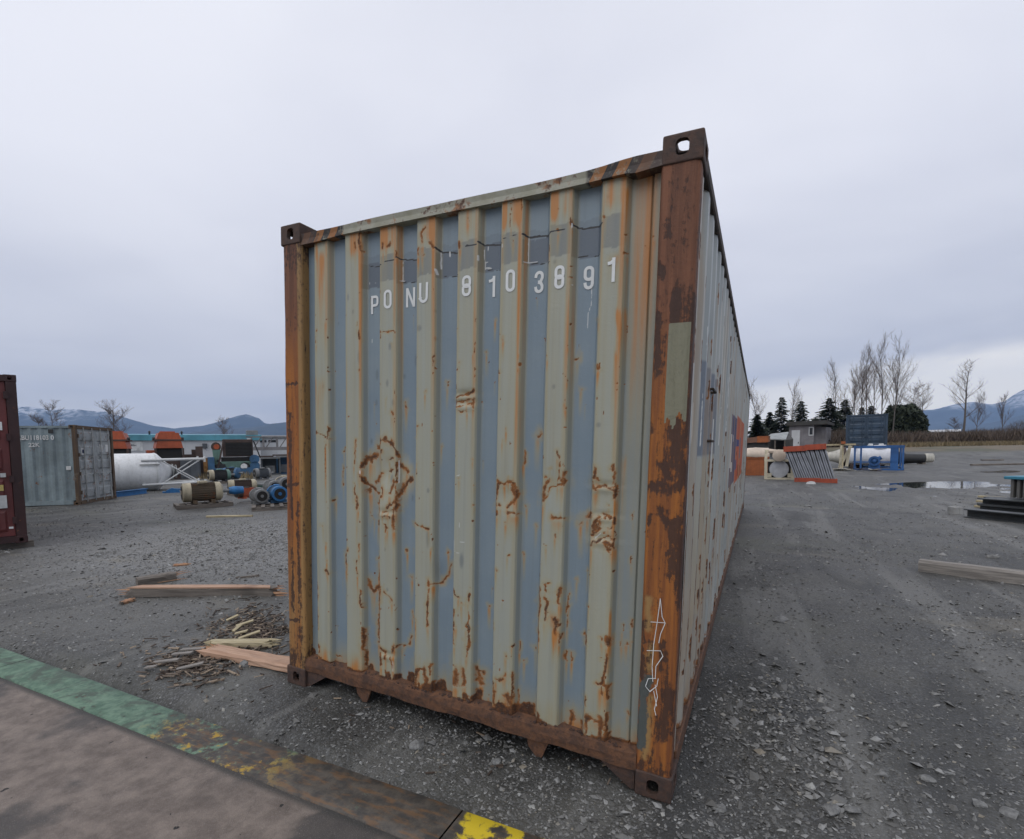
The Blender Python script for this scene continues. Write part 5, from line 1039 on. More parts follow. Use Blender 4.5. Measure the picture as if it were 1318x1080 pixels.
# ---- generator set with a big black radiator
s = Spot(300, depth=34.5, yaw=.06); o = s.thing('generator_set', 'blue and green engine set with large black radiator in brown frame', 'generator')
X, Z_ = s.X, s.Z; b0 = 0
MB().box(X(272), X(330), -.75, .75, -.05, Z_(602), .02).build('skid', 'machine_blue', o); MB().box(X(271), X(278), -.8, .6, 0, Z_(588), .02).build('end_cabinet', 'machine_blue', o)
MB().box(X(283), X(322), -.55, .5, Z_(603), Z_(594), .03).build('engine_block', 'machine_green', o); MB().box(X(286), X(320), -.45, .4, Z_(594.5), Z_(588.5)).build('intake_shade', 'dark_hollow', o)  # near-black block above the engine stands in for shade in the gap
rd = MB().box(X(288), X(322), -.5, .2, Z_(588), Z_(566), .02).build('radiator_frame', 'iron_brown', o); MB().box(X(291), X(320.5), -.53, -.49, Z_(586.5), Z_(570)).build('core', 'dark_hollow', rd)
for k in range(9): MB().box(X(291), X(320.5), -.55, -.531, Z_(586-k*1.8), Z_(585.5-k*1.8)).build('louvre', 'black_steel', rd)
MB().box(X(316), X(320), -.4, -.2, Z_(566), Z_(564.6)).build('filler_cap', 'label_white', rd)
MB().lathe([(-.1, .001), (-.1, .30), (.12, .30), (.12, .001)], 'y', 20, (X(323), -.66, Z_(591.5))).build('flywheel_cover', 'machine_blue', o); MB().lathe([(-.1, .001), (-.1, .30), (.12, .30), (.12, .001)], 'y', 20, (X(323), -.66, Z_(600))).build('flywheel_cover', 'machine_blue', o)
pl = MB().lathe([(-.1, .001), (-.1, .24), (0, .28), (.12, .24), (.12, .001)], 'y', 20, (X(312), -.62, Z_(600.5))).build('pulley', 'black_steel', o); MB().lathe([(-.13, .06), (-.13, .2), (-.1, .2)], 'y', 20, (X(310.4), -.62, Z_(600.5))).build('rim', 'label_white', pl)
MB().beam((X(279), -.6, 0), (X(289), -.5, Z_(568)), .10, .10).build('strut', 'iron_brown', o); MB().beam((X(330), -.6, Z_(590)), (X(323), -.45, Z_(568)), .08, .08).build('strut', 'black_steel', o)
MB().tube((X(281), -.5, Z_(592)), (X(294), -.5, Z_(605)), .07, n=8).build('hose', 'rubber', o); MB().box(X(279), X(290), -.58, -.40, Z_(611), Z_(597), .03).build('pump', 'black_steel', o)
s2 = Spot(278, depth=37); o = s2.thing('chute_hopper', 'pale green tapered hopper with orange round cap behind the engine set', 'hopper')
zt, zm = s2.Z(571), s2.Z(579); MB().prism([(s2.X(275), s2.Z(598)), (s2.X(281), s2.Z(598)), (s2.X(283), zm), (s2.X(273.6), zm)], 'y', -.3, .3).build('chute', 'machine_green', o); MB().lathe([(-.15, .001), (-.15, .32), (.15, .32), (.15, .001)], 'y', 20, (s2.X(278), 0, (zt+zm)/2)).build('cap', 'iron_brown', o); MB().lathe([(-.2, .001), (-.2, .19), (-.15, .19)], 'y', 16, (s2.X(278.5), 0, (zt+zm)/2)).build('orange_disc', 'orange_paint', o)
for dx in (275.5, 280.5): MB().box(s2.X(dx)-.05, s2.X(dx)+.05, -.25, .25, -.05, s2.Z(597)).build('leg', 'iron_brown', o)
# cabinets, columns, crate left of the engine set
s = Spot(244, depth=33); o = s.thing('steel_cabinet', 'dark grey sheet steel cabinet standing beyond the silo legs', 'cabinet')
MB().box(s.X(233), s.X(255), -.5, .5, 0, s.Z(592), .02).build('body', 'machine_grey', o); MB().box(s.X(234), s.X(243), -.53, -.501, .1, s.Z(593)).build('door', 'machine_grey', o); MB().box(s.X(244), s.X(254), -.53, -.501, .1, s.Z(593)).build('door', 'machine_grey', o); MB().box(s.X(242), s.X(243), -.56, -.53, .8, 1.0).build('handle', 'black_steel', o)
s = Spot(225, depth=35.5); o = s.thing('open_steel_bin', 'dark brown open steel bin behind the silo legs', 'bin')
MB().box(s.X(203), s.X(249), .9, 1.0, 0, s.Z(586)).build('back_wall', 'iron_brown', o); MB().box(s.X(203), s.X(206), -.6, .9, 0, s.Z(586)).build('side_wall', 'iron_brown', o); MB().box(s.X(246), s.X(249), -.6, .9, 0, s.Z(586)).build('side_wall', 'iron_brown', o); MB().box(s.X(203), s.X(249), -.65, -.55, s.Z(589.5), s.Z(585)).build('top_beam', 'iron_brown', o); MB().box(s.X(206), s.X(246), .80, .89, 0, s.Z(588)).build('bin_shade', 'dark_hollow', o)  # dark sheet before the back wall paints the shade inside the bin
for u, w, vt, lb in ((256, 8, 575, 'tall dark brown steel column on a base plate beside the grey cabinet'), (249, 5, 579, 'shorter dark steel column behind the silo legs')):
    s = Spot(u, depth=33.5); o = s.thing('steel_column', lb, 'column'); zt = s.Z(vt); hw = w*s.s/2
    for sg_ in (-1, 1): MB().box(-hw, hw, sg_*hw-.012, sg_*hw+.012, .02, zt).build('flange', 'iron_brown', o)
    MB().box(-.012, .012, -hw, hw, .02, zt).build('web', 'iron_brown', o); MB().box(-hw*1.5, hw*1.5, -hw*1.5, hw*1.5, -.02, .025).build('base_plate', 'iron_brown', o); MB().box(-hw*1.1, hw*1.1, -hw*1.15, hw*1.15, zt*.60, zt*.64).build('white_band', 'label_white', o)
s = Spot(265, depth=36); o = s.thing('plywood_crate', 'orange-brown plywood crate with pale lid between steel column and engine set', 'crate'); woodmat('ply_orange', (.34, .17, .06), (.46, .26, .10))
MB().prism([(s.X(258), 0), (s.X(273), 0), (s.X(273), s.Z(591)), (s.X(258), s.Z(588.5))], 'y', -.5, .6).build('body', 'ply_orange', o); MB().prism([(s.X(257.5), s.Z(588.4)), (s.X(273.5), s.Z(590.9)), (s.X(273.5), s.Z(589.5)), (s.X(257.5), s.Z(587))], 'y', -.53, .63).build('lid', 'label_white', o); MB().beam((s.X(260), -.52, .9), (s.X(272), -.52, .4), .03, .12).build('batten', 'ply_orange', o)
# grey open steel crates near the container
for u0, u1, vt, dp, lb, mt in ((337, 358, 588, 38, 'open grey steel crate with tray on top, beyond the electric motors', 'machine_grey'), (357, 378, 586.5, 39, 'dark blue-grey steel crate half hidden behind the big container post', 'machine_blue')):
    s = Spot((u0+u1)/2, depth=dp); o = s.thing('steel_crate', lb, 'crate'); a_, b_, zt = s.X(u0), s.X(u1), s.Z(vt)
    MB().box(a_, b_, .5, .56, 0, zt).build('back_panel', mt, o)
    for x in (a_, b_): MB().box(x-.06, x+.06, -.6, .5, 0, zt).build('side_panel', mt, o)
    MB().box(a_-.05, b_+.05, -.66, -.56, zt-.12, zt).build('top_rail', 'pale_grey', o); MB().box(a_, b_, -.6, .5, -.02, .08).build('floor', mt, o)
    MB().box(a_+.2, b_-.3, -.2, .3, .08, zt*.5, .05).build('contents', 'pale_grey', o); MB().box(a_-.3, b_-.4, -.5, .4, zt, zt+.10).build('tray', 'iron_brown', o)

# ---- electric motors and pallets
def pallet(loc, rz, label, w=1.2, d=1.0, mat='old_wood', group='pallets under machinery'):
    o = thing('pallet', label, 'pallet', loc, rz, group)
    for y in (-.45, 0, .45): MB().box(-w/2, w/2, y*d-.045, y*d+.045, .0, .10).build('stringer', mat, o)
    for k in range(6): x = -w/2+.05+k*(w-.1)/5; MB().box(x-.05, x+.05, -d/2, d/2, .10, .122).build('board', mat, o)
    return o
def motor(loc, rz, L_, R_, body, bell, label, fan=None, tilt=0, group='electric motors lying in the yard', shaft=True):
    o = thing('electric_motor', label, 'motor', loc, rz, group); z = R_+.03
    MB().lathe([(-L_*.30, R_*.86), (L_*.30, R_*.86)], 'x', 28, (0, 0, z)).build('body', body, o, True)
    mb = MB()
    for k in range(26):
        a_ = 2*PI*k/26; c_, s_ = math.cos(a_), math.sin(a_); mb.beam((-L_*.29, c_*R_*.92, z+s_*R_*.92), (L_*.29, c_*R_*.92, z+s_*R_*.92), .012 if abs(c_) > .7 else .03, .03 if abs(c_) > .7 else .012)
    mb.build('cooling_fins', body, o)
    MB().lathe([(L_*.29, R_), (L_*.42, R_*.98), (L_*.48, R_*.7), (L_*.48, R_*.2)], 'x', 28, (0, 0, z)).build('end_bell', bell, o, True)
    fc_ = MB().lathe([(-L_*.50, R_*.72), (-L_*.485, R_*.95), (-L_*.29, R_)], 'x', 28, (0, 0, z)).build('fan_cover', fan or bell, o, True)
    MB().lathe([(-L_*.508, .001), (-L_*.508, R_*.70), (-L_*.502, R_*.70)], 'x', 24, (0, 0, z)).build('grille', 'dark_hollow', fc_)
    MB().lathe([(-L_*.515, .001), (-L_*.515, R_*.22), (-L_*.505, R_*.22)], 'x', 16, (0, 0, z)).build('hub', fan or bell, fc_)
    if shaft: MB().lathe([(L_*.47, R_*.18), (L_*.70, R_*.18)], 'x', 16, (0, 0, z)).build('shaft', 'pale_grey', o)
    for x in (-L_*.22, L_*.22): MB().box(x-.06, x+.06, -R_*.95, R_*.95, -.01, R_*.35).build('foot', body, o)
    MB().box(-L_*.12, L_*.12, -R_*.35, R_*.35, z+R_*.85, z+R_*1.15, .02).build('terminal_box', bell, o)
    return o
def mo(u, vb, dr, yaw, L_px, R_px, *a, lift=.12, **k):
    s = Spot(u, vb); return motor((s.loc[0], s.loc[1], s.loc[2]+lift), s.rz+yaw, L_px*s.s, R_px*s.s, *a, **k), s
o, s = mo(262, 652, 0, .12, 46, 12.5, 'motor_brown', 'cream_paint', 'large brown finned motor with cream end bell on a pallet near the silo legs')
pallet(s.loc, s.rz+.12, 'dark worn pallet carrying the large brown and cream motor', 62*s.s, 1.0)
c_ = o; MB().lathe([(30*s.s, .10), (36*s.s, .13), (47*s.s, .11)], 'x', 16, (0, 0, 12.5*s.s+.03)).build('coupling_guard', 'bright_blue', o)
o, s = mo(313, 636, 0, .10, 34, 7.5, 'iron_brown', 'cream_paint', 'brown motor with cream fan cover lying behind the large brown motor', lift=.10); pallet(s.loc, s.rz+.1, 'low pallet under the brown motor with cream fan cover', 34*s.s, .9)
for u, vb, R_px, body, bell, fan, lb in ((334, 653, 9, 'pale_grey', 'pale_grey', 'pale_grey', 'grey motor with round grey fan cover turned outward, beside the blue-faced motor'), (357, 651, 10, 'machine_blue', 'bright_blue', 'bright_blue', 'motor with bright blue round fan cover turned outward, beside the container post'),
                                         (351, 640, 8.5, 'pale_grey', 'pale_grey', 'pale_grey', 'pale grey motor standing behind the blue-faced motor'), (366, 636, 9, 'pale_grey', 'cream_paint', 'pale_grey', 'pale motor partly hidden behind the rusty container post'), (318, 645, 6, 'orange_paint', 'iron_brown', 'iron_brown', 'small rusty red motor lying behind the grey motor')):
    s = Spot(u, vb); motor((s.loc[0], s.loc[1], s.loc[2]+.115), s.rz+PI/2+(.25 if u != 318 else -.9), 30*s.s, R_px*s.s, body, bell, lb, fan)
s = Spot(345, 655); pallet((s.loc[0], s.loc[1]+.3, s.loc[2]), s.rz, 'wide dark pallet under the group of round-faced motors', 58*s.s, 1.3)
o, s = mo(283, 622, 0, .3, 26, 7, 'black_steel', 'machine_green', 'black motor with green cover on a blue skid before the engine set', lift=.14, fan='cream_paint')
pallet(s.loc, s.rz+.05, 'dark pallet under the black and green motor', 44*s.s, 1.0)
o, s = mo(299, 620, 0, -.5, 20, 7, 'black_steel', 'machine_blue', 'dark motor with blue cover beside the black and green motor', lift=.14)
o, s = mo(338, 617, 0, .4, 20, 6.5, 'machine_grey', 'pale_grey', 'small grey pump motor on the ground before the open grey crate', lift=.05)
s = Spot(350, 627); o = s.thing('green_pipe', 'dull green pipe length lying behind the motors', 'pipe'); MB().tube((-.9, 0, .09), (.9, .2, .09), .09, n=12).build('tube', 'machine_green', o); MB().lathe([(-.95, .13), (-.88, .13)], 'x', 14, (0, 0, .09)).build('flange', 'machine_green', o)

# ================================================================== RIGHT SIDE
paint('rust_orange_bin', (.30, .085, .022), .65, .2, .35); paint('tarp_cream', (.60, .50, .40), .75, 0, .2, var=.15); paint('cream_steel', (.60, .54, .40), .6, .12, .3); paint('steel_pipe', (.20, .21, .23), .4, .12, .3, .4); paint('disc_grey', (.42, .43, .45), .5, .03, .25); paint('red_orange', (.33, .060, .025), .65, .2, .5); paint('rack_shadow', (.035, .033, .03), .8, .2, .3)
s = Spot(973, 612, yaw=.05); o = s.thing('steel_bin', 'rust-orange steel bin covered by a pale sheet beside the cream frame', 'bin'); a_, b_ = s.X(950), s.X(987); zt = s.Z(588)
MB().box(a_, b_, -.02, .04, 0, zt).build('front_panel', 'rust_orange_bin', o); MB().box(a_, b_, 1.9, 1.96, 0, zt).build('back_panel', 'rust_orange_bin', o)
for x in (a_, b_-.06): MB().box(x, x+.06, .04, 1.9, 0, zt).build('side_panel', 'rust_orange_bin', o)
MB().box(a_-.04, b_+.04, -.06, .0, zt-.10, zt+.02).build('rim', 'rust_orange_bin', o); MB().box(a_+.06, b_-.06, .04, 1.9, .02, .08).build('floor', 'rust_orange_bin', o)
nx_, ny_ = 26, 14; XS, YS = np.meshgrid(np.linspace(a_-.03, b_+.05, nx_), np.linspace(-.08, 2.0, ny_)); hgt_ = zt+.03+(s.Z(577.5)-zt)*(.55+.5*np.sin((YS+.08)/2.08*PI))*(.8+.35*fbm(XS*2, YS*2, 3, 7)); hgt_[0] = zt-.06+.10*fbm(XS[0]*3, YS[0], 2, 3)
sh = mesh_np('pale_sheet', np.stack([XS, YS, hgt_], -1).reshape(-1, 3), grid_faces(nx_, ny_), 'tarp_cream', smooth=True); sh.location = s.loc; sh.rotation_euler = (0, 0, s.rz); md = sh.modifiers.new('thick', 'SOLIDIFY'); md.thickness = .02
tag(sh, 'crumpled pale cream sheet heaped over the orange steel bin', 'sheet')
# cream frame with a round grey disc
s = Spot(1002, 617, yaw=.05); o = s.thing('pump_frame', 'cream steel frame holding a big round grey disc', 'frame'); X, Z_ = s.X, s.Z
for x in (X(987.5), X(1018)): MB().box(x-.05, x+.05, -.05, .05, 0, Z_(579)).build('post', 'cream_steel', o); MB().box(x-.05, x+.05, .9, 1.0, 0, Z_(579)).build('post', 'cream_steel', o)
for v_ in (616, 592.5, 580): MB().box(X(985.5), X(1020), -.06, .06, Z_(v_)-.05, Z_(v_)+.05).build('cross_bar', 'cream_steel', o)
for x in (X(987.5), X(1018)): MB().box(x-.045, x+.045, .05, .9, 0, .09).build('side_bar', 'cream_steel', o)
MB().box(X(990), X(1016), .25, .75, .08, Z_(593)).build('housing', 'rack_shadow', o); MB().lathe([(-.02, .001), (-.02, 10.8*s.s), (.16, 11.2*s.s), (.3, 10*s.s), (.3, .001)], 'y', 36, (X(1002.5), .03, Z_(604))).build('disc', 'disc_grey', o, True)
for q, u in ((1, 991.5), (1, 1014.5)): MB().box(X(u)-.09, X(u)+.09, -.04, .1, Z_(614), Z_(609)).build('clamp', 'cream_steel', o)
MB().lathe([(-.25, .15), (-.2, .28), (.2, .28), (.3, .15)], 'y', 18, (X(1002), .0, Z_(586))).build('inlet_drum', 'tarp_cream', o, True)
mb = MB(); mb.tube((X(990), -.1, Z_(580)), (X(1010), -.1, Z_(583)), .10, n=8); mb.tube((X(1010), -.1, Z_(583)), (X(1016), -.1, Z_(579)), .06, n=8); mb.build('wrapped_pipe', 'tarp_cream', o)
# leaning racks of tubes
def rack(u0t, u1t, vt, u0b, u1b, vb, n, label, gap=False):
    s = Spot((u0b+u1b)/2, vb); o = s.thing('tube_rack', label, 'rack', 'leaning tube racks'); X, Z_ = s.X, s.Z; zt = Z_(vt); back = .75
    for k in range(n):
        f_ = k/(n-1)
        for r_, yo in ((.036, 0), (.036, .16)): MB().tube((X(u0b+1+(u1b-u0b-2)*f_), yo, .07), (X(u0t+1+(u1t-u0t-2)*f_)+.02*(k % 2), back+yo, zt-.06), r_, n=8).build('tube', 'steel_pipe', o)
    mb = MB(); mb.beam((X(u0b)-.05, .05, .06), (X(u1b)+.05, .05, .06), .34, .22); bt = mb.build('bottom_channel', 'red_orange', o)
    MB().beam((X(u0t)-.05, back+.05, zt), (X(u1t)+.05, back+.05, zt+.04), .40, .24).build('top_channel', 'red_orange', o)
    MB().add([(X(u0b), .24, .05), (X(u1b), .24, .05), (X(u1t), back+.24, zt), (X(u0t), back+.24, zt)], [(0, 1, 2, 3)]).build('tube_shade', 'rack_shadow', o)  # dark sheet painted as the shadow behind the leaning tubes
    for k in range(3): q = .15+.33*k; MB().box(X(u0b+(u1b-u0b)*q), X(u0b+(u1b-u0b)*(q+.16)), -.14, -.10, 0, .12).build('tab', 'red_orange', o)
    return s
rack(1012, 1036, 578.5, 1026, 1052, 620.5, 10, 'leaning rack of dark steel tubes with orange ends, beside the cream frame')
rack(1040, 1061, 575.5, 1053, 1074, 621, 8, 'leaning rack of dark steel tubes with tall orange top, beside the white vessel')
s = Spot(1043, 623); o = MB().prism([(-.16, 0), (.20, 0), (.16, .08), (.02, .11), (-.12, .07)], 'y', -.1, .1).build('concrete_chunk', 'label_white'); o.location = s.loc; o.rotation_euler = (0, 0, s.rz); tag(o, 'small white chunk at the foot of the tube racks', 'rubble')
# white vessel on its side, cream stand, blue cage, black pipe, long pale beam
paint('vessel_white', (.66, .67, .70), .45, .03, .22, var=.06); paint('cage_blue', (.020, .095, .27), .55, .12, .45); paint('dirty_white', (.48, .46, .40), .6, .3, .45)
s = Spot(1110, depth=34.2, yaw=.05); X, Z_ = s.X, s.Z; o = s.thing('pressure_vessel', 'white horizontal vessel with bolted neck lying inside the blue cage', 'vessel'); zc_ = Z_(587.5); R_ = 11*s.s
MB().lathe([(X(1092), .62*R_), (X(1093), R_*.95), (X(1096), R_), (X(1131), R_), (X(1139), R_*.86), (X(1146), R_*.42), (X(1146.5), R_*.1)], 'x', 36, (0, 0, zc_)).build('shell', 'vessel_white', o, True)
MB().lathe([(X(1068), R_*.3), (X(1070), R_*.62), (X(1072), R_*.62), (X(1073), R_*.5), (X(1078), R_*.6), (X(1088), R_*.93), (X(1091.8), R_*.95)], 'x', 30, (0, 0, zc_)).build('neck', 'dirty_white', o, True)
MB().lathe([(X(1090), R_*.9), (X(1090.2), R_*1.12), (X(1092.4), R_*1.12), (X(1092.6), R_*.9)], 'x', 30, (0, 0, zc_)).build('flange', 'iron_brown', o)
MB().lathe([(zc_+R_*.9, .42), (zc_+R_*1.12, .42), (zc_+R_*1.2, .35), (zc_+R_*1.3, .30), (zc_+R_*1.3, .02)], 'z', 20, (X(1128), 0, 0)).build('manway', 'vessel_white', o, True)
for u in (1100, 1126): MB().box(X(u)-.15, X(u)+.15, -.45, .45, 0, zc_-R_*.80).build('saddle', 'iron_brown', o)
for u in (1116, 1127): MB().box(X(u), X(u+5), -.1, .1, zc_+R_*.98, zc_+R_*1.5-.02, .03).build('valve_cap', 'label_white', o)
s = Spot(1131, depth=32.2); X, Z_ = s.X, s.Z; o = s.thing('pipe_cage', 'bright blue open steel cage frame around the end of white vessel', 'frame'); zt = Z_(575)
mb = MB()
def ring(z, r_): 
    m_ = MB(); pts = [(X(1106), -.9, z), (X(1156), -.9, z), (X(1156), 3.4, z), (X(1106), 3.4, z)]
    for p, q in zip(pts, pts[1:]+pts[:1]): m_.beam(p, q, .09, r_)
    return m_
ring(.05, .14).build('bottom_ring', 'cage_blue', o); ring(zt, .16).build('top_ring', 'cage_blue', o); 
for u in (1106.5, 1113, 1155.5):
    for y in (-.9, 3.4): MB().box(X(u)-.05, X(u)+.05, y-.05, y+.05, .05, zt).build('post', 'cage_blue', o)
MB().box(X(1143), X(1151), -.93, -.87, .05, zt).build('web_plate', 'cage_blue', o); MB().box(X(1106), X(1150), -.93, -.89, Z_(594)-.04, Z_(594)+.04).build('mid_rail', 'cage_blue', o)
vw = MB().lathe([(-1.22, .20), (-1.22, .30), (-1.14, .30), (-1.14, .20), (-1.22, .20)], 'y', 20, (X(1127), 0, Z_(592.5))).build('valve_wheel', 'cage_blue', o); MB().lathe([(-1.30, .02), (-1.28, .10), (-1.0, .14), (-.9, .24), (-.88, .05)], 'y', 16, (X(1127), 0, Z_(592.5))).build('hub', 'cage_blue', vw, True)
for q in range(4): MB().beam((X(1127), -1.18, Z_(592.5)), (X(1127)+.26*math.cos(q*1.57+.4), -1.18, Z_(592.5)+.26*math.sin(q*1.57+.4)), .03, .03).build('spoke', 'cage_blue', vw)
MB().tube((X(1127), -.95, Z_(592.5)), (X(1134), -.95, Z_(588)), .12, n=10).build('pipe_stub', 'cage_blue', o); MB().box(X(1121), X(1133), -1.1, -.95, 0, Z_(597)).build('valve_body', 'cage_blue', o)
s = Spot(1088, depth=32.5); X, Z_ = s.X, s.Z; o = s.thing('cream_stand', 'cream steel A-frame stand beside the neck of the white vessel', 'stand')
for (u0, v0, u1, v1) in ((1083, 602, 1084.5, 573), (1082, 602, 1094, 574), (1090, 600, 1093, 574)): MB().beam((X(u0), -.2, max(0, Z_(v0))), (X(u1), -.2, Z_(v1)), .16, .16).build('leg', 'cream_steel', o)
MB().box(X(1080), X(1093), -.5, .3, -.02, .08).build('foot', 'dirty_white', o)
s = Spot(1070, depth=31.5); X, Z_ = s.X, s.Z; o = s.thing('long_beam', 'long pale wooden beam resting across the racks and cream stand', 'beam'); MB().beam((X(1043), .0, Z_(573)), (X(1096), .9, Z_(572.4)), .18, .10).build('plank', 'yellow_wood', o); MB().box(X(1080.5), X(1085), -.1, .9, Z_(571.8), Z_(568.5)).build('clamp_block', 'rust_orange_bin', o); MB().box(X(1082), X(1083.5), .3, .5, -.05, Z_(572)).build('prop', 'yellow_wood', o)
s = Spot(1177, depth=40.5, yaw=.35); X, Z_ = s.X, s.Z; o = s.thing('black_pipe', 'heavy black pipe with stepped end lying beyond the blue cage', 'pipe'); zc_ = .42
MB().lathe([(X(1150), .50), (X(1166), .50), (X(1166.3), .40), (X(1188), .34), (X(1188.2), .26), (X(1196), .26)], 'x', 24, (0, 0, zc_)).build('tube', 'black_steel', o, True); MB().lathe([(X(1158), .5), (X(1158), .58), (X(1160), .58), (X(1160), .5)], 'x', 24, (0, 0, zc_)).build('collar', 'rubber', o); MB().lathe([(X(1188), .345), (X(1188), .36), (X(1196.5), .36), (X(1196.5), .30)], 'x', 20, (0, 0, zc_+.04)).build('pale_end_cap', 'dirty_white', o)
for u in (1160, 1185): MB().box(X(u)-.1, X(u)+.1, -.5, .5, -.02, .10).build('bearer', 'old_wood', o)
s = Spot(1088, 606); mb = MB(); rs = random.Random(2); o = s.thing('scrap_heap', 'low heap of pale scrap plates under the vessel neck', 'scrap')
for k in range(16): mb = MB(); x = rs.uniform(-1.1, 1.4); mb.beam((x, rs.uniform(-.4, .6), rs.uniform(.03, .14)), (x+rs.uniform(.3, .8), rs.uniform(-.4, .6), rs.uniform(.03, .16)), rs.uniform(.1, .3), .03); mb.build('plate', rs.choice(('dirty_white', 'iron_brown', 'old_wood')), o)
s = Spot(1102, depth=35.2); o = s.thing('dark_bundle', 'dark tarpaulin bundle lying on top behind the white vessel', 'bundle'); MB().lathe([(-.5, .02), (-.42, .3), (-.1, .42), (.3, .33), (.5, .02)], 'x', 12, (0, .0, s.Z(576)-.2)).build('body', 'rubber', o, True); MB().box(-.4, .4, -.3, .3, -.05, s.Z(577)).build('plinth', 'iron_brown', o)
# shed and low roofs
paint('shed_grey', (.20, .19, .20), .8, 0, .3, sc=.5); paint('shed_roof', (.05, .048, .045), .8, 0, .3); paint('tin_roof', (.30, .32, .31), .6, .2, .4); paint('rust_roof', (.20, .10, .065), .8, .4, .3)
s = Spot(1040, depth=70, yaw=-.18); X, Z_ = s.X, s.Z; o = s.thing('shed', 'small grey board shed with white door and flat dark roof', 'shed'); zt = Z_(559)
MB().box(X(1018), X(1046), 0, 5, -.6, zt).build('wall', 'shed_grey', o); MB().prism([(-.5, zt), (5.5, zt), (5.5, zt+.25), (-.5, zt+.55)], 'x', X(1015.5), X(1061)).build('roof', 'shed_roof', o)
MB().box(X(1046), X(1058), 1.0, 5, -.6, zt-.3).build('annex', 'shed_grey', o)
dd = MB().box(X(1021), X(1030.5), -.05, 0, -.5, Z_(565)).build('door', 'wall_white', o); MB().box(X(1028.5), X(1029.5), -.09, -.05, .6, .8).build('handle', 'black_steel', dd)
w_ = MB().box(X(1041), X(1045.5), -.05, 0, Z_(572), Z_(562)).build('window', 'window_dark', o)
for a_, b_, c_, d_ in ((1040.5, 1041.4, 572.6, 561.6), (1045, 1046, 572.6, 561.6), (1041.4, 1045, 562.6, 561.6), (1041.4, 1045, 572.6, 571.4)): MB().box(X(a_), X(b_), -.08, -.004, Z_(c_), Z_(d_)).build('frame', 'wall_white', w_)
s = Spot(1002, depth=60); X, Z_ = s.X, s.Z; o = s.thing('lean_to', 'low open lean-to with pale tin roof left of the grey shed', 'shelter')
MB().add([(X(986), -1.5, Z_(571)), (X(1010), -1.5, Z_(571)-.1), (X(1013.5), 2.5, Z_(562)), (X(993), 2.5, Z_(564)), (X(986), -1.5, Z_(571)-.12), (X(1010), -1.5, Z_(571)-.22), (X(1013.5), 2.5, Z_(562)-.12), (X(993), 2.5, Z_(564)-.12)], [(0, 1, 2, 3), (7, 6, 5, 4), (0, 4, 5, 1), (1, 5, 6, 2), (2, 6, 7, 3), (3, 7, 4, 0)]).build('roof', 'tin_roof', o)
MB().add([(X(1010), -1.5, Z_(571)-.2), (X(1018), -1.2, Z_(572)), (X(1018), -1.2, -.6), (X(1010), -1.5, -.6), (X(1013.5), 2.4, Z_(562)-.1), (X(1018), 2.4, -.6)], [(0, 1, 2, 3), (0, 4, 1), (1, 4, 5, 2)]).build('gable', 'shed_roof', o)
for u in (987, 998, 1009): MB().box(X(u)-.08, X(u)+.08, -1.4, -1.25, -.6, Z_(571)-.15).build('post', 'old_wood', o)
MB().box(X(986), X(1012), 2.2, 2.3, -.6, Z_(570)).build('back_wall', 'shed_roof', o)
s = Spot(972, depth=56); X, Z_ = s.X, s.Z; o = s.thing('rusty_shelter', 'rusted sheet-metal roof on low walls beside the lean-to', 'shelter'); MB().prism([(X(950), Z_(573)), (X(989), Z_(571)), (X(989), Z_(563.5)), (X(950), Z_(567))], 'y', 0, 4).build('roof', 'rust_roof', o); MB().box(X(952), X(988), .3, 3.8, -.6, Z_(572.5)).build('wall', 'shed_roof', o); MB().box(X(974), X(987), -.05, .0, Z_(572), Z_(564)).build('panel', 'rust_orange_bin', o)

# cooler stack on black steel beams at the right edge
paint('teal_paint', (.05, .23, .33), .5, .06, .25); paint('fin_grey', (.15, .145, .135), .5, .15, .4); paint('beam_black', (.040, .044, .046), .5, .15, .35)
s = Spot(1305, 655); 
def stack_beam(u0, v0, u1, v1, z, w, h, label):
    a_, b_ = G(u0, v0), G(u1, v1); e = (b_-a_)[:2]; e = e/np.linalg.norm(e); L_ = 4.2; c_ = a_[:2]+e*L_/2; o = thing('steel_beam', label, 'beam', (c_[0], c_[1], float(gh(*c_))+z), math.atan2(e[1], e[0]), 'black beams under the cooler')
    MB().box(-L_/2, L_/2, -w/2, w/2, h-.02, h).build('top_flange', 'beam_black', o); MB().box(-L_/2, L_/2, -w/2, w/2, -.01, .02).build('bottom_flange', 'beam_black', o); MB().box(-L_/2, L_/2, -w*.1, w*.1, .018, h-.018).build('web', 'beam_black', o); return o
stack_beam(1246, 665.5, 1318, 673, 0, .30, .18, 'long black steel beam on the gravel, lowest under the teal cooler'); stack_beam(1262, 659, 1330, 665, 0, .26, .19, 'black steel beam lying behind the lowest beam'); stack_beam(1266, 658, 1330, 664, .19, .5, .14, 'wide dark steel beam, topmost of the stack under the cooler'); stack_beam(1268, 655, 1330, 659.5, .0, .26, .30, 'deep black steel beam at the rear of the stack')
pc_ = G(1268, 656); e = (G(1330, 662)-pc_)[:2]; e = e/np.linalg.norm(e); c_ = pc_[:2]+e*1.0; co_rz = math.atan2(e[1], e[0])
o = thing('cooler_unit', 'teal-rimmed finned cooler unit sitting on the stacked black beams', 'cooler', (c_[0]-e[0]*.35, c_[1]-e[1]*.35, float(gh(*c_))+.325), co_rz); k_ = 1.0
MB().box(-.28, 3.0, -.05, 1.2, .43, .50, .012).build('top_rim', 'teal_paint', o); MB().box(-.20, 2.9, .12, 1.1, .02, .43).build('core', 'dark_hollow', o)
for k in range(26): x = -.18+k*.117; MB().box(x, x+.055, .03, .12, .0 if k < 3 else .0, .43).build('fin', 'fin_grey', o)
MB().box(.16, 2.9, -.02, .03, .07, .155, .006).build('lower_rail', 'teal_paint', o)
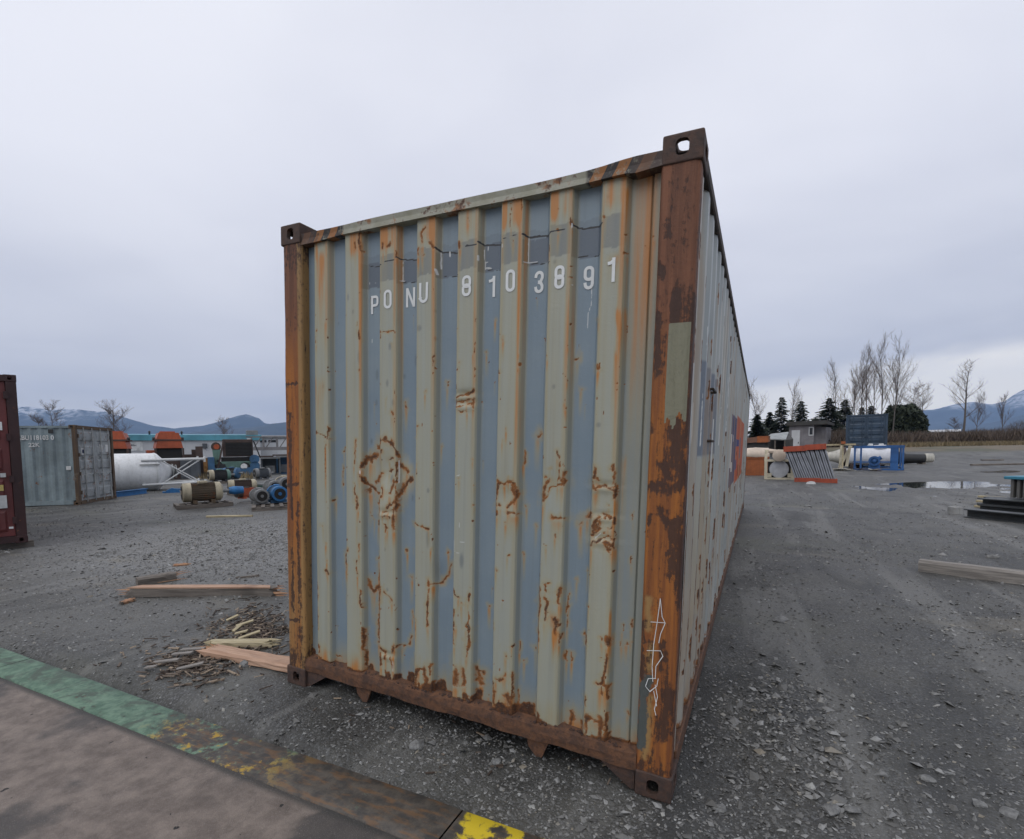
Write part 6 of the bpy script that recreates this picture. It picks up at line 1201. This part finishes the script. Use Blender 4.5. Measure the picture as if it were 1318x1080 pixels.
for k in range(3):
    g_ = G(1272+k*2, 655-k*4); oo = MB().box(-.28, .30, -.05, .05, 0, .05, .006).build('board_end', 'yellow_wood'); oo.location = (g_[0], g_[1], float(gh(*g_[:2]))+.02+k*.055); oo.rotation_euler = (0, 0, co_rz+.1*k); tag(oo, 'short weathered board beside the cooler stack', 'board', 'boards by the cooler')
# timbers
def timber(name, label, cat, a_, b_, w, h, mat, end=None, broken=(0, 0), z=0.0, n=9, group=None, seed=0):
    a_, b_ = np.array(a_[:2]), np.array(b_[:2]); L_ = np.linalg.norm(b_-a_); c_ = (a_+b_)/2; rz = math.atan2(*(b_-a_)[[1, 0]]); rs = random.Random(seed)
    o = thing(name, label, cat, (c_[0], c_[1], float(gh(*c_))+z), rz, group)
    # body with slightly uneven edges and splintered ends
    v, f = [], []; xs = [-L_/2+L_*i/n for i in range(n+1)]; m_ = 10; ring_ = []
    for i in range(m_):
        q = i/m_*4; sd_ = int(q); fr = q-sd_; cx_, cz_ = [(-1+2*fr, -1), (1, -1+2*fr), (1-2*fr, 1), (-1, 1-2*fr)][sd_]; ring_.append((cx_*w/2, (cz_+1)*h/2))
    for k, x in enumerate(xs):
        for i, (y, zz_) in enumerate(ring_):
            dx = 0
            if k == 0 and broken[0]: dx = broken[0]*rs.random()
            if k == n and broken[1]: dx = -broken[1]*rs.random()
            v.append((x+dx, y+rs.gauss(0, .002), zz_+rs.gauss(0, .002)))
    for k in range(n):
        for i in range(m_): j = (i+1) % m_; f.append((k*m_+i, k*m_+j, (k+1)*m_+j, (k+1)*m_+i))
    MB().add(v, f+[tuple(range(m_-1, -1, -1)), tuple(range(n*m_, (n+1)*m_))]).build('body', mat, o)
    for side_, br in ((-1, broken[0]), (1, broken[1])):
        if br:
            for k in range(9):
                y = rs.uniform(-w/2, w/2)*.9; zz_ = rs.uniform(.1, .95)*h; x0 = side_*(L_/2-br*rs.uniform(.6, 1.0)); x1 = side_*(L_/2+br*rs.uniform(-.2, .55)); r_ = rs.uniform(.006, .014)
                MB().add([(x0, y-r_, zz_-r_), (x0, y+r_, zz_-r_*.6), (x0, y, zz_+r_), (x1, y+rs.gauss(0, .008), zz_+rs.gauss(0, .008)), ((x0+x1)/2, y+r_*.9, zz_+r_*.2)], [(0, 2, 1), (0, 1, 4), (1, 2, 4), (0, 4, 3), (4, 2, 3), (2, 0, 3)]).build('splinter', end or mat, o)
    return o
timber('timber_beam', 'thick weathered grey timber beam lying on the gravel at the right', 'timber', G(1183, 733), G(1390, 760), .13, .15, 'grey_wood', seed=3)
lt = timber('timber_beam', 'long split timber with pale top lying beside the container', 'timber', G(160, 777), G(366, 777), .10, .10, 'old_wood', 'orange_wood', (.16, .14), seed=4)
L_ = np.linalg.norm((G(366, 777)-G(160, 777))[:2])/2; sf_ = [(-L_+.10, -.052), (-.6, -.055), (0, -.051), (.5, -.055), (L_-.12, -.052), (L_-.16, .03), (.4, .052), (-.3, .05), (-L_+.18, .045)]
MB().prism(sf_, 'z', .094, .108).build('split_face', 'fresh_wood', lt)
timber('broken_timber', 'short broken grey timber with jagged dark end behind the split timber', 'timber', G(177, 763), G(232, 753), .11, .10, 'old_wood', 'orange_wood', (0, .30), seed=5)
timber('broken_plank', 'reddish splintered plank with its end under the container corner', 'plank', G(262, 857), G(395, 884), .13, .045, 'fresh_wood', 'orange_wood', (.12, .1), z=.012, seed=6)
timber('broken_plank', 'yellowish split plank lying behind the reddish plank', 'plank', G(268, 850), G(356, 849), .06, .05, 'yellow_wood', 'yellow_wood', (.05, .10), z=.005, seed=7)
timber('broken_plank', 'thin orange wood shard on the gravel behind the broken timber', 'plank', G(224, 735), G(243, 733), .06, .025, 'orange_wood', 'orange_wood', (.05, .08), seed=8)
timber('broken_plank', 'small brown wood scrap on gravel in front of the split timber', 'plank', G(156, 791), G(174, 784), .05, .03, 'orange_wood', 'old_wood', (.04, .05), seed=9)
timber('broken_plank', 'dark thin stick lying near the container post', 'plank', G(305, 753), G(334, 750), .03, .02, 'old_wood', 'old_wood', (.04, .05), seed=10)
timber('timber_beam', 'long dark plank lying far out across the gravel beyond the puddles', 'timber', G(1250, 599.5), G(1325, 598), .2, .12, 'old_wood', seed=11)
timber('timber_beam', 'short dark plank lying far out near the brown field edge', 'timber', G(1263, 593.5), G(1291, 593.3), .25, .10, 'old_wood', seed=12)
timber('timber_beam', 'pale thin board on gravel in front of the motor pallet', 'timber', G(266, 666), G(325, 665), .08, .04, 'yellow_wood', seed=13)
# splinters and bark
rs = random.Random(21); mb = MB()
def chip(p, L_, w, a_, mbx, z=.0):
    e = Vector((math.cos(a_), math.sin(a_), rs.uniform(-.25, .35))); c_ = Vector((p[0], p[1], float(gh(p[0], p[1]))+z+rs.uniform(.004, .02))); mbx.beam(c_-e*L_/2, c_+e*L_/2, w, rs.uniform(.003, .008))
m, t, b = newmat('chips'); rp = N(t, 'ShaderNodeNewGeometry').outputs['Random Per Island']; rr = N(t, 'ShaderNodeValToRGB'); lk(t, rp, rr.inputs[0]); rr.color_ramp.elements[0].color = (.034, .024, .018, 1); rr.color_ramp.elements[1].color = (.36, .28, .20, 1)
for p_, c_ in ((.35, (.075, .052, .038)), (.6, (.12, .095, .075)), (.85, (.22, .17, .125))): e_ = rr.color_ramp.elements.new(p_); e_.color = (*c_, 1)
lk(t, rr.outputs[0], b.inputs['Base Color']); b.inputs['Roughness'].default_value = .85
for i in range(430):
    p = G(rs.gauss(248, 32), min(915, rs.gauss(873, 14)))
    if p[1] < SLAB_Y+.04: continue
    chip(p, rs.uniform(.02, .12)*rs.random()**.5, rs.uniform(.004, .016), rs.gauss(.3, .8), mb)
for i in range(620): p = G(rs.gauss(326, 28), rs.gauss(824, 16)); chip(p, rs.uniform(.02, .09), rs.uniform(.004, .014), rs.uniform(0, 3.14), mb)
for i in range(160): p = G(rs.uniform(60, 900), rs.uniform(720, 1010)); chip(p, rs.uniform(.015, .05), rs.uniform(.003, .009), rs.uniform(0, 3.14), mb) if p[1] > SLAB_Y+.05 and not (-1.1 < p[0] < 1.25 and p[1] > .2) else None
o = mb.build('wood_chips', 'chips'); stuff(o, 'litter of brown wood splinters and bark around the broken planks', 'wood chips')
for i, (u, v_, L_, a_) in enumerate(((300, 812, .10, 1.2), (316, 820, .14, .9), (306, 828, .09, 1.8), (312, 834, .11, .4), (322, 838, .16, 1.0), (236, 862, .2, .2), (215, 873, .22, .3), (250, 856, .24, .15), (196, 882, .12, .1), (246, 880, .18, .6))):
    p = G(u, v_); o = MB().beam((-L_/2, 0, 0), (L_/2, 0, .02), .028, .010).build('wood_splinter', 'yellow_wood' if i < 5 else 'grey_wood'); o.location = (p[0], p[1], float(gh(*p[:2]))+.022); o.rotation_euler = (.2, -.08, a_)
    tag(o, ('pale cream splinter standing out of bark litter beside the container' if i < 5 else 'grey flat splinter in the chip litter by the green edge'), 'splinter', 'pale splinters' if i < 5 else 'grey splinters')

# ================================================================== TREES AND SCRUB
m, t, b = newmat('bark'); co = N(t, 'ShaderNodeTexCoord').outputs['Object']; lk(t, mixc(t, noise(t, co, 2.2, 4), (.075, .065, .058), (.16, .145, .13)), b.inputs['Base Color']); b.inputs['Roughness'].default_value = .9
m, t, b = newmat('twig'); lk(t, mixc(t, noise(t, N(t, 'ShaderNodeTexCoord').outputs['Object'], 1.5, 3), (.085, .068, .060), (.16, .125, .11)), b.inputs['Base Color']); b.inputs['Roughness'].default_value = .9
def leafmat(name, lo, hi):
    m, t, b = newmat(name); rp = N(t, 'ShaderNodeNewGeometry').outputs['Random Per Island']; lk(t, mixc(t, rp, lo, hi), b.inputs['Base Color']); b.inputs['Roughness'].default_value = .75
leafmat('needle', (.012, .020, .012), (.034, .046, .028)); leafmat('evergreen', (.012, .020, .012), (.045, .058, .030)); leafmat('scrub', (.050, .036, .028), (.135, .100, .075)); leafmat('dry_grass', (.10, .078, .040), (.26, .20, .11)); leafmat('scrub_green', (.035, .042, .020), (.085, .085, .045))
def bare_tree(u, v_top, depth, label, upright=.8, spread=.35, seed=0, lean=0.0, thick=1.0, bare_frac=.3, dens=1.0, group='bare trees beyond the yard', base_drop=.2):
    rs = random.Random(seed); p = far(u, depth); base = gpos(p); top = hor_z(u, v_top, depth)[2]; H_ = max(3, top-base[2]); o = thing('bare_tree', label, 'tree', base, rs.uniform(0, 6), group)
    tr_, cr_ = MB(), MB(); seg = []
    def grow(p0, d, L_, r_, lev):
        n = 6 if lev == 0 else 3; q = Vector(p0); dd = Vector(d)
        for i in range(n):
            nd = (dd+Vector((rs.gauss(0, .10 if lev else .035*(2.2-upright)), rs.gauss(0, .10 if lev else .035*(2.2-upright)), .10*upright if lev else 0))).normalized(); q2 = q+nd*L_/n; r1 = r_*(1-.75*(i+1)/n) if lev else r_*(1-.8*(i+1)/n)
            (tr_ if lev == 0 else cr_).tube(q, q2, max(.008, r_*(1-.75*i/n)), max(.006, r1), 6 if lev == 0 else (4 if lev == 1 else 3), False); 
            if lev < 3:
                kids = int((3.0*dens if lev == 0 else 2.3*dens)+rs.random())
                for k in range(kids):
                    if lev == 0 and (i+k/kids)/n < bare_frac: continue
                    f_ = rs.random(); a_ = rs.uniform(0, 2*PI); out = Vector((math.cos(a_), math.sin(a_), 0)); bd = (nd*upright+out*(spread+rs.uniform(0, .25))+Vector((0, 0, .10))).normalized()
                    hgt_ = (q.z+(q2.z-q.z)*f_)/H_
                    ln = L_*((.42-.26*hgt_) if lev == 0 else rs.uniform(.35, .6)); grow(q+(q2-q)*f_, bd, max(.3, ln), max(.01, r_*(1-.75*(i+f_)/n)*.45), lev+1)
            q, dd = q2, nd
    grow((0, 0, -base_drop), (lean, 0, 1), H_, H_*.0095*thick, 0)
    tr_.build('trunk', 'bark', o); cr_.build('crown', 'twig', o); return o
PL = 'tall slender bare tree in the row behind the dark blue container'
for i, (u, vt, dp) in enumerate(((1073, 479, 84), (1087, 484, 92), (1098, 486, 96), (1112, 462, 82), (1106, 470, 95), (1130, 453, 80), (1148, 457, 80), (1158, 474, 86), (1123, 480, 98))): bare_tree(u, vt, dp, PL, 1.0, .32, 10+i, 0, .8, .30, 1.0, 'row of slender bare trees')
bare_tree(1017, 501, 95, 'thin bare tree standing between the two pointed conifers', .95, .3, 31); bare_tree(977, 497, 88, 'thin bare tree right beside the far end of the big container', .8, .4, 32)
bare_tree(1170, 501, 84, 'broad bushy bare tree above the round evergreen', .6, .6, 33, 0, 1, .3, 1.2); bare_tree(1191, 498, 82, 'leaning bare tree beside the round evergreen', .7, .45, 34, .16, 1.1, .45, 1.0)
bare_tree(1240, 477, 80, 'big dark bare tree standing alone before the snowy mountain', .75, .62, 35, 0, 1.7, .38, 1.0); bare_tree(1257, 514, 86, 'smaller faint bare tree beside the big lone tree', .8, .4, 36); bare_tree(1289, 515, 92, 'thin bare sapling in the brown scrub near the field edge', .95, .25, 37); bare_tree(1226, 540, 88, 'low bare bushy tree in the scrub left of the big lone tree', .6, .6, 38)
for i, (u, vt, dp, th, lb) in enumerate(((148, 523, 60, 1.3, 'large spreading bare tree behind the orange machine and grey container'), (72, 527, 66, 1, 'bare tree rising behind the grey container roof'), (45, 540, 66, 1, 'low bare tree top behind the burgundy and grey containers'), (289, 541, 84, 1, 'thin bare tree above the teal roof of the white building'))): bare_tree(u, vt, dp, lb, .65, .55, 50+i, 0, th, .25, 1.15)
def conifer(u, v_top, depth, width_px, label, seed=0, dens=1.0, low=.06):
    rs = np.random.default_rng(seed); p = far(u, depth); base = gpos(p); H_ = hor_z(u, v_top, depth)[2]-base[2]; Rm = width_px*.66*depth/FPX; o = thing('conifer_tree', label, 'tree', base, rs.random()*6, 'conifers behind the yard')
    MB().tube((0, 0, -.2), (0, 0, H_*.98), H_*.018, .02, 7).build('trunk', 'bark', o); V, F = [], []; z = H_*low; k = 0
    while z < H_*.985:
        f_ = z/H_; rr_ = Rm*(1-f_)**.75*rs.uniform(.50, 1.25)+.15; nb = int((9 if f_ < .8 else 6)*dens); a0 = rs.random()*6
        for i in range(nb):
            a_ = a0+2*PI*i/nb+rs.normal(0, .22); L_ = rr_*rs.uniform(.4, 1.2)*(0 if rs.random() < .12 else 1)+.1; dr = rs.uniform(.10, .42); ca, sa = math.cos(a_), math.sin(a_)
            for j in range(9):
                t_ = (j+.6)/9; cx_, cz_ = L_*t_, -dr*L_*t_*t_+.10*L_*t_; w_ = (.20+.55*(1-t_))*L_*.34+.06
                for sgn in (-1, 1):
                    b0 = np.array([cx_, 0, cz_]); tip = b0+np.array([.16*L_+rs.normal(0, .05), sgn*w_*rs.uniform(.6, 1.2), -rs.uniform(.02, .22)*w_-.05]); wd = np.array([.12*L_+.05, 0, .03]); q = [b0-wd, b0+wd, tip+rs.normal(0, .03, 3)]
                    n_ = len(V); V += [(x_*ca-y_*sa, x_*sa+y_*ca, z+z_) for x_, y_, z_ in q]; F.append((n_, n_+1, n_+2))
        z += H_*.020*(1.25-f_*.45)/dens**.3; k += 1
    mesh_np('crown', V, F, 'needle', o); return o
for i, (u, vt, dp, w, lb) in enumerate(((1005, 511, 86, 27, 'tall pointed conifer behind the lean-to roof'), (1030, 516, 88, 26, 'slim pointed conifer behind the grey shed'), (1066, 512, 84, 44, 'broad dark conifer right of the grey shed'), (1086, 514, 88, 36, 'ragged dark conifer left of the dark blue container'), (974, 533, 84, 28, 'dark conifer beside the far end of the big container'), (990, 530, 90, 30, 'bushy low conifer between shed roofs and container'), (1018, 540, 92, 30, 'short dark conifer filling behind the grey shed'), (1050, 538, 94, 34, 'short bushy conifer just above the shed roof'), (1120, 522, 98, 26, 'small conifer tip above the dark blue container'), (1108, 524, 98, 20, 'narrow conifer tip at the dark blue container edge'))): conifer(u, vt, dp, w, lb, 70+i)
def bush(u, v_top, depth, w_px, name, label, cat, mat, n=5200, seed=0, size=.30, squash=1.0, trunk=True, group=None):
    rs = np.random.default_rng(seed); p = far(u, depth); base = gpos(p); H_ = hor_z(u, v_top, depth)[2]-base[2]; R_ = w_px/2*depth/FPX; o = thing(name, label, cat, base, 0, group)
    d = rs.normal(0, 1, (n, 3)); d /= np.linalg.norm(d, axis=1)[:, None]; rad = rs.random(n)**.33; bump_ = .80+.36*fbm(d[:, 0]*2.6+5, d[:, 1]*2.6+d[:, 2]*2.1+5, 3, seed)
    c_ = d*(rad*bump_)[:, None]*np.array([R_, R_, H_*.52]); c_[:, 2] += H_*.48; c_ = c_[c_[:, 2] > .05]; n = len(c_)
    a_ = rs.normal(0, 1, (n, 3)); a_ /= np.linalg.norm(a_, axis=1)[:, None]; b_ = np.cross(a_, rs.normal(0, 1, (n, 3))); b_ /= np.linalg.norm(b_, axis=1)[:, None]; s_ = (size*rs.uniform(.5, 1.3, n))[:, None]
    if mat == 'scrub': a_[:, 2] = np.abs(a_[:, 2])+.5; s_ = s_*1.9
    asp = .035 if mat == 'scrub' else .5
    V = np.stack([c_-a_*s_, c_+b_*s_*asp, c_+a_*s_, c_-b_*s_*asp], 1).reshape(-1, 3); F = np.arange(n*4).reshape(-1, 4); mesh_np('crown', V, F, mat, o)
    mb = MB(); mb.tube((0, 0, -.2), (0, 0, H_*.6), H_*.03, .04, 6)
    for k in range(5): q = rs.uniform(0, 6.28); mb.tube((0, 0, H_*.2), (R_*.5*math.cos(q), R_*.5*math.sin(q), H_*.6), H_*.012, .02, 5)
    mb.build('trunk', 'bark', o); return o
bush(1160, 521, 83, 54, 'evergreen_tree', 'big round dark evergreen beside the dark blue container', 'tree', 'evergreen', 9000, 5, .34)
for i, (u, vt, dp, w, mt) in enumerate(((1212, 558, 90, 26, 'scrub'), (1235, 560, 80, 24, 'scrub'), (1262, 552, 92, 30, 'scrub'), (1292, 549, 95, 40, 'scrub'), (1315, 540, 90, 34, 'scrub'), (1272, 562, 82, 40, 'scrub_green'), (1310, 562, 80, 40, 'scrub_green'), (1335, 548, 84, 40, 'scrub'), (1190, 564, 82, 28, 'scrub'), (1140, 566, 78, 30, 'scrub'), (982, 560, 84, 30, 'scrub'), (1066, 556, 80, 26, 'scrub'), (1080, 552, 80, 30, 'scrub'), (1098, 556, 80, 26, 'scrub_green'), (1150, 560, 78, 30, 'scrub'), (1180, 555, 86, 34, 'scrub'), (1248, 556, 88, 40, 'scrub'), (1225, 562, 78, 34, 'scrub_green'))): bush(u, vt, dp, w, 'scrub_bush', 'brown leafless scrub bush on the field edge below the mountain' if mt == 'scrub' else 'dull green bramble bush low on the field edge', 'bush', mt, 2600, 30+i, .20, group='scrub bushes' if mt == 'scrub' else 'bramble bushes')
def tufts(name, label, gen, n, hgt_, mat, seed):
    rs = np.random.default_rng(seed); P = np.array([gen(rs) for _ in range(n)]); z = gh(P[:, 0], P[:, 1])-.03; h_ = hgt_*rs.uniform(.4, 1.3, n); w_ = h_*.05+.012; a_ = rs.random(n)*6.28; l_ = rs.normal(0, .35, (n, 2))*h_[:, None]
    V = np.stack([np.stack([P[:, 0]-w_*np.cos(a_), P[:, 1]-w_*np.sin(a_), z], -1), np.stack([P[:, 0]+w_*np.cos(a_), P[:, 1]+w_*np.sin(a_), z], -1), np.stack([P[:, 0]+l_[:, 0], P[:, 1]+l_[:, 1], z+h_], -1)], 1).reshape(-1, 3)
    return stuff(mesh_np(name, V, np.arange(n*3).reshape(-1, 3), mat), label, 'grass' if 'grass' in mat else 'scrub')
def field_pt(rs):
    d = 58+34*rs.random()**1.3; p = far(rs.uniform(1125, 1400), d+4); return p[0]+rs.normal(0, .5), p[1]+rs.normal(0, .5)
tufts('dry_grass', 'dry brown grass along the far edge of the gravel', field_pt, 22000, .55, 'dry_grass', 1)
def field_pt2(rs):
    u = rs.uniform(940, 1400); p = far(u, (82 if u < 1062 else 70)+30*rs.random()); return p[0], p[1]
tufts('field_scrub', 'brown leafless brush on the field beyond the yard', field_pt2, 30000, 1.9, 'scrub', 2)
def weed_pt(rs):
    u, v_, su, sv = [(330, 612, 8, 2), (262, 614, 6, 1.5), (312, 614, 10, 1.5)][rs.integers(0, 3)]; p = G(rs.normal(u, su), rs.normal(v_, sv)); return p[0], p[1]
tufts('weeds', 'yellow-green weeds growing between the machines', weed_pt, 1500, .40, 'dry_grass', 4)
def brush_l(rs):
    p = far(rs.uniform(-40, 330), 75+30*rs.random()); return p[0], p[1]
tufts('left_scrub', 'low brown brush behind the white building', brush_l, 9000, 1.2, 'scrub', 6)
# pale farm roof far beyond the scrub
s = Spot(1211, depth=120); o = s.thing('farm_building', 'long low pale farm roof seen beyond the brown scrub', 'building'); MB().box(s.X(1193), s.X(1229), 0, 8, -1, s.Z(564)).build('wall', 'shed_grey', o); MB().prism([(-.6, s.Z(564.2)), (8.6, s.Z(564.2)), (8.6, s.Z(563.6)), (4, s.Z(560.5)), (-.6, s.Z(563.6))], 'x', s.X(1192), s.X(1230)).build('roof', 'wall_white', o)

# ================================================================== MOUNTAINS AND AIR
m, t, b = newmat('mountain'); pos = N(t, 'ShaderNodeNewGeometry').outputs['Position']; sp = N(t, 'ShaderNodeSeparateXYZ'); lk(t, pos, sp.inputs[0]); n1 = noise(t, pos, .0022, 8, .62); n2 = noise(t, pos, .012, 6, .6)
c = mixc(t, n2, (.024, .040, .055), (.050, .070, .085)); alt = mathn(t, 'ADD', sp.outputs[2], mathn(t, 'MULTIPLY', mathn(t, 'SUBTRACT', n1, .5), 700))
c = mixc(t, mathn(t, 'MULTIPLY', sstep(t, alt, 480, 760), sstep(t, n2, .38, .60)), c, (.62, .64, .68)); lk(t, c, b.inputs['Base Color']); b.inputs['Roughness'].default_value = .95  # snow by altitude; its white also paints the fade of left tops into cloud
def range_(name, ridge, depth, thick, seed, rough=60):
    """ridge: list of (pixel column, pixel row) of the skyline"""
    us = np.linspace(ridge[0][0], ridge[-1][0], 170); vs_ = np.interp(us, [r[0] for r in ridge], [r[1] for r in ridge]); rowsn = 34; V = []
    for j in range(rowsn):
        t_ = j/(rowsn-1)
        for u, v_ in zip(us, vs_):
            top = hor_z(u, v_, depth)[2]; q = far(u, depth-thick*(1-t_)) if t_ <= 1 else None; x, y = q[0], q[1]
            h_ = top*(t_**1.25)*(1-.0*t_)+(float(fbm(x*.0016, y*.0016, 5, seed))-.5)*rough*5*t_*(1.15-t_)*1.5; V.append((x, y, max(-1, h_)-.8*(t_ == 0)))
    for u in us: q = far(u, depth+thick*.5); V.append((q[0], q[1], -1.0))
    return structure(mesh_np(name, V, grid_faces(len(us), rowsn+1), 'mountain', smooth=True))
range_('mountains', [(-160, 520), (0, 523), (40, 524), (70, 529), (105, 527), (140, 530), (170, 540), (200, 548), (225, 552), (260, 548), (290, 541), (320, 535), (335, 540), (342, 547), (370, 548), (420, 552), (520, 556)], 7600, 1900, 3)
range_('foothills', [(230, 560), (300, 553), (330, 550), (350, 546), (372, 543), (420, 540), (480, 552), (560, 566)], 5200, 1300, 5)
range_('mountains', [(1080, 556), (1150, 540), (1180, 529), (1200, 528), (1215, 524), (1230, 520), (1250, 518), (1275, 521), (1290, 517), (1302, 508), (1320, 499), (1360, 486), (1420, 480), (1520, 505)], 9000, 2300, 7)
range_('foothills', [(1150, 568), (1200, 556), (1240, 550), (1290, 540), (1330, 530), (1400, 524), (1500, 540)], 6200, 1600, 9, 30)
m, t, b = newmat('haze_air'); t.nodes.remove(b); pv = N(t, 'ShaderNodeVolumePrincipled'); pv.inputs['Color'].default_value = (.40, .61, 1.0, 1); pv.inputs['Density'].default_value = 7.5e-5; pv.inputs['Anisotropy'].default_value = .0
lk(t, pv.outputs[0], t.nodes['Material Output'].inputs['Volume'])
hz = MB().box(-11500, 11500, -6000, 11800, -3, 1250).build('haze', 'haze_air'); stuff(hz, 'thin blue winter haze in the distance', 'haze')
